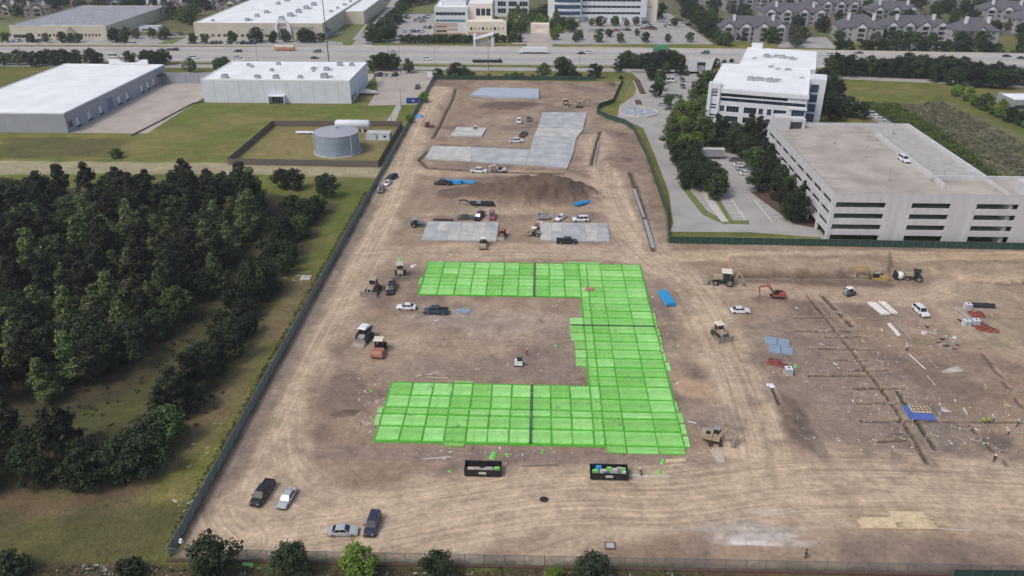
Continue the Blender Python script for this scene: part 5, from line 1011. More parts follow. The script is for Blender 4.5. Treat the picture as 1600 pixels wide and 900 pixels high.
# ------------------------------------------------------------------ green sheeted foundation
CX = [P(p_, 692).x for p_ in (585, 623, 659, 693, 727, 761, 795, 829, 862, 895, 929, 946, 978, 1027, 1068)]
RYB = [P(800, y_).y for y_ in (694, 671, 652, 641, 622, 602)]
RYT = [P(800, y_).y for y_ in (463, 448, 437, 431, 421, 412)]
nm = 11; RYM = [RYB[-1] + (RYT[0] - RYB[-1]) * k / nm for k in range(nm + 1)]
pad = thing('foundation_pad', 'bright green plastic sheeted U-shaped foundation pad with gridded blocks', 'foundation', (0, 0, 0))
PV = []
for v in range(6):
    r = random.Random(50 + v); mb = MB(); n = 5; g = []
    for j in range(n):
        for i in range(n):
            u, w = i / (n - 1), j / (n - 1); ed = i in (0, n - 1) or j in (0, n - 1)
            g.append((u - .5 + (0 if ed else r.uniform(-.02, .02)), w - .5, .22 + (r.uniform(-.05, .01) if ed else r.uniform(-.03, .07))))
    k = len(g); sk = []
    for j in range(n):
        for i in range(n):
            pass
    ring = [i for i in range(n)] + [j * n + n - 1 for j in range(1, n)] + [(n - 1) * n + i for i in range(n - 2, -1, -1)] + [j * n for j in range(n - 2, 0, -1)]
    fs = [(j * n + i, j * n + i + 1, (j + 1) * n + i + 1, (j + 1) * n + i) for j in range(n - 1) for i in range(n - 1)]
    vs = g + [(g[i][0] * 1.05 + r.uniform(-.008, .008), g[i][1] * 1.05 + r.uniform(-.008, .008), -.02) for i in ring]
    for a in range(len(ring)): c_ = (a + 1) % len(ring); fs.append((ring[c_], ring[a], k + a, k + c_))
    mb.add(vs, fs); PV.append(mb.mesh('sheeted_block', ['sheet_green']))
TEN, TEO = MB(), MB()
def block(x0, x1, y0, y1, z=.10):
    gx, gy = .42, .78
    o = link('sheeted_block', RND.choice(PV), pad, ((x0 + x1) / 2 + RND.uniform(-.06, .06), (y0 + y1) / 2 + RND.uniform(-.05, .05), z)); o.scale = ((x1 - x0) - gx, (y1 - y0) - gy, RND.uniform(.9, 1.15))
    o.rotation_euler.z = RND.uniform(-.012, .012)
    for k in range(1, 3):
        m_ = TEO if RND.random() < .25 else TEN; xx = x0 + (x1 - x0) * (k + RND.uniform(-.15, .15)) / 3; m_.box(xx - .018, xx + .018, y0, y1, .37, .395)
        yy = y0 + (y1 - y0) * (k + RND.uniform(-.15, .15)) / 3; m_ = TEO if RND.random() < .25 else TEN; m_.box(x0, x1, yy - .018, yy + .018, .40, .425)
for i in range(len(CX) - 1):
    for rows, use in ((RYB, True), (RYM, i >= 10), (RYT, True)):
        if not use: continue
        for a, c_ in zip(rows, rows[1:]):
            if rows is RYT and i == 0 and a < RYT[1]: x0 = CX[0] + .4
            block(CX[i], CX[i + 1], a, c_)
for a, c_ in zip(RYM[2:9], RYM[3:9]): block(CX[10] - 2.6 - (.8 if a > RYM[4] else 0), CX[10], a, c_)
for i in (11, 12, 13): block(CX[i], CX[i + 1], RYB[0] - 2.4, RYB[0])
block(CX[3], CX[4], RYB[0] - 1.6, RYB[0]); block(CX[0] - 1.4, CX[0], RYB[2], RYB[3]); block(CX[0] - 1.3, CX[0], RYB[1], RYB[2]); block(CX[0] - 1.2, CX[0], RYT[1], RYT[2]); block(CX[3], CX[4], RYB[-1], RYB[-1] + 1.0)
for j in range(0, 15, 1):
    yy = RYB[0] + j * 3.6
    if RND.random() < .75: block(CX[-1], CX[-1] + RND.choice((.9, 1.3, .7)), yy, yy + 3.4, .06)
block(CX[9], CX[12], RYT[-1], RYT[-1] + 1.1)
mb = MB()
mb.box(CX[0] - .25, CX[-1] + .3, RYB[0] - .4, RYB[-1] + .25, -.05, .11); mb.box(CX[10] - .3, CX[-1] + .31, RYB[-1] + .25, RYT[0] - .25, -.05, .108); mb.box(CX[0] - .3, CX[-1] + .29, RYT[0] - .25, RYT[-1] + .4, -.05, .112)
part('trench_sheet', mb, 'sheet_green_shaded', pad)
g = part('tendon_grid', TEN, 'tendon', pad); g['kind'] = 'stuff'; g = part('tendon_grid', TEO, 'tendon_orange', pad); g['kind'] = 'stuff'
part('joint_strip', MB().box(CX[7] - .3, CX[7] + .3, RYB[0], RYB[-1], .2, .36), 'joint_green', pad); part('joint_strip', MB().box(CX[7] - .3, CX[7] + .3, RYT[0], RYT[-1], .2, .36), 'joint_green', pad); part('joint_strip', MB().box(CX[10] - 3, CX[-1], RYM[7] - .25, RYM[7] + .25, .2, .36), 'joint_green', pad)
q = P(922, 454); part('form_box', MB().box(q.x - 1.1, q.x + 1.1, q.y - .8, q.y + .8, .4, .56), 'machine_orange', pad); part('form_board', MB().box(q.x - 1.7, q.x - 1.15, q.y - .9, q.y + .8, .4, .6), 'lumber_pale', pad)
for px, py in ((673, 608), (702, 605), (703, 618), (639, 652), (714, 668), (829, 620), (829, 655), (925, 480), (958, 660), (967, 668), (1000, 640), (930, 630), (870, 640), (760, 652), (830, 430), (905, 440), (960, 520), (985, 595)):
    q = P(px, py); part('pipe_stub', MB().tube((q.x, q.y, .1), (q.x, q.y, 1.1), .09, n=8).tube((q.x + .4, q.y, .1), (q.x + .4, q.y, .9), .06, n=6), 'pipe_grey', pad)

# ------------------------------------------------------------------ concrete slabs
def slab(label, x0, x1, y0, y1, nx, ny, h, m=('concrete_pale', 'concrete_new'), z=0.0):
    t = thing('concrete_slab', label, 'slab', (x0, y0, z)); W, D = x1 - x0, y1 - y0
    part('slab_edge', MB().box(0, W, 0, D, -.2, h - .04), 'concrete', t)
    for i in range(nx):
        for j in range(ny): part('slab_panel', MB().frus((W * i / nx + .1, W * (i + 1) / nx - .1, D * j / ny + .1, D * (j + 1) / ny - .1), (W * i / nx + .2, W * (i + 1) / nx - .2, D * j / ny + .2, D * (j + 1) / ny - .2), h - .04, h + RND.uniform(0, .02)), RND.choice(m), t)
    return t
slab('small pale concrete slab of twelve panels, left of the pair', P(658, 375, .45).x, P(776, 375, .45).x, P(700, 375, .45).y, P(700, 346, .45).y, 6, 2, .45); slab('small pale concrete slab of twelve panels, right of the pair', P(844, 376, .45).x, P(954, 376, .45).x, P(900, 376, .45).y, P(900, 348, .45).y, 6, 2, .45)
def polyslab(name, label, pieces, h, cat='slab'):
    t = thing(name, label, cat, (0, 0, 0))
    for px, m, dh in pieces:
        pl = wpoly(px); a = sum(p[0] * q[1] - q[0] * p[1] for p, q in zip(pl, pl[1:] + pl[:1])); pl = pl if a > 0 else pl[::-1]
        part('slab_pour', MB().prism(pl, -.4, h + dh), m, t)
    return t
polyslab('concrete_slab', 'large L-shaped pale concrete slab in the middle distance', [([(664, 249), (676, 229.5), (736, 231), (736, 254)], 'concrete_pale', .0), ([(736.3, 254), (736.3, 231), (828, 235.5), (820, 259)], 'concrete_new', .01), ([(820.4, 259), (828.4, 235.5), (834, 215), (900, 217), (896, 240), (886, 264.5)], 'concrete_new', .02),
    ([(834.2, 214.6), (840, 201), (912, 203), (900.5, 216.6)], 'concrete_pale', .01), ([(840.2, 200.7), (848, 177), (881, 177), (879, 201.4)], 'concrete_new', .0), ([(879.4, 201.4), (881.4, 177), (917, 177.5), (911, 202.6)], 'concrete_new', .015)], .5)
polyslab('concrete_slab', 'small white concrete slab left of the far trucks', [([(704, 213.5), (714, 200), (760, 201.5), (753, 214.5)], 'concrete_pale', 0)], .5)
polyslab('concrete_slab', 'pale blue sheeted slab on the farthest raised pad', [([(735, 150), (752, 139), (790, 139.5), (785, 154)], 'concrete_blue', 0), ([(785.3, 154), (790.3, 139.5), (842, 141), (842, 155)], 'concrete_blue', .02)], .75)

# ------------------------------------------------------------------ stacks and materials
def at(px, py, lift=0.0): q = P(px, py); return (q.x, q.y, hz(q.x, q.y) + lift)
def pipes(label, a, b_, n, rows, r, m, cat='pipes', name='pipe_bundle', jit=.0):
    q0, q1 = P(*a), P(*b_); c = (q0 + q1) / 2; L = (q1 - q0).length; ang = math.atan2(q1.y - q0.y, q1.x - q0.x)
    t = thing(name, label, cat, (c.x, c.y, hz(c.x, c.y)), ang, None); k0 = 0
    for j in range(rows):
        for i in range(n - j):
            y = (i - (n - j - 1) / 2) * r * 2.02; s_ = RND.uniform(-jit, jit); part('pipe', MB().tube((-L / 2 + s_, y, .12 + r + j * r * 1.75), (L / 2 + s_, y + RND.uniform(-jit, jit) * .2, .12 + r + j * r * 1.75), r, n=8), m, t, False)
    for x in (-L * .3, L * .3): part('bearer', MB().box(x - .08, x + .08, -n * r, n * r, 0, .12), 'lumber', t)
    return t
pipes('long blue pipe bundle beside a black pickup, near half', (693, 286), (721, 287), 7, 4, .16, 'pipe_blue'); pipes('long blue pipe bundle beside a black pickup, far half', (719, 285), (746, 288), 5, 3, .16, 'pipe_blue')
pipes('short blue pipe bundle right of the dark earth mound', (899, 323), (921, 317), 6, 2, .16, 'pipe_blue'); pipes('blue pipe bundle standing alone right of the green pad', (1035, 458), (1049, 479), 8, 3, .16, 'pipe_blue')
pipes('white pipe stack at the top of the trench field, left row', (1361, 475), (1384, 493), 10, 2, .11, 'pipe_white', jit=.6); pipes('white pipe stack at the top of the trench field, right row', (1378, 474), (1398, 492), 7, 2, .11, 'pipe_white', jit=.6)
pipes('three loose white pipes below the white pipe stack', (1388, 506), (1405, 525), 4, 1, .12, 'pipe_white', jit=.5); pipes('single long white pipe lying in the middle of the right lot', (1420, 555), (1446, 579), 1, 1, .12, 'pipe_white'); pipes('thin pale pipe lying right of the long white pipe', (1450, 563), (1466, 577), 1, 1, .08, 'pipe_grey'); pipes('thin pale pipe below the long white pipe', (1448, 588), (1462, 604), 1, 1, .08, 'lumber_pale')
pipes('two pale pipes crossing the ground below the white pipe stack', (1402, 508), (1424, 532), 2, 1, .07, 'pipe_grey', jit=.4)
pipes('black pipe bundle near the right edge', (1518, 478), (1550, 479), 7, 3, .13, 'pipe_black', jit=.8); pipes('grey pipes leaning diagonally beside the black pipe bundle', (1490, 481), (1518, 501), 3, 1, .11, 'pipe_grey', jit=.5); pipes('dark pipe lying left of the white totes', (1496, 500), (1506, 505), 2, 1, .12, 'pipe_black')
pipes('grey blue drain pipe laid in the trench beside the green fence, near half', (1008, 345), (1021, 388), 2, 1, .27, 'pipe_grey'); pipes('grey blue drain pipe laid in the trench beside the green fence, far half', (991, 296), (1006, 340), 2, 1, .22, 'pipe_grey'); pipes('grey drain pipe laid beside the L-shaped slab', (936, 222), (929, 255), 1, 1, .32, 'pipe_grey'); pipes('dark steel bar bundle along the left small slab', (677, 344), (708, 345), 5, 2, .09, 'pipe_black'); pipes('thin grey pipe crossing the bottom of the right lot', (1470, 828), (1520, 830), 1, 1, .05, 'pipe_white')
def mesh_stack(label, px, py, panels, m, ang=0.0):
    t = thing('mesh_sheets', label, 'sheets', at(px, py), ang)
    for (x, y, w, d, z) in panels: part('sheet', MB().frus((x - w / 2, x + w / 2, y - d / 2, y + d / 2), (x - w / 2 + .03, x + w / 2 - .03, y - d / 2 + .03, y + d / 2 - .03), z, z + .18), m, t)
    return t
mesh_stack('stack of pale blue mesh sheets left of the trench field', 1214, 540, [(-1.3, 1.6, 2.6, 3.4, .05), (1.4, 1.6, 2.5, 3.2, .03), (-.5, -1.9, 2.4, 3.2, .06), (2.1, -1.8, 2.4, 3.0, .04)], 'mesh_blue', -.25); mesh_stack('pale blue sheets on the ground beside the navy pickup', 724, 486, [(-.8, .2, 1.8, 1.3, .04), (.9, .1, 1.7, 1.2, .03), (.2, -.9, 2.0, .9, .05)], 'mesh_blue', .1)
def coils(label, px, py, spots, r=.75):
    t = thing('hose_coils', label, 'hose', at(px, py))
    for (x, y, z) in spots:
        for k in range(3):
            mb = MB(); n = 14; R_ = r * (1 - .13 * k); rings = []
            for i in range(n): a = 2 * math.pi * i / n; rings.append([(x + (R_ + .09 * math.cos(b)) * math.cos(a), y + (R_ + .09 * math.cos(b)) * math.sin(a), z + .1 + k * .12 + .09 * math.sin(b)) for b in [2 * math.pi * j / 6 for j in range(6)]])
            rings.append(rings[0]); part('coil', mb.loft(rings, cap=False), 'hose_red', t)
coils('red hose coils beside the pale blue mesh sheets', 1215, 570, [(-1.0, 1.6, 0), (-1.3, .5, 0), (-.2, .2, .1), (.7, -.3, 0), (1.4, -.6, 0), (.2, .9, .2)]); coils('red hose coils right of the two white totes, lower heap', 1536, 512, [(-1.5, 1, 0), (-.6, -.4, 0), (.6, .3, .1), (1.4, -.9, 0), (0, 1.2, .2), (-1.2, -.9, .1), (2.0, -1.6, 0), (.5, -1.4, 0)], .9); coils('red hose coils below the black pipes, upper heap', 1526, 492, [(-1, .6, 0), (0, 0, .1), (1, .7, 0), (.9, -.5, 0), (-.8, -.5, .1)], .85)
def tote(label, px, py, ang=0.0):
    t = thing('water_tote', label, 'tote', at(px, py), ang, 'white water totes'); part('pallet', MB().box(-.6, .6, -.6, .6, 0, .14), 'lumber', t); part('bottle', MB().frus((-.58, .58, -.58, .58), (-.54, .54, -.54, .54), .14, 1.1), 'tote_white', t); part('cap', MB().tube((0, 0, 1.1), (0, 0, 1.2), .15, n=10), 'plastic_black', t)
    mb = MB()
    for k in range(4):
        u = -.6 + k * .4
        for s_ in (-.6, .6): mb.box(u - .02, u + .02, s_ - .02, s_ + .02, .14, 1.12); mb.box(s_ - .02, s_ + .02, u - .02, u + .02, .14, 1.12)
    for z in (.4, .75, 1.1): mb.box(-.62, .62, -.635, -.605, z - .02, z + .02); mb.box(-.62, .62, .605, .635, z - .02, z + .02)
    part('cage', mb, 'post', t); t.scale = (1.35,) * 3
tote('white caged tote below the red hose coils at left', 1231, 584); tote('white caged tote near the right edge, left of two', 1509, 509, .1); tote('white caged tote near the right edge, right of two', 1523, 508, .05); tote('white caged tote at the end of the black pipes', 1511, 483)
def boards(label, a, n, L, ang, m='lumber', w=.28, h=.09, fan=0.0, name='lumber_pile', sp=1.05, layers=1, cat='lumber'):
    t = thing(name, label, cat, at(*a), math.radians(ang))
    for l_ in range(layers):
        for k in range(n):
            y = (k - (n - 1) / 2) * w * sp; f_ = (k - (n - 1) / 2) * fan; x = RND.uniform(-.06, .06) * L
            part('board', MB().beam((-L / 2 + x, y - f_, h / 2 + .01 + l_ * h), (L / 2 + x, y + f_, h / 2 + .01 + l_ * h), w, h * .95), m, t)
    return t
boards('long yellow lumber stack in the right foreground, lower layer', (1383, 818), 7, 8.0, 2, 'lumber', .32, .12, layers=2); boards('yellow lumber stack in the right foreground, right end fanned out', (1428, 820), 7, 6.5, 8, 'lumber', .30, .12, .12, layers=2); boards('short yellow lumber stack behind the long one in the right foreground', (1418, 806), 5, 5.6, 0, 'lumber', .34, .12)
boards('pale boards fanned out in the middle of the right lot', (1487, 579), 7, 4.6, 18, 'lumber_pale', .2, .07, .1); boards('tan planks lying below the grey roofed excavator', (1122, 712), 5, 3.8, 95, 'lumber_pale', .22, .07, .08, sp=1.6); boards('white boards lying crossed inside the U of the pad', (668, 585), 2, 5.2, 20, 'lumber_pale', .16, .06, .5); boards('thin white board below the crossed boards inside the pad', (685, 590), 1, 4.8, 0, 'lumber_pale', .16, .06)
boards('weathered dark plank on the ground between the dumpsters', (845, 728), 2, 6.0, 5, 'wood_grey', .14, .06); boards('pale planks on the ground left of the left dumpster', (683, 716), 2, 5.0, 10, 'lumber_pale', .16, .05, .08); boards('pale board bundle right of the right dumpster', (1000, 744), 3, 9.5, -1, 'lumber_pale', .2, .08, .05); boards('tan lumber by the lower right pad corner', (1054, 720), 3, 3.8, 8, 'lumber', .24, .1); boards('white plastic board right of the lower pad corner', (1082, 660), 1, 1.5, -20, 'pipe_white', .25, .08)
boards('bundle of boards left of the upper pad corner', (683, 409), 3, 3.4, 5, 'lumber_pale', .18, .06); boards('white board stack near the left pad edge inside the site', (596, 534), 3, 2.6, 0, 'lumber_pale', .3, .1); boards('long pale board at the top of the right lot', (1440, 517), 2, 7, -25, 'lumber_pale', .14, .06, .1); boards('single diagonal white board in the lower right lot', (1437, 702), 1, 6.5, -55, 'lumber_pale', .18, .07)
boards('scattered white trim boards right of the blue tarp', (1474, 642), 6, 2.2, 30, 'pipe_white', .14, .06, .25); boards('white board stuck in the earth behind the green vested workers', (1508, 642), 1, 2.2, 85, 'pipe_white', .25, .08); boards('tan loose boards near the small slab pair', (842, 347), 4, 2.6, 15, 'lumber_pale', .22, .08, .1)
t = thing('formwork_box', 'blue tarp covered wooden form box in the right lot', 'formwork', at(1436, 646), -.05)
part('tarp_skirt', MB().frus((-2.5, 2.6, -2.2, 2.0), (-1.9, 2.0, -1.3, 1.6), .0, .75), 'tarp_blue', t); part('timber_frame', MB().box(-1.8, 1.9, -.9, 1.5, .76, .95), 'lumber', t)
for i in range(5): part('joist', MB().box(-1.6 + i * .75, -1.48 + i * .75, -.8, 1.4, .96, 1.06), 'wood_grey', t)
for j in range(3): part('cross_joist', MB().box(-1.6, 1.7, -.6 + j * .8, -.48 + j * .8, 1.065, 1.12), 'wood_grey', t)
t = thing('tarp_heap', 'crumpled light blue tarp at the far left fence', 'tarp', at(655, 183)); part('cover', MB().frus((-1.6, 1.6, -1.4, 1.4), (-.7, 1.0, -.5, .8), 0, 1.0), 'pipe_blue', t); part('fold', MB().frus((-2.3, -.5, -.9, 1.2), (-1.6, -.9, -.2, .5), 0, .6), 'mesh_blue', t)
def dumpster(label, px, py, L, m, fill, ang=0.0, h=1.5, onsite=True):
    q = P(px, py); t = thing('dumpster', label, 'dumpster', (q.x, q.y, hz(q.x, q.y) if onsite else .05), ang); w = 1.25
    mb = MB(); mb.prof([(-L / 2, .2), (L / 2, .2), (L / 2 + .1, h), (-L / 2 - .1, h)], -w, -w + .08); mb.prof([(-L / 2, .2), (L / 2, .2), (L / 2 + .1, h), (-L / 2 - .1, h)], w - .08, w); part('side_wall', mb, m, t)
    part('end_wall', MB().box(-L / 2 - .08, -L / 2 + .02, -w + .08, w - .08, .2, h), m, t); part('door', MB().box(L / 2 - .02, L / 2 + .08, -w + .08, w - .08, .2, h), m, t); part('floor', MB().box(-L / 2, L / 2, -w + .08, w - .08, .18, .3), m, t)
    for k in range(7): part('rib', MB().box(-L / 2 + .4 + k * (L - .8) / 6 - .06, -L / 2 + .4 + k * (L - .8) / 6 + .06, -w - .09, -w - .002, .25, h), m, t)
    part('rim', MB().box(-L / 2 - .12, L / 2 + .12, -w - .06, -w + .06, h, h + .1).box(-L / 2 - .12, L / 2 + .12, w - .06, w + .06, h, h + .1), m, t)
    for x in (-L / 2 + .5, L / 2 - .5): part('roller_foot', MB().tube((x, -.9, .12), (x, .9, .12), .12, n=8), 'rim', t)
    part('label_plate', MB().box(-.7, .6, -w - .11, -w - .092, h * .5, h * .85), 'concrete_pale', t)
    for (x, y, z, s_, mm) in fill: part('waste', MB().frus((x - s_, x + s_, y - s_ * .6, y + s_ * .6), (x - s_ * .6, x + s_ * .7, y - s_ * .3, y + s_ * .4), .3, z), mm, t)
    return t
dumpster('black dumpster holding boards and green sheet, left of two', 755, 738, 6.3, 'black_steel', [(-2.2, .3, .7, .9, 'lumber_pale'), (-1.2, .2, .8, .9, 'rubble'), (0, 0, .7, 1.0, 'rubble'), (1.0, .3, .8, .9, 'concrete'), (2.4, .1, 1.1, .7, 'scrap_green'), (-2.0, -.4, .9, .6, 'cardboard')]); dumpster('black dumpster full of colourful rubbish, right of two', 951, 744, 6.4, 'black_steel', [(-1.8, .5, 1.7, .7, 'pipe_blue'), (-2.4, -.2, 1.4, .7, 'scrap_green'), (-1.0, 0, 1.3, .8, 'lumber_pale'), (0, .2, 1.7, .6, 'scrap_green'), (.9, .2, 1.4, .8, 'concrete_pale'), (1.8, .4, 1.5, .7, 'rubble'), (2.5, .2, 1.6, .5, 'scrap_green'), (-.6, -.4, 1.2, .6, 'tarp_blue'), (2.6, -.4, 1.4, .4, 'white_paint')])
dumpster('blue dumpster behind the fence beside the bright green bush', 646, 161, 6.2, 'dumpster_blue', [(0, 0, 1.2, 1.2, 'rubble')], .1, 2.0, False)
t = thing('tank_cart', 'white round tank on a black cart beside the yellow excavator', 'cart', at(1402, 436)); part('tank', MB().loft([[(.4 + r * math.cos(2 * math.pi * i / 12), r * math.sin(2 * math.pi * i / 12), z) for i in range(12)] for r, z in ((.9, .4), (1.0, .7), (1.0, 1.5), (.7, 1.9), (.2, 2.0))]), 'white_paint', t, True); part('stand', MB().box(-.9, -.5, -1, 1, .2, 2.1).box(-.9, 1.4, -.9, .9, .2, .38), 'plastic_black', t)
for y in (-.9, .9): add_wheel(t, .4, y, .35, .22)
t = thing('generator', 'small white generator with black hood inside the U of the pad', 'generator', at(810, 571)); part('housing', MB().frus((-.9, .9, -.6, .6), (-.8, .8, -.5, .5), .3, 1.4), 'white_paint', t); part('hood', MB().box(-.3, .85, -.52, .52, 1.41, 1.75), 'plastic_black', t); part('skid', MB().box(-1.0, 1.0, -.6, -.4, 0, .3).box(-1, 1, .4, .6, 0, .3), 'plastic_black', t)
t = thing('tool_trailer', 'grey framed tool trailer behind the right small slab', 'trailer', at(849, 342)); part('frame', MB().box(-1.7, 1.7, -1.2, -1.1, .5, 1.6).box(-1.7, 1.7, 1.1, 1.2, .5, 1.6).box(-1.7, -1.6, -1.1, 1.1, .5, 1.6).box(1.6, 1.7, -1.1, 1.1, .5, 1.6), 'machine_grey', t); part('bed', MB().box(-1.6, 1.6, -1.1, 1.1, .5, .6), 'concrete', t); part('chest', MB().box(-.7, .5, -.4, .5, .6, 1.3), 'mesh_blue', t); part('drawbar', MB().beam((-1.7, 0, .55), (-3, 0, .5), .1, .1), 'machine_grey', t)
for y in (-1.3, 1.3): add_wheel(t, 0, y, .35, .2)
t = thing('drain_inlet', 'square concrete drain box in the earth near the bottom fence', 'drain', at(953, 854)); part('collar', MB().box(-.8, .8, -.7, -.5, 0, .35).box(-.8, .8, .5, .7, 0, .35).box(-.8, -.6, -.5, .5, 0, .35).box(.6, .8, -.5, .5, 0, .35), 'wood_grey', t); part('lid', MB().box(-.6, .6, -.5, .5, .1, .3), 'concrete_pale', t)
t = thing('manhole', 'dark open manhole ring in the lower middle track', 'manhole', at(850, 781)); part('ring', MB().loft([[(r * math.cos(2 * math.pi * i / 16), r * .8 * math.sin(2 * math.pi * i / 16), z) for i in range(16)] for r, z in ((.75, 0), (.75, .18), (.5, .18), (.5, .05))]), 'plastic_black', t)
t = thing('valve_stand', 'yellow pipe stand with white cap at the near left corner', 'valve', at(286, 858)); part('stem', MB().tube((0, 0, 0), (0, 0, 1.6), .14, n=8).beam((-.5, 0, .5), (.5, 0, .5), .15, .15), 'machine_yellow', t); part('cap', MB().tube((0, 0, 1.6), (0, 0, 2.1), .38, .2, n=12), 'hat_white', t)
t = thing('fountain', 'round entrance fountain with blue white water by the office drive', 'fountain', (P(997, 176).x, P(997, 176).y, .05)); n = 32
part('basin_rim', MB().loft([[(r * math.cos(2 * math.pi * i / n), r * math.sin(2 * math.pi * i / n), z) for i in range(n)] for r, z in ((8.6, 0), (8.6, .5), (8.0, .5), (8.0, .2))]), 'kerb', t); part('water', MB().loft([[(r * math.cos(2 * math.pi * i / n), r * math.sin(2 * math.pi * i / n), z) for i in range(n)] for r, z in ((7.98, .1), (7.98, .3))]), 'water', t)
for k in range(16): a = k * 2.4; rr = 1.5 + (k % 4) * 1.6; part('boulder', MB().frus((rr * math.cos(a) - .7, rr * math.cos(a) + .7, rr * math.sin(a) - .6, rr * math.sin(a) + .6), (rr * math.cos(a) - .35, rr * math.cos(a) + .4, rr * math.sin(a) - .3, rr * math.sin(a) + .3), .2, 1.0), 'concrete_pale' if k % 2 else 'mesh_blue', t)
for i, (px0, py0, px1, py1) in enumerate([(1003, 127, 997, 148), (998, 158, 997, 165)]):
    a, c_ = P(px0, py0), P(px1, py1); t = thing('planted_island', ('long' if i == 0 else 'small round') + ' raised planting island in the office drive', 'planter', ((a.x + c_.x) / 2, (a.y + c_.y) / 2, .05)); L = (a - c_).length / 2
    part('kerb', MB().frus((-2.0, 2.0, -L, L), (-1.9, 1.9, -L + .1, L - .1), 0, .2), 'kerb', t); part('shrubs', MB().frus((-1.6, 1.6, -L + .4, L - .4), (-1.0, 1.0, -L + 1, L - 1), .2, .9), 'mulch', t)
# batter boards and stakes along the dug lines
BB = []
for px, py, n in [(1300, 489, 3), (1228, 485, 1), (1340, 498, 2), (1282, 518, 3), (1290, 497, 2), (1375, 497, 1), (1334, 518, 2), (1350, 527, 2), (1300, 530, 2), (1310, 547, 2), (1372, 558, 2), (1325, 563, 2), (1368, 566, 1), (1318, 578, 3), (1283, 582, 1), (1378, 572, 2), (1384, 600, 2), (1345, 606, 1), (1394, 612, 2), (1366, 626, 2), (1378, 634, 3), (1412, 625, 3), (1350, 660, 1), (1372, 652, 2), (1395, 688, 1), (1448, 680, 3), (1485, 668, 2), (1500, 676, 3), (1515, 690, 3), (1530, 690, 2), (1545, 680, 2), (1560, 708, 2), (1573, 612, 2), (1586, 616, 1), (1595, 600, 2), (1540, 610, 1), (1570, 640, 3), (1590, 660, 2), (1585, 680, 3), (1340, 545, 2), (1260, 590, 1), (1365, 590, 2), (1510, 655, 1), (1402, 655, 2), (1425, 668, 1), (1466, 655, 2)]:
    for k in range(max(1, n - 1)): BB.append((px + k * 5 + RND.uniform(-1, 1), py + RND.uniform(-3, 3)))
SM = MB().box(-.045, .045, -.045, .045, -.2, .85).mesh('stake', ['lumber_pale']); BM = MB().box(-.1, 1.6, .052, .09, .3, .44).mesh('cross_board', ['lumber_pale'])
BB.sort()
for i, (px, py) in enumerate(BB):
    t = thing('batter_board', 'pale stake frame at the foundation trenches, ' + ordw(i + 1) + ' from the left', 'stakes', at(px, py), RND.choice((0, 0, 1.2, -.6, .2)), 'stake frames along the trenches') if i < 99 else None
    if not t: break
    link('stake', SM, t); o = link('stake', SM, t, (1.4, 0, 0)); o.rotation_euler = (RND.uniform(-.1, .1), RND.uniform(-.1, .1), 0)
    if i % 3 != 1: link('cross_board', BM, t)
# scraps, blocks and litter
SG = [(792, 711, 'bright green sheet scrap right of the left dumpster', .5), (770, 712, 'larger green sheet scrap above the left dumpster', 1.0), (703, 737, 'small green scrap left of the left dumpster', .4), (848, 706, 'green scrap at the lower pad edge', .4), (580, 611, 'green scrap left of the lower pad', .4), (581, 652, 'small green scrap at the left pad edge', .35), (1035, 722, 'green scrap heap by the right dumpster boards', .7), (1030, 740, 'pale green scrap on the boards right of the dumpster', .6), (625, 406, 'pale green panel behind the tan bulldozer', .9), (1041, 505, 'green scrap right of the upper pad', .35), (868, 540, 'green scrap inside the U of the pad', .45), (1243, 572, 'lime green heap beside the red hose coils', .6), (388, 881, 'bright green sheet caught at the bottom fence', .9), (945, 340, 'no', 0)]
for px, py, l_, s_ in SG:
    if s_ == 0: continue
    t = thing('sheet_scrap', l_, 'scrap', at(px, py), RND.uniform(0, 3)); part('sheet', MB().frus((-s_, s_, -s_ * .5, s_ * .5), (-s_ * .6, s_ * .8, -s_ * .2, s_ * .35), 0, .22), 'scrap_green', t); part('fold', MB().frus((-s_ * .3, s_ * 1.1, -s_ * .7, 0), (0, s_ * .7, -s_ * .5, -s_ * .1), 0, .15), 'sheet_green_shaded', t)
t = thing('sheet_scrap', 'crumpled white sheet above the trench field edge', 'scrap', at(1203, 602)); part('sheet', MB().frus((-.9, .9, -.5, .6), (-.4, .6, -.2, .3), 0, .35), 'white_paint', t); part('fold', MB().frus((-.3, 1.2, -.9, -.1), (.1, .8, -.6, -.3), 0, .25), 'tote_white', t)
t = thing('sheet_scrap', 'white sack pile beside the tan bulldozer near the pad', 'scrap', at(645, 417)); part('sack', MB().frus((-.7, .5, -.4, .5), (-.4, .3, -.2, .3), 0, .45), 'white_paint', t); part('sack', MB().frus((.0, .9, .5, 1.3), (.2, .7, .7, 1.1), 0, .3), 'cream_paint', t)
for i, (px, py) in enumerate(sorted([(1460, 519), (1472, 531), (1480, 541), (1485, 532), (1491, 529), (1474, 541), (1488, 537), (1478, 528), (1470, 541), (1466, 536), (1483, 547), (1490, 546), (1495, 540), (1443, 522), (1448, 512)])):
    t = thing('concrete_block', 'small block in the scatter right of the white pipes, ' + ordw(i + 1) + ' from left', 'block', at(px, py), RND.uniform(0, 3), 'blocks scattered right of the white pipes'); s_ = RND.uniform(.3, .5)
    part('block_body', MB().frus((-s_, s_, -s_ * .7, s_ * .7), (-s_ * .9, s_ * .9, -s_ * .6, s_ * .6), 0, s_ * 1.1), RND.choice(['white_paint', 'wood_grey', 'concrete', 'rubble', 'mulch']), t); part('block_cap', MB().box(-s_ * .4, s_ * .4, -s_ * .3, s_ * .3, s_ * 1.1, s_ * 1.3), 'concrete_pale', t)
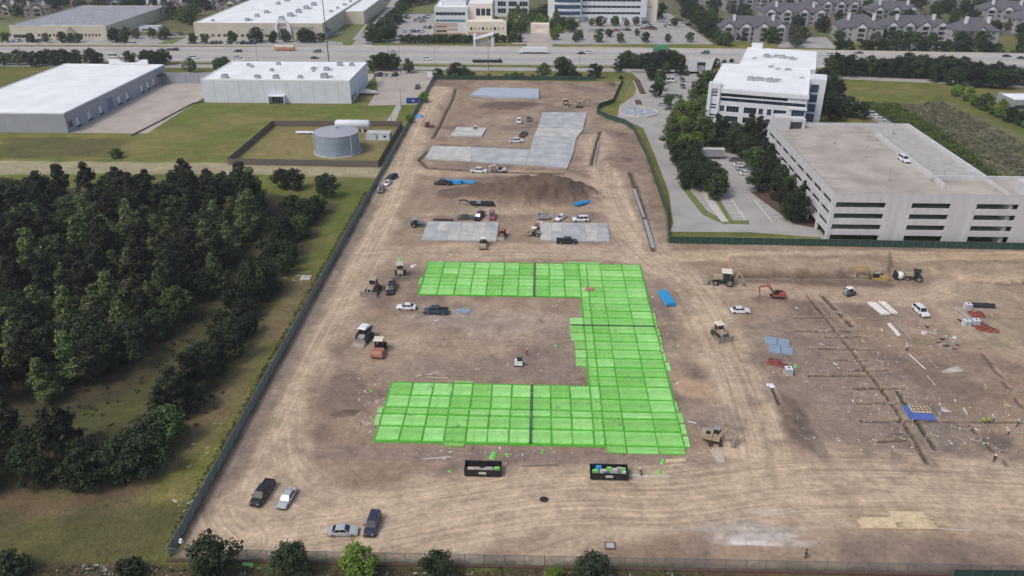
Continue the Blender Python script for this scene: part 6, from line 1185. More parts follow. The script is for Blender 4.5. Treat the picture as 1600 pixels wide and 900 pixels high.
def litter(name, label, cat, zones, n, s0, s1, mats, seed):
    r = random.Random(seed); mb = MB()
    for k in range(n):
        z = r.choice(zones); px, py = r.uniform(z[0], z[1]), r.uniform(z[2], z[3]); q = P(px, py); s_ = r.uniform(s0, s1); a = r.uniform(0, 3.1); h = hz(q.x, q.y)
        b_ = MB(); L_ = s_ * r.uniform(.6, 2.4); b_.frus((-L_, L_, -s_ * .5, s_ * .5), (-L_ * .8, L_ * .9, -s_ * .3, s_ * .35), h - .02, h + s_ * r.uniform(.2, .6)); b_.xf((q.x, q.y, 0), a); mb.add(b_.v, b_.f, r.randrange(len(mats)))
    o = part(name, mb, mats, None); o['kind'] = 'stuff'; tag(o, label, cat); return o
litter('litter', 'small pale debris strewn over the building site', 'debris', [(600, 1060, 700, 725), (640, 880, 470, 600), (1200, 1600, 480, 720), (1010, 1060, 420, 660), (620, 1000, 396, 410), (640, 960, 320, 345), (560, 600, 590, 680), (1390, 1600, 620, 700), (1240, 1420, 480, 690)], 520, .08, .26, ['lumber_pale', 'white_paint', 'rubble', 'lumber', 'concrete_pale', 'wood_grey', 'concrete'], 3)
litter('offcuts', 'pale timber offcuts strewn among the foundation trenches', 'debris', [(1260, 1420, 480, 640), (1340, 1460, 600, 710), (1440, 1600, 620, 700), (1400, 1500, 500, 560)], 260, .06, .17, ['lumber_pale', 'white_paint', 'lumber', 'concrete_pale', 'wood_grey'], 13)
litter('clods', 'loose clods of earth lying on the bare site', 'clods', [(560, 1600, 400, 880), (640, 960, 130, 340), (1050, 1600, 400, 480), (280, 560, 600, 870)], 900, .06, .15, ['sand', 'rubble', 'sand'], 9)
litter('rubble', 'broken pale rubble along the outside of the bottom fence', 'rubble', [(0, 480, 884, 900), (300, 1100, 894, 900), (130, 180, 882, 898)], 120, .08, .22, ['rubble', 'concrete_pale', 'concrete', 'wood_grey'], 5)
litter('fence_litter', 'pale litter in the weeds along the left fence', 'debris', [(285, 340, 690, 760), (300, 360, 640, 720), (270, 300, 780, 830), (440, 500, 425, 445), (460, 480, 432, 438)], 26, .08, .28, ['lumber_pale', 'concrete_pale', 'cardboard'], 6)
for l_, px, py in (('pale concrete pad in the grass strip left of the fence', 478, 434), ('small concrete pad beside the gravel lane above the wood', 356, 272)):
    t = thing('concrete_pad', l_, 'slab', (P(px, py).x, P(px, py).y, 0)); part('slab', MB().frus((-1.4, 1.4, -1.2, 1.2), (-1.3, 1.3, -1.1, 1.1), -.05, .22), 'concrete_pale', t); part('lid', MB().box(-.5, .5, -.5, .5, .22, .3), 'concrete', t)
# poles
def pole(label, px, py, h, r=.18, arms=0, m='post', name='light_pole', cat='light pole', lamp=True):
    q = P(px, py); t = thing(name, label, cat, (q.x, q.y, 0), 0, 'poles along the highway'); part('shaft', MB().tube((0, 0, -.2), (0, 0, h), r, r * .5, n=8), m, t)
    for k in range(arms):
        a = 2 * math.pi * k / arms; part('arm', MB().tube((0, 0, h - .3), (math.cos(a) * 2.2, math.sin(a) * 2.2, h), .07, n=6), m, t)
        if lamp: part('lamp_head', MB().box(math.cos(a) * 2.4 - .45, math.cos(a) * 2.4 + .45, math.sin(a) * 2.4 - .25, math.sin(a) * 2.4 + .25, h - .1, h + .12), 'machine_grey', t)
    part('base', MB().tube((0, 0, 0), (0, 0, .7), .5, n=8), 'concrete', t)
pole('very tall mast light behind the white warehouse roof', 514, 97, 40, .38, 6); pole('very tall mast light above the white office roof', 1184, 84, 38, .36, 6); pole('tall pole behind the left part of the white warehouse', 403, 96, 12, .15, 2); pole('grey pole at the corner beyond the white warehouse', 608, 99, 13, .22, 2); pole('thin dark pole right of the corner pole', 626, 116, 15, .13, 0, 'wood_grey', 'utility_pole', 'utility pole')
pole('dark pole with arm below the canopy sign', 763, 112, 15, .2, 2); pole('thin pole beyond the far fence left of centre', 680, 110, 12, .1, 1); pole('thin pole by the roadside trees right of centre', 905, 104, 12, .1, 1); pole('thin pole beside the tank service path', 612, 196, 7, .12, 0, 'wood_grey', 'utility_pole', 'utility pole'); pole('thin pole by the gap in the tank yard fence', 627, 172, 9, .12, 0, 'wood_grey', 'utility_pole', 'utility pole'); pole('tall mast light above the side street trees', 603, 66, 18, .2, 2); pole('pale pole before the grey roofed warehouse', 62, 70, 12, .1, 1); pole('wooden pole at far left below the roadside trees', 38, 106, 12, .14, 0, 'wood_grey', 'utility_pole', 'utility pole')
t = thing('gantry_sign', 'white roadside board behind the far fence corner', 'sign', (P(672, 124).x, P(672, 124).y, 0)); part('board', MB().box(-1.2, 1.2, -.1, .1, 1.2, 4.0), 'white_paint', t); part('leg', MB().box(-1.0, -.85, -.08, .08, 0, 1.2), 'post', t); part('leg', MB().box(.85, 1.0, -.08, .08, 0, 1.2), 'post', t)

# ------------------------------------------------------------------ workers
def person(label, px, py, ang, shirt, pants, hat, bend=0.0, reach=.0, stride=.12):
    q = P(px, py); b_ = math.radians(bend); hp = Vector((0, 0, .92))
    def up(d, s_=0.0): return hp + Vector((math.sin(b_) * d, s_, math.cos(b_) * d))
    V, E, R = [], [], []
    def v(p, r): V.append(tuple(p)); R.append(r); return len(V) - 1
    def e(a, c): E.append((a, c))
    pel = v(hp, .15); wa = v(up(.22), .14); ch = v(up(.44), .165); nk = v(up(.58), .07); hd = v(up(.66), .085); tp = v(up(.80), .10); cr = v(up(.86), .06)
    for a, c in ((pel, wa), (wa, ch), (ch, nk), (nk, hd), (hd, tp), (tp, cr)): e(a, c)
    for s_, st in ((1, stride), (-1, -stride)):
        h = v(hp + Vector((0, .10 * s_, -.06)), .105); k = v((st * .6 + .04, .11 * s_, .50), .075); an = v((st - .03, .11 * s_, .10), .05); to = v((st + .16, .12 * s_, .04), .045)
        e(pel, h); e(h, k); e(k, an); e(an, to)
        sh = v(up(.50, .20 * s_), .065); el = v(up(.50, .27 * s_) + Vector((.05 + reach * .5, 0, -.27)), .05); wr = v(up(.50, .26 * s_) + Vector((.13 + reach, -.02 * s_, -.48 + reach * .25)), .038); e(ch, sh); e(sh, el); e(el, wr)
        pa = v(up(.50, .255 * s_) + Vector((.16 + reach, -.02 * s_, -.55 + reach * .2)), .032); e(wr, pa)
        for k_ in range(4): f_ = v(up(.50, (.235 + .014 * k_) * s_) + Vector((.19 + reach + .006 * k_, -.02 * s_, -.64 + reach * .2)), .010); e(pa, f_)
        th_ = v(up(.50, .215 * s_) + Vector((.20 + reach, -.02 * s_, -.59 + reach * .2)), .010); e(pa, th_)
    me = bpy.data.meshes.new('skeleton'); me.from_pydata(V, E, []); o = bpy.data.objects.new('skeleton', me); COL.objects.link(o)
    o.modifiers.new('skin', 'SKIN'); 
    if not me.skin_vertices: me.skin_vertices.new()
    for i, sv_ in enumerate(me.skin_vertices[0].data): sv_.radius = (R[i], R[i]); sv_.use_root = (i == 0)
    o.modifiers.new('sub', 'SUBSURF').levels = 1
    dg = bpy.context.evaluated_depsgraph_get(); nm_ = bpy.data.meshes.new_from_object(o.evaluated_get(dg)); bpy.data.objects.remove(o)
    nm_.materials.clear()
    for m_ in (M['skin'], M[shirt], M[pants], M['mulch']): nm_.materials.append(m_)
    inv = lambda p: (p - hp).dot(Vector((math.sin(b_), 0, math.cos(b_))))
    for f in nm_.polygons:
        c = Vector(f.center); d = inv(c); z = c.z
        hand = abs(c.y) > .17 and (Vector((c.x, 0, c.z)) - Vector((up(.5).x + .16 + reach, 0, up(.5).z - .56 + reach * .2))).length < .13
        f.material_index = 3 if z < .09 else (0 if (d > .56 or hand) else (1 if (d > .02 and (d > .05 or abs(c.y) > .2)) else 2)); f.use_smooth = True
    t = thing('person', label, 'person', (q.x, q.y, hz(q.x, q.y)), math.radians(ang)); link('body', nm_, t)
    c = up(.80); hm = MB(); n = 12
    hm.loft([[(c.x + r * math.cos(2 * math.pi * i / n), r * math.sin(2 * math.pi * i / n), c.z + z) for i in range(n)] for r, z in ((.165, .0), (.165, .02), (.125, .03), (.115, .10), (.06, .145), (.01, .15))]); part('hard_hat', hm, hat, t, True)
    fm = MB()
    for s_ in (-.035, .035): fm.box(c.x + .088, c.x + .104, s_ - .012, s_ + .012, c.z - .03, c.z - .012)
    fm.prof([(c.x + .09, c.z - .03), (c.x + .125, c.z - .075), (c.x + .09, c.z - .08)], -.012, .012); fm.box(c.x + .086, c.x + .1, -.025, .025, c.z - .115, c.z - .105); part('face', fm, 'skin', t)
    return t
person('worker in black clothes and white hat walking in the lower right lot', 1552, 723, 60, 'cloth_dark', 'cloth_dark', 'hat_white'); person('bending worker in lime safety vest, left of the pair at right', 1539, 659, 200, 'hivis', 'cloth_dark', 'hivis', 50, .1); person('worker in lime safety vest, right of the pair at right', 1545, 659, 180, 'hivis', 'cloth_dark', 'cardboard', 15, .05); person('worker with white hat beside the pair in lime vests', 1552, 658, 190, 'cloth_white', 'denim', 'hat_white', 40)
person('worker in pale shirt and dark trousers near the right edge', 1575, 680, 150, 'cloth_white', 'denim', 'hat_white', 35, .1); person('worker in blue standing near the right edge', 1588, 668, 170, 'denim', 'cloth_dark', 'hat_white'); person('dark dressed person near the bottom fence at right', 1258, 872, 0, 'cloth_dark', 'cloth_dark', 'plastic_black'); person('worker in red standing inside the U of the pad', 823, 556, 90, 'cloth_red', 'denim', 'hat_white'); person('worker in white standing beside the white pipe stack', 1416, 549, 120, 'cloth_white', 'cloth_dark', 'hat_white', 20)
person('dark dressed worker by the sacks beside the right dumpster', 1002, 744, 180, 'cloth_dark', 'cloth_dark', 'hat_white', 30, .1)
# ------------------------------------------------------------------ trees
def crown_mesh(name, kind, h, R, base, n, leaf, m, seed, flat=.0):
    r = np.random.default_rng(seed); nc = 46 if kind == 'pine' else 60
    cz = r.uniform(0, 1, nc)
    if kind == 'pine': prof = lambda t: np.clip((1.02 - t) ** .56 * np.minimum(1, .55 + t * 2.2), 0, 1)          # pointed
    elif kind == 'cone': prof = lambda t: np.clip((1.03 - t) ** .9 * np.minimum(1, .5 + t * 3), 0, 1)
    else: prof = lambda t: np.sqrt(np.clip(1 - ((t - .45) / .56) ** 2, 0.02, 1))
    a = r.uniform(0, 2 * np.pi, nc); rad = prof(cz) * R * r.uniform(.45, .98, nc) ** .8
    lob = 1 + .22 * np.sin(a * 3 + seed) + .14 * np.sin(a * 5 + 2.0 * seed)
    C = np.stack([np.cos(a) * rad * lob, np.sin(a) * rad * lob, base + (h - base) * cz], 1)
    C[0] = (0, 0, h * .97); C[1:6] = np.stack([r.normal(0, R * .2, 5), r.normal(0, R * .2, 5), base + (h - base) * r.uniform(.3, .8, 5)], 1)
    w = r.uniform(.5, 1.3, nc) * (.35 + prof(cz)); w /= w.sum()
    idx = r.choice(nc, n, p=w); cr = R * (.20 + .16 * prof(cz[idx])) * r.uniform(.7, 1.2, n)
    d = r.normal(0, 1, (n, 3)); d /= np.linalg.norm(d, axis=1)[:, None]
    p = C[idx] + d * (cr * r.uniform(.3, 1, n) ** .5)[:, None] * np.array([1, 1, .75])
    nrm = d * .8 + r.normal(0, .5, (n, 3)) + np.array([0, 0, .45]); nrm /= np.linalg.norm(nrm, axis=1)[:, None]
    u = np.cross(nrm, r.normal(0, 1, (n, 3))); u /= np.linalg.norm(u, axis=1)[:, None]; v = np.cross(nrm, u)
    s = leaf * r.uniform(.6, 1.35, n)[:, None]; k = r.uniform(.45, .8, n)[:, None]
    V = np.stack([p - u * s, p - v * s * k, p + u * s, p + v * s * k], 1).reshape(-1, 3)
    me = bpy.data.meshes.new(name); nv = len(V); me.vertices.add(nv); me.vertices.foreach_set('co', V.astype(np.float32).ravel())
    me.loops.add(nv); me.loops.foreach_set('vertex_index', np.arange(nv, dtype=np.int32)); me.polygons.add(n); me.polygons.foreach_set('loop_start', np.arange(0, nv, 4, dtype=np.int32)); me.polygons.foreach_set('loop_total', np.full(n, 4, np.int32))
    me.update(calc_edges=True); me.materials.append(M[m]); return me
def trunk_mesh(h, r, limbs, seed, spread):
    q = random.Random(seed); mb = MB(); pts = [Vector((0, 0, -.3))]
    for k in range(1, 5): pts.append(Vector((q.uniform(-.12, .12) * k * .5, q.uniform(-.12, .12) * k * .5, h * k / 4)))
    for k in range(4): mb.tube(pts[k], pts[k + 1], r * (1 - k * .22), r * (1 - (k + 1) * .22), n=7)
    for k in range(limbs):
        t = q.uniform(.35, .85); z = h * t; a = q.uniform(0, 6.28); p0 = Vector((0, 0, z)); mb.tube(p0, p0 + Vector((math.cos(a) * spread * q.uniform(.5, .9), math.sin(a) * spread * q.uniform(.5, .9), q.uniform(.3, 1.4))), r * .4, r * .12, n=5)
    return mb.mesh('trunk', ['bark'])
TP = {}
def tree_kind(key, kind, h, R, base, n, leaf, m, vs=3):
    TP[key] = [(crown_mesh('crown', kind, h, R, base, n, leaf, m, 11 * v + len(TP) * 101 + 3), trunk_mesh(h * .9, .22 + h * .008, 9, v + 7, R)) for v in range(vs)]
tree_kind('pine', 'pine', 12.5, 3.7, 2.2, 3000, .34, 'leaf_pine', 4); tree_kind('dark', 'round', 9.0, 4.2, 1.2, 3000, .34, 'leaf_dark', 4); tree_kind('mid', 'round', 9.0, 4.0, 1.4, 2800, .36, 'leaf_mid', 4)
tree_kind('light', 'cone', 11.0, 4.0, 1.0, 3200, .30, 'leaf_light', 4); tree_kind('bright', 'round', 6.5, 2.9, .8, 2600, .26, 'leaf_bright', 2); tree_kind('grey', 'round', 8.5, 3.6, 1.5, 2000, .34, 'leaf_grey', 3); tree_kind('bush', 'round', 3.0, 2.0, .1, 1200, .24, 'leaf_dark', 3); tree_kind('bushl', 'round', 3.0, 2.0, .1, 1200, .24, 'leaf_mid', 3)
LONG = {'pine': 'dark pine', 'dark': 'dark green tree', 'mid': 'mid green tree', 'light': 'pale green pointed tree', 'bright': 'bright green tree', 'grey': 'greyish green tree', 'bush': 'dark bush', 'bushl': 'green bush'}
NAM = {'pine': 'pine_tree', 'dark': 'oak_tree', 'bush': 'bush', 'bushl': 'bush', 'light': 'pointed_tree'}
def tree(key, x, y, s, label, group, z=0.0, sz=1.0):
    cm, tm = RND.choice(TP[key]); nm_ = NAM.get(key, 'broadleaf_tree')
    t = thing(nm_, label, 'bush' if nm_ == 'bush' else 'tree', (x, y, z), RND.uniform(0, 6.28), group); k = s * RND.uniform(.94, 1.06); t.scale = (k, k, k * sz); link('crown', cm, t); link('trunk', tm, t); return t
def poisson(poly, dmin, seed, tries=9000, cap=999):
    r = random.Random(seed); xs_ = [p[0] for p in poly]; ys_ = [p[1] for p in poly]; out = []
    X = np.array([(r.uniform(min(xs_), max(xs_)), r.uniform(min(ys_), max(ys_))) for _ in range(tries)]); X = X[inpoly(X[:, 0], X[:, 1], poly)]
    for x, y in X:
        if len(out) >= cap: break
        if all((x - a) ** 2 + (y - b_) ** 2 > dmin * dmin for a, b_ in out): out.append((float(x), float(y)))
    return out
# the wood left of the site
WA = wpoly([(-40, 316), (330, 312), (392, 322), (402, 350), (372, 410), (330, 455), (285, 505), (225, 550), (160, 600), (70, 635), (-60, 645)])
WB = wpoly([(455, 322), (500, 330), (490, 380), (452, 428), (430, 452), (425, 490), (390, 545), (330, 620), (300, 690), (235, 735), (185, 755), (170, 735), (240, 660), (310, 600), (362, 520), (395, 455), (440, 390)])
WBP = [(495, 335), (478, 350), (460, 345), (470, 372), (448, 380), (432, 372), (440, 402), (425, 415), (446, 428), (415, 455), (398, 470), (385, 500), (368, 490), (388, 522), (366, 538), (350, 525), (370, 560), (342, 565), (322, 585), (345, 590), (318, 606), (298, 618), (306, 638), (280, 648), (258, 662), (268, 688), (245, 698), (228, 716), (208, 728), (190, 748), (232, 738)]
WC = wpoly([(-50, 770), (60, 765), (150, 765), (165, 715), (110, 690), (20, 690), (-50, 705)])
lightpx = [(90, 430), (110, 430), (200, 345), (215, 350), (270, 355), (255, 350), (335, 335), (360, 325), (385, 330), (400, 320), (200, 400), (230, 400), (250, 402), (295, 400), (310, 402), (330, 410), (105, 470), (125, 480), (140, 490), (60, 480), (0, 480), (200, 500), (215, 505), (235, 510), (255, 515), (280, 530), (150, 620), (215, 590), (235, 580), (180, 545), (20, 510), (115, 500), (0, 430), (90, 580), (40, 400), (60, 350), (150, 360), (130, 330), (300, 470), (180, 470), (50, 550), (120, 560), (250, 450), (20, 330), (350, 370)]
LW = [P(a, b_ + 40) for a, b_ in lightpx]
cand = [(x, y, 'A') for x, y in poisson(WA, 5.2, 1, 12000, 250)] + [(P(*q_).x, P(*q_).y, 'B') for q_ in WBP] + [(x, y, 'C') for x, y in poisson(WC, 4.6, 3, 3000, 30)]
rows = {}
for x, y, zn in cand:
    dl = min((x - q.x) ** 2 + (y - q.y) ** 2 for q in LW)
    key = 'light' if (zn == 'A' and dl < 15) else RND.choice(['pine'] * 6 + ['dark'] * 2 + ['grey', 'mid']) if zn == 'A' else RND.choice(['dark', 'dark', 'dark', 'pine', 'pine', 'mid'])
    s_ = RND.uniform(.72, 1.2) * (.76 if zn != 'A' else 1)
    rows.setdefault((zn, int(y // 9)), []).append((x, y, key, s_))
zn_txt = {'A': 'of the wood', 'B': 'of the wood edge strip', 'C': 'of the near left clump'}
for zn in 'ABC':
    for ri, kk in enumerate(sorted(k for k in rows if k[0] == zn)):
        for i, (x, y, key, s_) in enumerate(sorted(rows[kk])): tree(key, x, y, s_, LONG[key] + ', ' + ordw(i + 1) + ' from left in ' + ordw(ri + 1) + ' row ' + zn_txt[zn], 'trees of the wood left of the site')
for l_, px, py, key, s_ in (('round dark tree standing alone at the lawn edge of the wood', 512, 308, 'dark', .85), ('dark upright tree, left of a pair above the wood strip', 442, 294, 'dark', .72), ('dark upright tree, right of a pair above the wood strip', 461, 296, 'dark', .75), ('big pale green tree at the upper right corner of the wood', 400, 335, 'light', 1.35), ('round dark tree beside the worn track at mid height', 448, 412, 'dark', .7), ('broad dark tree at the bend of the worn track', 405, 462, 'dark', 1.0), ('small bright tree at the wood edge near the fence', 235, 728, 'bright', .7), ('dark bush at the lower left picture corner', 22, 898, 'bush', 1.3), ('dark bush left of the bottom left trees', 205, 898, 'bush', .9), ('bush beside the pond ditch above the wood', 183, 247, 'bushl', 1.1)): tree(key, P(px, py).x, P(px, py).y, s_, l_, None)
for l_, px, py, key, s_, hh_ in (('dark tree at the bottom fence, first from the left', 327, 874, 'dark', .80, 9), ('dark tree at the bottom fence, second from the left', 453, 876, 'dark', .62, 9), ('bright green round tree at the bottom fence', 560, 879, 'bright', .92, 6.5), ('dark tree at the bottom fence right of the bright green one', 684, 886, 'dark', .5, 9), ('dark tree at the bottom fence below the drain box', 926, 889, 'dark', .54, 9), ('small yellow green bush at the bottom fence', 866, 898, 'bright', .42, 6.5)):
    q = P(px, py, hh_ * s_ * .52); tree(key, q.x, q.y, s_, l_, 'trees along the bottom fence')
for l_, px, py, key, s_ in (('bright green bush at the fence beside the blue dumpster', 663, 160, 'bright', .75), ('bright green bush at the fence below the tank service path', 640, 192, 'bright', .6)): tree(key, P(px, py).x, P(px, py).y, s_, l_, None)
def row(pts, group, where, keys, s0, s1, dj=1.0, zz=0.0):
    for i, (px, py) in enumerate(sorted(pts)):
        q = P(px, py); key = RND.choice(keys); tree(key, q.x + RND.uniform(-dj, dj), q.y + RND.uniform(-dj, dj), RND.uniform(s0, s1), LONG[key] + ', ' + ordw(i + 1) + ' from left ' + where, group, zz)
row([(685, 122), (695, 123), (702, 122), (712, 123), (727, 122), (741, 123), (766, 122), (790, 122), (802, 123), (815, 122), (830, 122), (842, 123), (850, 122), (867, 123), (880, 122), (890, 122), (905, 122), (918, 122), (928, 122)], 'trees behind the far site fence', 'behind the far site fence', ['mid', 'dark', 'mid', 'bushl', 'bushl'], .55, 1.15)
row([(972, 106), (980, 105), (990, 107), (1000, 106), (1010, 107), (1022, 106), (1032, 107), (1042, 106), (1052, 107), (1062, 106)], 'trees beside the frontage road', 'in the clump by the frontage road', ['dark', 'mid', 'dark'], .8, 1.05)
row([(1082, 106), (1108, 108), (1118, 106), (1130, 100), (1146, 98), (1110, 96), (1070, 118), (1118, 118), (1020, 125), (1030, 131), (1027, 142), (1025, 152), (1058, 118), (1040, 115), (973, 124), (965, 112), (1045, 165), (1012, 118)], 'shrubs round the office entrance', 'round the office entrance road', ['dark', 'mid', 'bush', 'bushl'], .5, .8)
row([(1293, 122 + 0), (1305, 116), (1318, 119), (1332, 117), (1345, 120), (1358, 118), (1372, 120), (1385, 118), (1398, 120), (1412, 119), (1425, 121), (1438, 120), (1450, 122), (1462, 121), (1475, 123), (1488, 124), (1500, 126), (1513, 128), (1526, 128), (1540, 130), (1553, 131), (1566, 132), (1580, 133), (1594, 134), (1606, 134), (1465, 128), (1495, 133), (1520, 136), (1545, 137), (1570, 138)], 'roadside trees right of the office', 'in the roadside belt at right', ['dark', 'dark', 'dark', 'mid'], .9, 1.25, 1.5)
row([(1300, 150), (1290, 160), (1310, 170), (1296, 178), (1325, 182), (1340, 186), (1305, 188), (1288, 140), (1282, 175), (1272, 182)], 'trees between office and garage', 'between office and garage', ['dark', 'dark', 'pine'], .8, 1.1)
row([(1490, 150), (1505, 158), (1520, 165), (1535, 172), (1548, 178), (1560, 184), (1575, 190), (1590, 196), (1602, 200), (1500, 146), (1515, 150), (1565, 172)], 'hedge trees along the right hand ditch', 'along the right hand ditch', ['mid', 'bright', 'dark', 'bushl'], .55, .85)
row([(1104, 140), (1096, 152), (1088, 162), (1098, 172), (1082, 176), (1070, 182), (1090, 186), (1060, 190), (1078, 196), (1050, 200), (1066, 206), (1088, 206), (1046, 214), (1060, 220), (1078, 222), (1098, 214), (1052, 232), (1068, 236), (1086, 232), (1104, 226), (1090, 194)], 'trees left of the white office', 'left of the white office', ['mid', 'bright', 'light', 'mid', 'bright'], .85, 1.15)
row([(1075, 268), (1088, 272), (1072, 282), (1092, 284), (1108, 288), (1082, 294), (1104, 300), (1122, 304), (1118, 312), (1062, 258), (1078, 250), (1058, 246)], 'trees on the drive island', 'on the long drive island', ['dark', 'mid', 'dark'], .75, .95)
row([(1145, 236), (1160, 240), (1172, 236), (1182, 246), (1168, 250), (1190, 258), (1180, 266), (1198, 270), (1205, 280), (1195, 288), (1210, 292), (1190, 300), (1222, 298), (1215, 310), (1232, 312), (1226, 330), (1238, 340), (1248, 330), (1150, 225), (1165, 226), (1180, 228), (1130, 230), (1118, 222), (1245, 345)], 'trees along the garage wall', 'along the left garage wall', ['dark', 'pine', 'dark', 'mid'], .75, 1.0)
row([(8, 102), (18, 101), (32, 102), (44, 101), (55, 103), (66, 102), (78, 102), (92, 103), (105, 102), (120, 102), (146, 102), (158, 103), (205, 102), (228, 101), (242, 102), (252, 102), (258, 101), (298, 114), (340, 113), (350, 110), (585, 110), (595, 109), (605, 111), (600, 106), (636, 114), (616, 110)], 'trees along the near side of the highway at left', 'along the near side of the highway', ['dark', 'mid', 'grey', 'dark'], .75, 1.0)
row([(8, 66), (52, 67), (75, 67), (100, 68), (115, 67), (125, 66), (180, 66), (193, 67), (197, 60), (215, 60), (236, 60), (255, 62), (262, 60), (302, 68), (320, 68), (365, 67), (402, 66), (408, 66), (425, 67), (430, 62), (445, 66), (452, 66), (470, 66), (478, 66), (486, 67), (500, 66), (505, 60)], 'trees before the far warehouses', 'before the far warehouses', ['dark', 'mid', 'grey', 'mid'], .6, .95)
row([(578, 66), (585, 66), (592, 64), (600, 66), (608, 64), (583, 60), (594, 58), (600, 54), (605, 50), (610, 45), (600, 48), (608, 40), (613, 36), (618, 32), (622, 27), (628, 22), (632, 17), (638, 12), (622, 36), (615, 57), (598, 62)], 'trees along the side street', 'along the side street', ['mid', 'dark', 'mid'], .85, 1.1)
row([(x_, 67.5) for x_ in range(628, 745, 7)] + [(770, 66), (778, 66), (786, 66), (798, 66), (806, 66), (812, 66)], 'clipped street trees before the cream offices', 'in the row before the cream offices', ['mid', 'mid', 'dark'], .5, .62, .5)
row([(768, 40), (778, 52), (790, 54), (797, 48), (808, 50), (816, 52), (822, 45), (830, 36), (838, 32), (845, 36), (853, 40), (860, 34), (868, 40), (872, 52), (880, 46), (890, 50), (868, 62), (862, 48), (900, 48), (842, 28), (820, 32), (810, 30), (800, 30), (852, 28)], 'garden trees round the entrance pavilion', 'round the entrance pavilion', ['light', 'mid', 'bright', 'bright', 'mid'], .75, 1.05)
row([(900, 65), (905, 62), (934, 66), (970, 66), (1006, 66), (1042, 66), (1078, 66), (925, 40), (937, 41), (960, 41), (978, 41), (995, 40), (950, 58), (995, 56), (1030, 28), (1033, 20), (1052, 42)], 'trees in the long office car park', 'in the long office car park', ['dark', 'grey', 'mid'], .55, .8)
r_ = random.Random(4)
def scatter(poly, d, group, where, keys, s0, s1, cap, seed, keep=None):
    pts = sorted(poisson(wpoly(poly), d, seed, 6000, cap))
    for i, (x, y) in enumerate(pts):
        key = RND.choice(keys); tree(key, x, y, RND.uniform(s0, s1), LONG[key] + ', ' + ordw(i + 1) + ' from left ' + where, group)
scatter([(-30, 34), (70, 22), (100, 20), (250, 24), (270, 40), (300, 42), (310, 26), (400, 10), (430, -6), (-40, -6)], 11, 'trees among the far left houses', 'among the far left houses', ['dark', 'mid', 'grey', 'mid'], 1.0, 1.4, 98, 5)
scatter([(1062, 24), (1090, 50), (1120, 70), (1200, 76), (1600, 84), (1620, -6), (1060, -6)], 9.5, 'trees among the apartment blocks', 'among the apartment blocks', ['dark', 'dark', 'mid', 'mid', 'grey'], .8, 1.15, 150, 6)
row([(x_, 79 + (x_ - 1300) * .018) for x_ in range(1310, 1600, 13)], 'hedge trees before the apartment blocks', 'in the hedge before the apartments', ['dark', 'dark', 'bushl'], .6, .85)
row([(1068, 20), (1075, 28), (1085, 36), (1092, 44), (1100, 52), (1108, 58), (1116, 64), (1125, 70), (1135, 72), (1080, 18), (1094, 30), (1104, 42), (1112, 50), (1125, 60)], 'dark trees beside the far car park', 'in the belt beside the far car park', ['dark', 'dark', 'mid'], .95, 1.3)
row([(650, 8), (662, 6), (640, 4), (675, 4), (590, 2), (570, 8), (560, 12), (545, 14), (555, 4)], 'trees at the far end of the side street', 'at the far end of the side street', ['dark', 'mid'], .9, 1.2)
# scrub, grass tufts and weeds: too many to count
def tufts(name, label, cat, poly, n, s0, s1, per, leaf, mats, seed, zf=1.0):
    r = np.random.default_rng(seed); pl = wpoly(poly); xs_ = [p[0] for p in pl]; ys_ = [p[1] for p in pl]
    X = np.stack([r.uniform(min(xs_), max(xs_), n * 3), r.uniform(min(ys_), max(ys_), n * 3)], 1); X = X[inpoly(X[:, 0], X[:, 1], pl)][:n]; n = len(X)
    S = r.uniform(s0, s1, n); p = np.repeat(np.concatenate([X, np.zeros((n, 1))], 1), per, 0); s = np.repeat(S, per); N_ = len(p)
    d = r.normal(0, 1, (N_, 3)); d /= np.linalg.norm(d, axis=1)[:, None]; d[:, 2] = np.abs(d[:, 2]); p = p + d * (s * r.uniform(.3, 1, N_))[:, None] * np.array([1, 1, zf])
    u = r.normal(0, 1, (N_, 3)); u /= np.linalg.norm(u, axis=1)[:, None]; v = np.cross(u, r.normal(0, 1, (N_, 3))); v /= np.linalg.norm(v, axis=1)[:, None]; q = (leaf * r.uniform(.6, 1.3, N_))[:, None]
    V = np.stack([p - u * q, p - v * q * .6, p + u * q, p + v * q * .6], 1).reshape(-1, 3); V[:, 2] = np.maximum(V[:, 2], .0); nv = len(V)
    me = bpy.data.meshes.new(name); me.vertices.add(nv); me.vertices.foreach_set('co', V.astype(np.float32).ravel()); me.loops.add(nv); me.loops.foreach_set('vertex_index', np.arange(nv, dtype=np.int32)); me.polygons.add(N_); me.polygons.foreach_set('loop_start', np.arange(0, nv, 4, dtype=np.int32)); me.polygons.foreach_set('loop_total', np.full(N_, 4, np.int32))
    for m in mats: me.materials.append(M[m])
    if len(mats) > 1: me.polygons.foreach_set('material_index', np.repeat(r.integers(0, len(mats), n), per).astype(np.int32))
    me.update(calc_edges=True); o = link(name, me); o['kind'] = 'stuff'; return tag(o, label, cat)
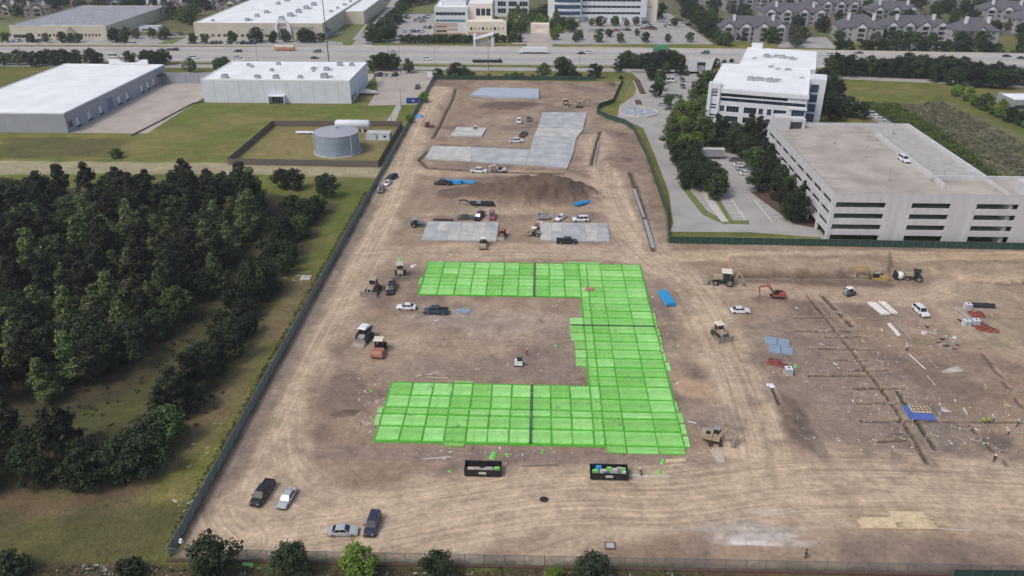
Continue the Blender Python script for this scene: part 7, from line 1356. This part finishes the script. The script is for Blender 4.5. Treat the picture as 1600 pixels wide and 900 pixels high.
tufts('scrub', 'brown leafless scrub on the waste ground right of the garage', 'scrub', [(1400, 165), (1470, 160), (1540, 195), (1610, 230), (1610, 290), (1540, 262), (1480, 215)], 900, .8, 1.9, 26, .30, ['leaf_scrub', 'leaf_scrub', 'leaf_grey'], 21, .9)
tufts('green_scrub', 'green bushes crowding the back wall of the garage', 'scrub', [(1350, 162), (1400, 165), (1480, 215), (1545, 268), (1600, 300), (1600, 285), (1530, 275), (1440, 215), (1390, 190)], 1100, 1.0, 2.6, 30, .30, ['leaf_mid', 'leaf_light', 'leaf_bright', 'leaf_mid'], 22)
tufts('weeds', 'green weeds along the outside of the left fence', 'weeds', [(268, 850), (258, 850), (330, 720), (420, 560), (500, 420), (570, 300), (580, 300), (512, 425), (430, 565), (340, 735)], 1500, .15, .5, 14, .12, ['leaf_mid', 'leaf_grass', 'leaf_light'], 23)
tufts('undergrowth', 'low dark undergrowth on the floor of the wood', 'undergrowth', [(-60, 310), (430, 320), (500, 340), (430, 480), (330, 650), (170, 765), (-60, 770)], 1600, .3, 1.1, 14, .22, ['leaf_dark', 'leaf_pine', 'leaf_mid'], 24, .8)
tufts('rough_grass', 'rough grass tufts on the ground left of the site', 'grass', [(-80, 780), (180, 775), (330, 640), (470, 440), (560, 300), (575, 300), (265, 860), (240, 890), (-90, 890)], 5000, .06, .2, 6, .07, ['leaf_grass', 'verge', 'verge_dry'], 25, .6)
tufts('fence_weeds', 'weeds along the foot of the bottom fence', 'weeds', [(-90, 884), (280, 884), (1100, 892), (1100, 905), (-90, 905)], 700, .12, .45, 12, .11, ['leaf_dark', 'leaf_mid', 'leaf_grass'], 26)
# ------------------------------------------------------------------ the air
hzb = struct('haze', MB().box(-4100, 4100, -50, 9100, -1.6, 101), [], 'stuff'); hm = bpy.data.materials.new('haze_air'); hm.use_nodes = True
hn = hm.node_tree.nodes; hn.remove(hn['Principled BSDF']); pv = hn.new('ShaderNodeVolumePrincipled'); pv.inputs['Color'].default_value = (.86, .90, .95, 1); pv.inputs['Density'].default_value = 0.00017; pv.inputs['Anisotropy'].default_value = 0.2
hm.node_tree.links.new(pv.outputs['Volume'], hn['Material Output'].inputs['Volume']); hzb.data.materials.append(hm)
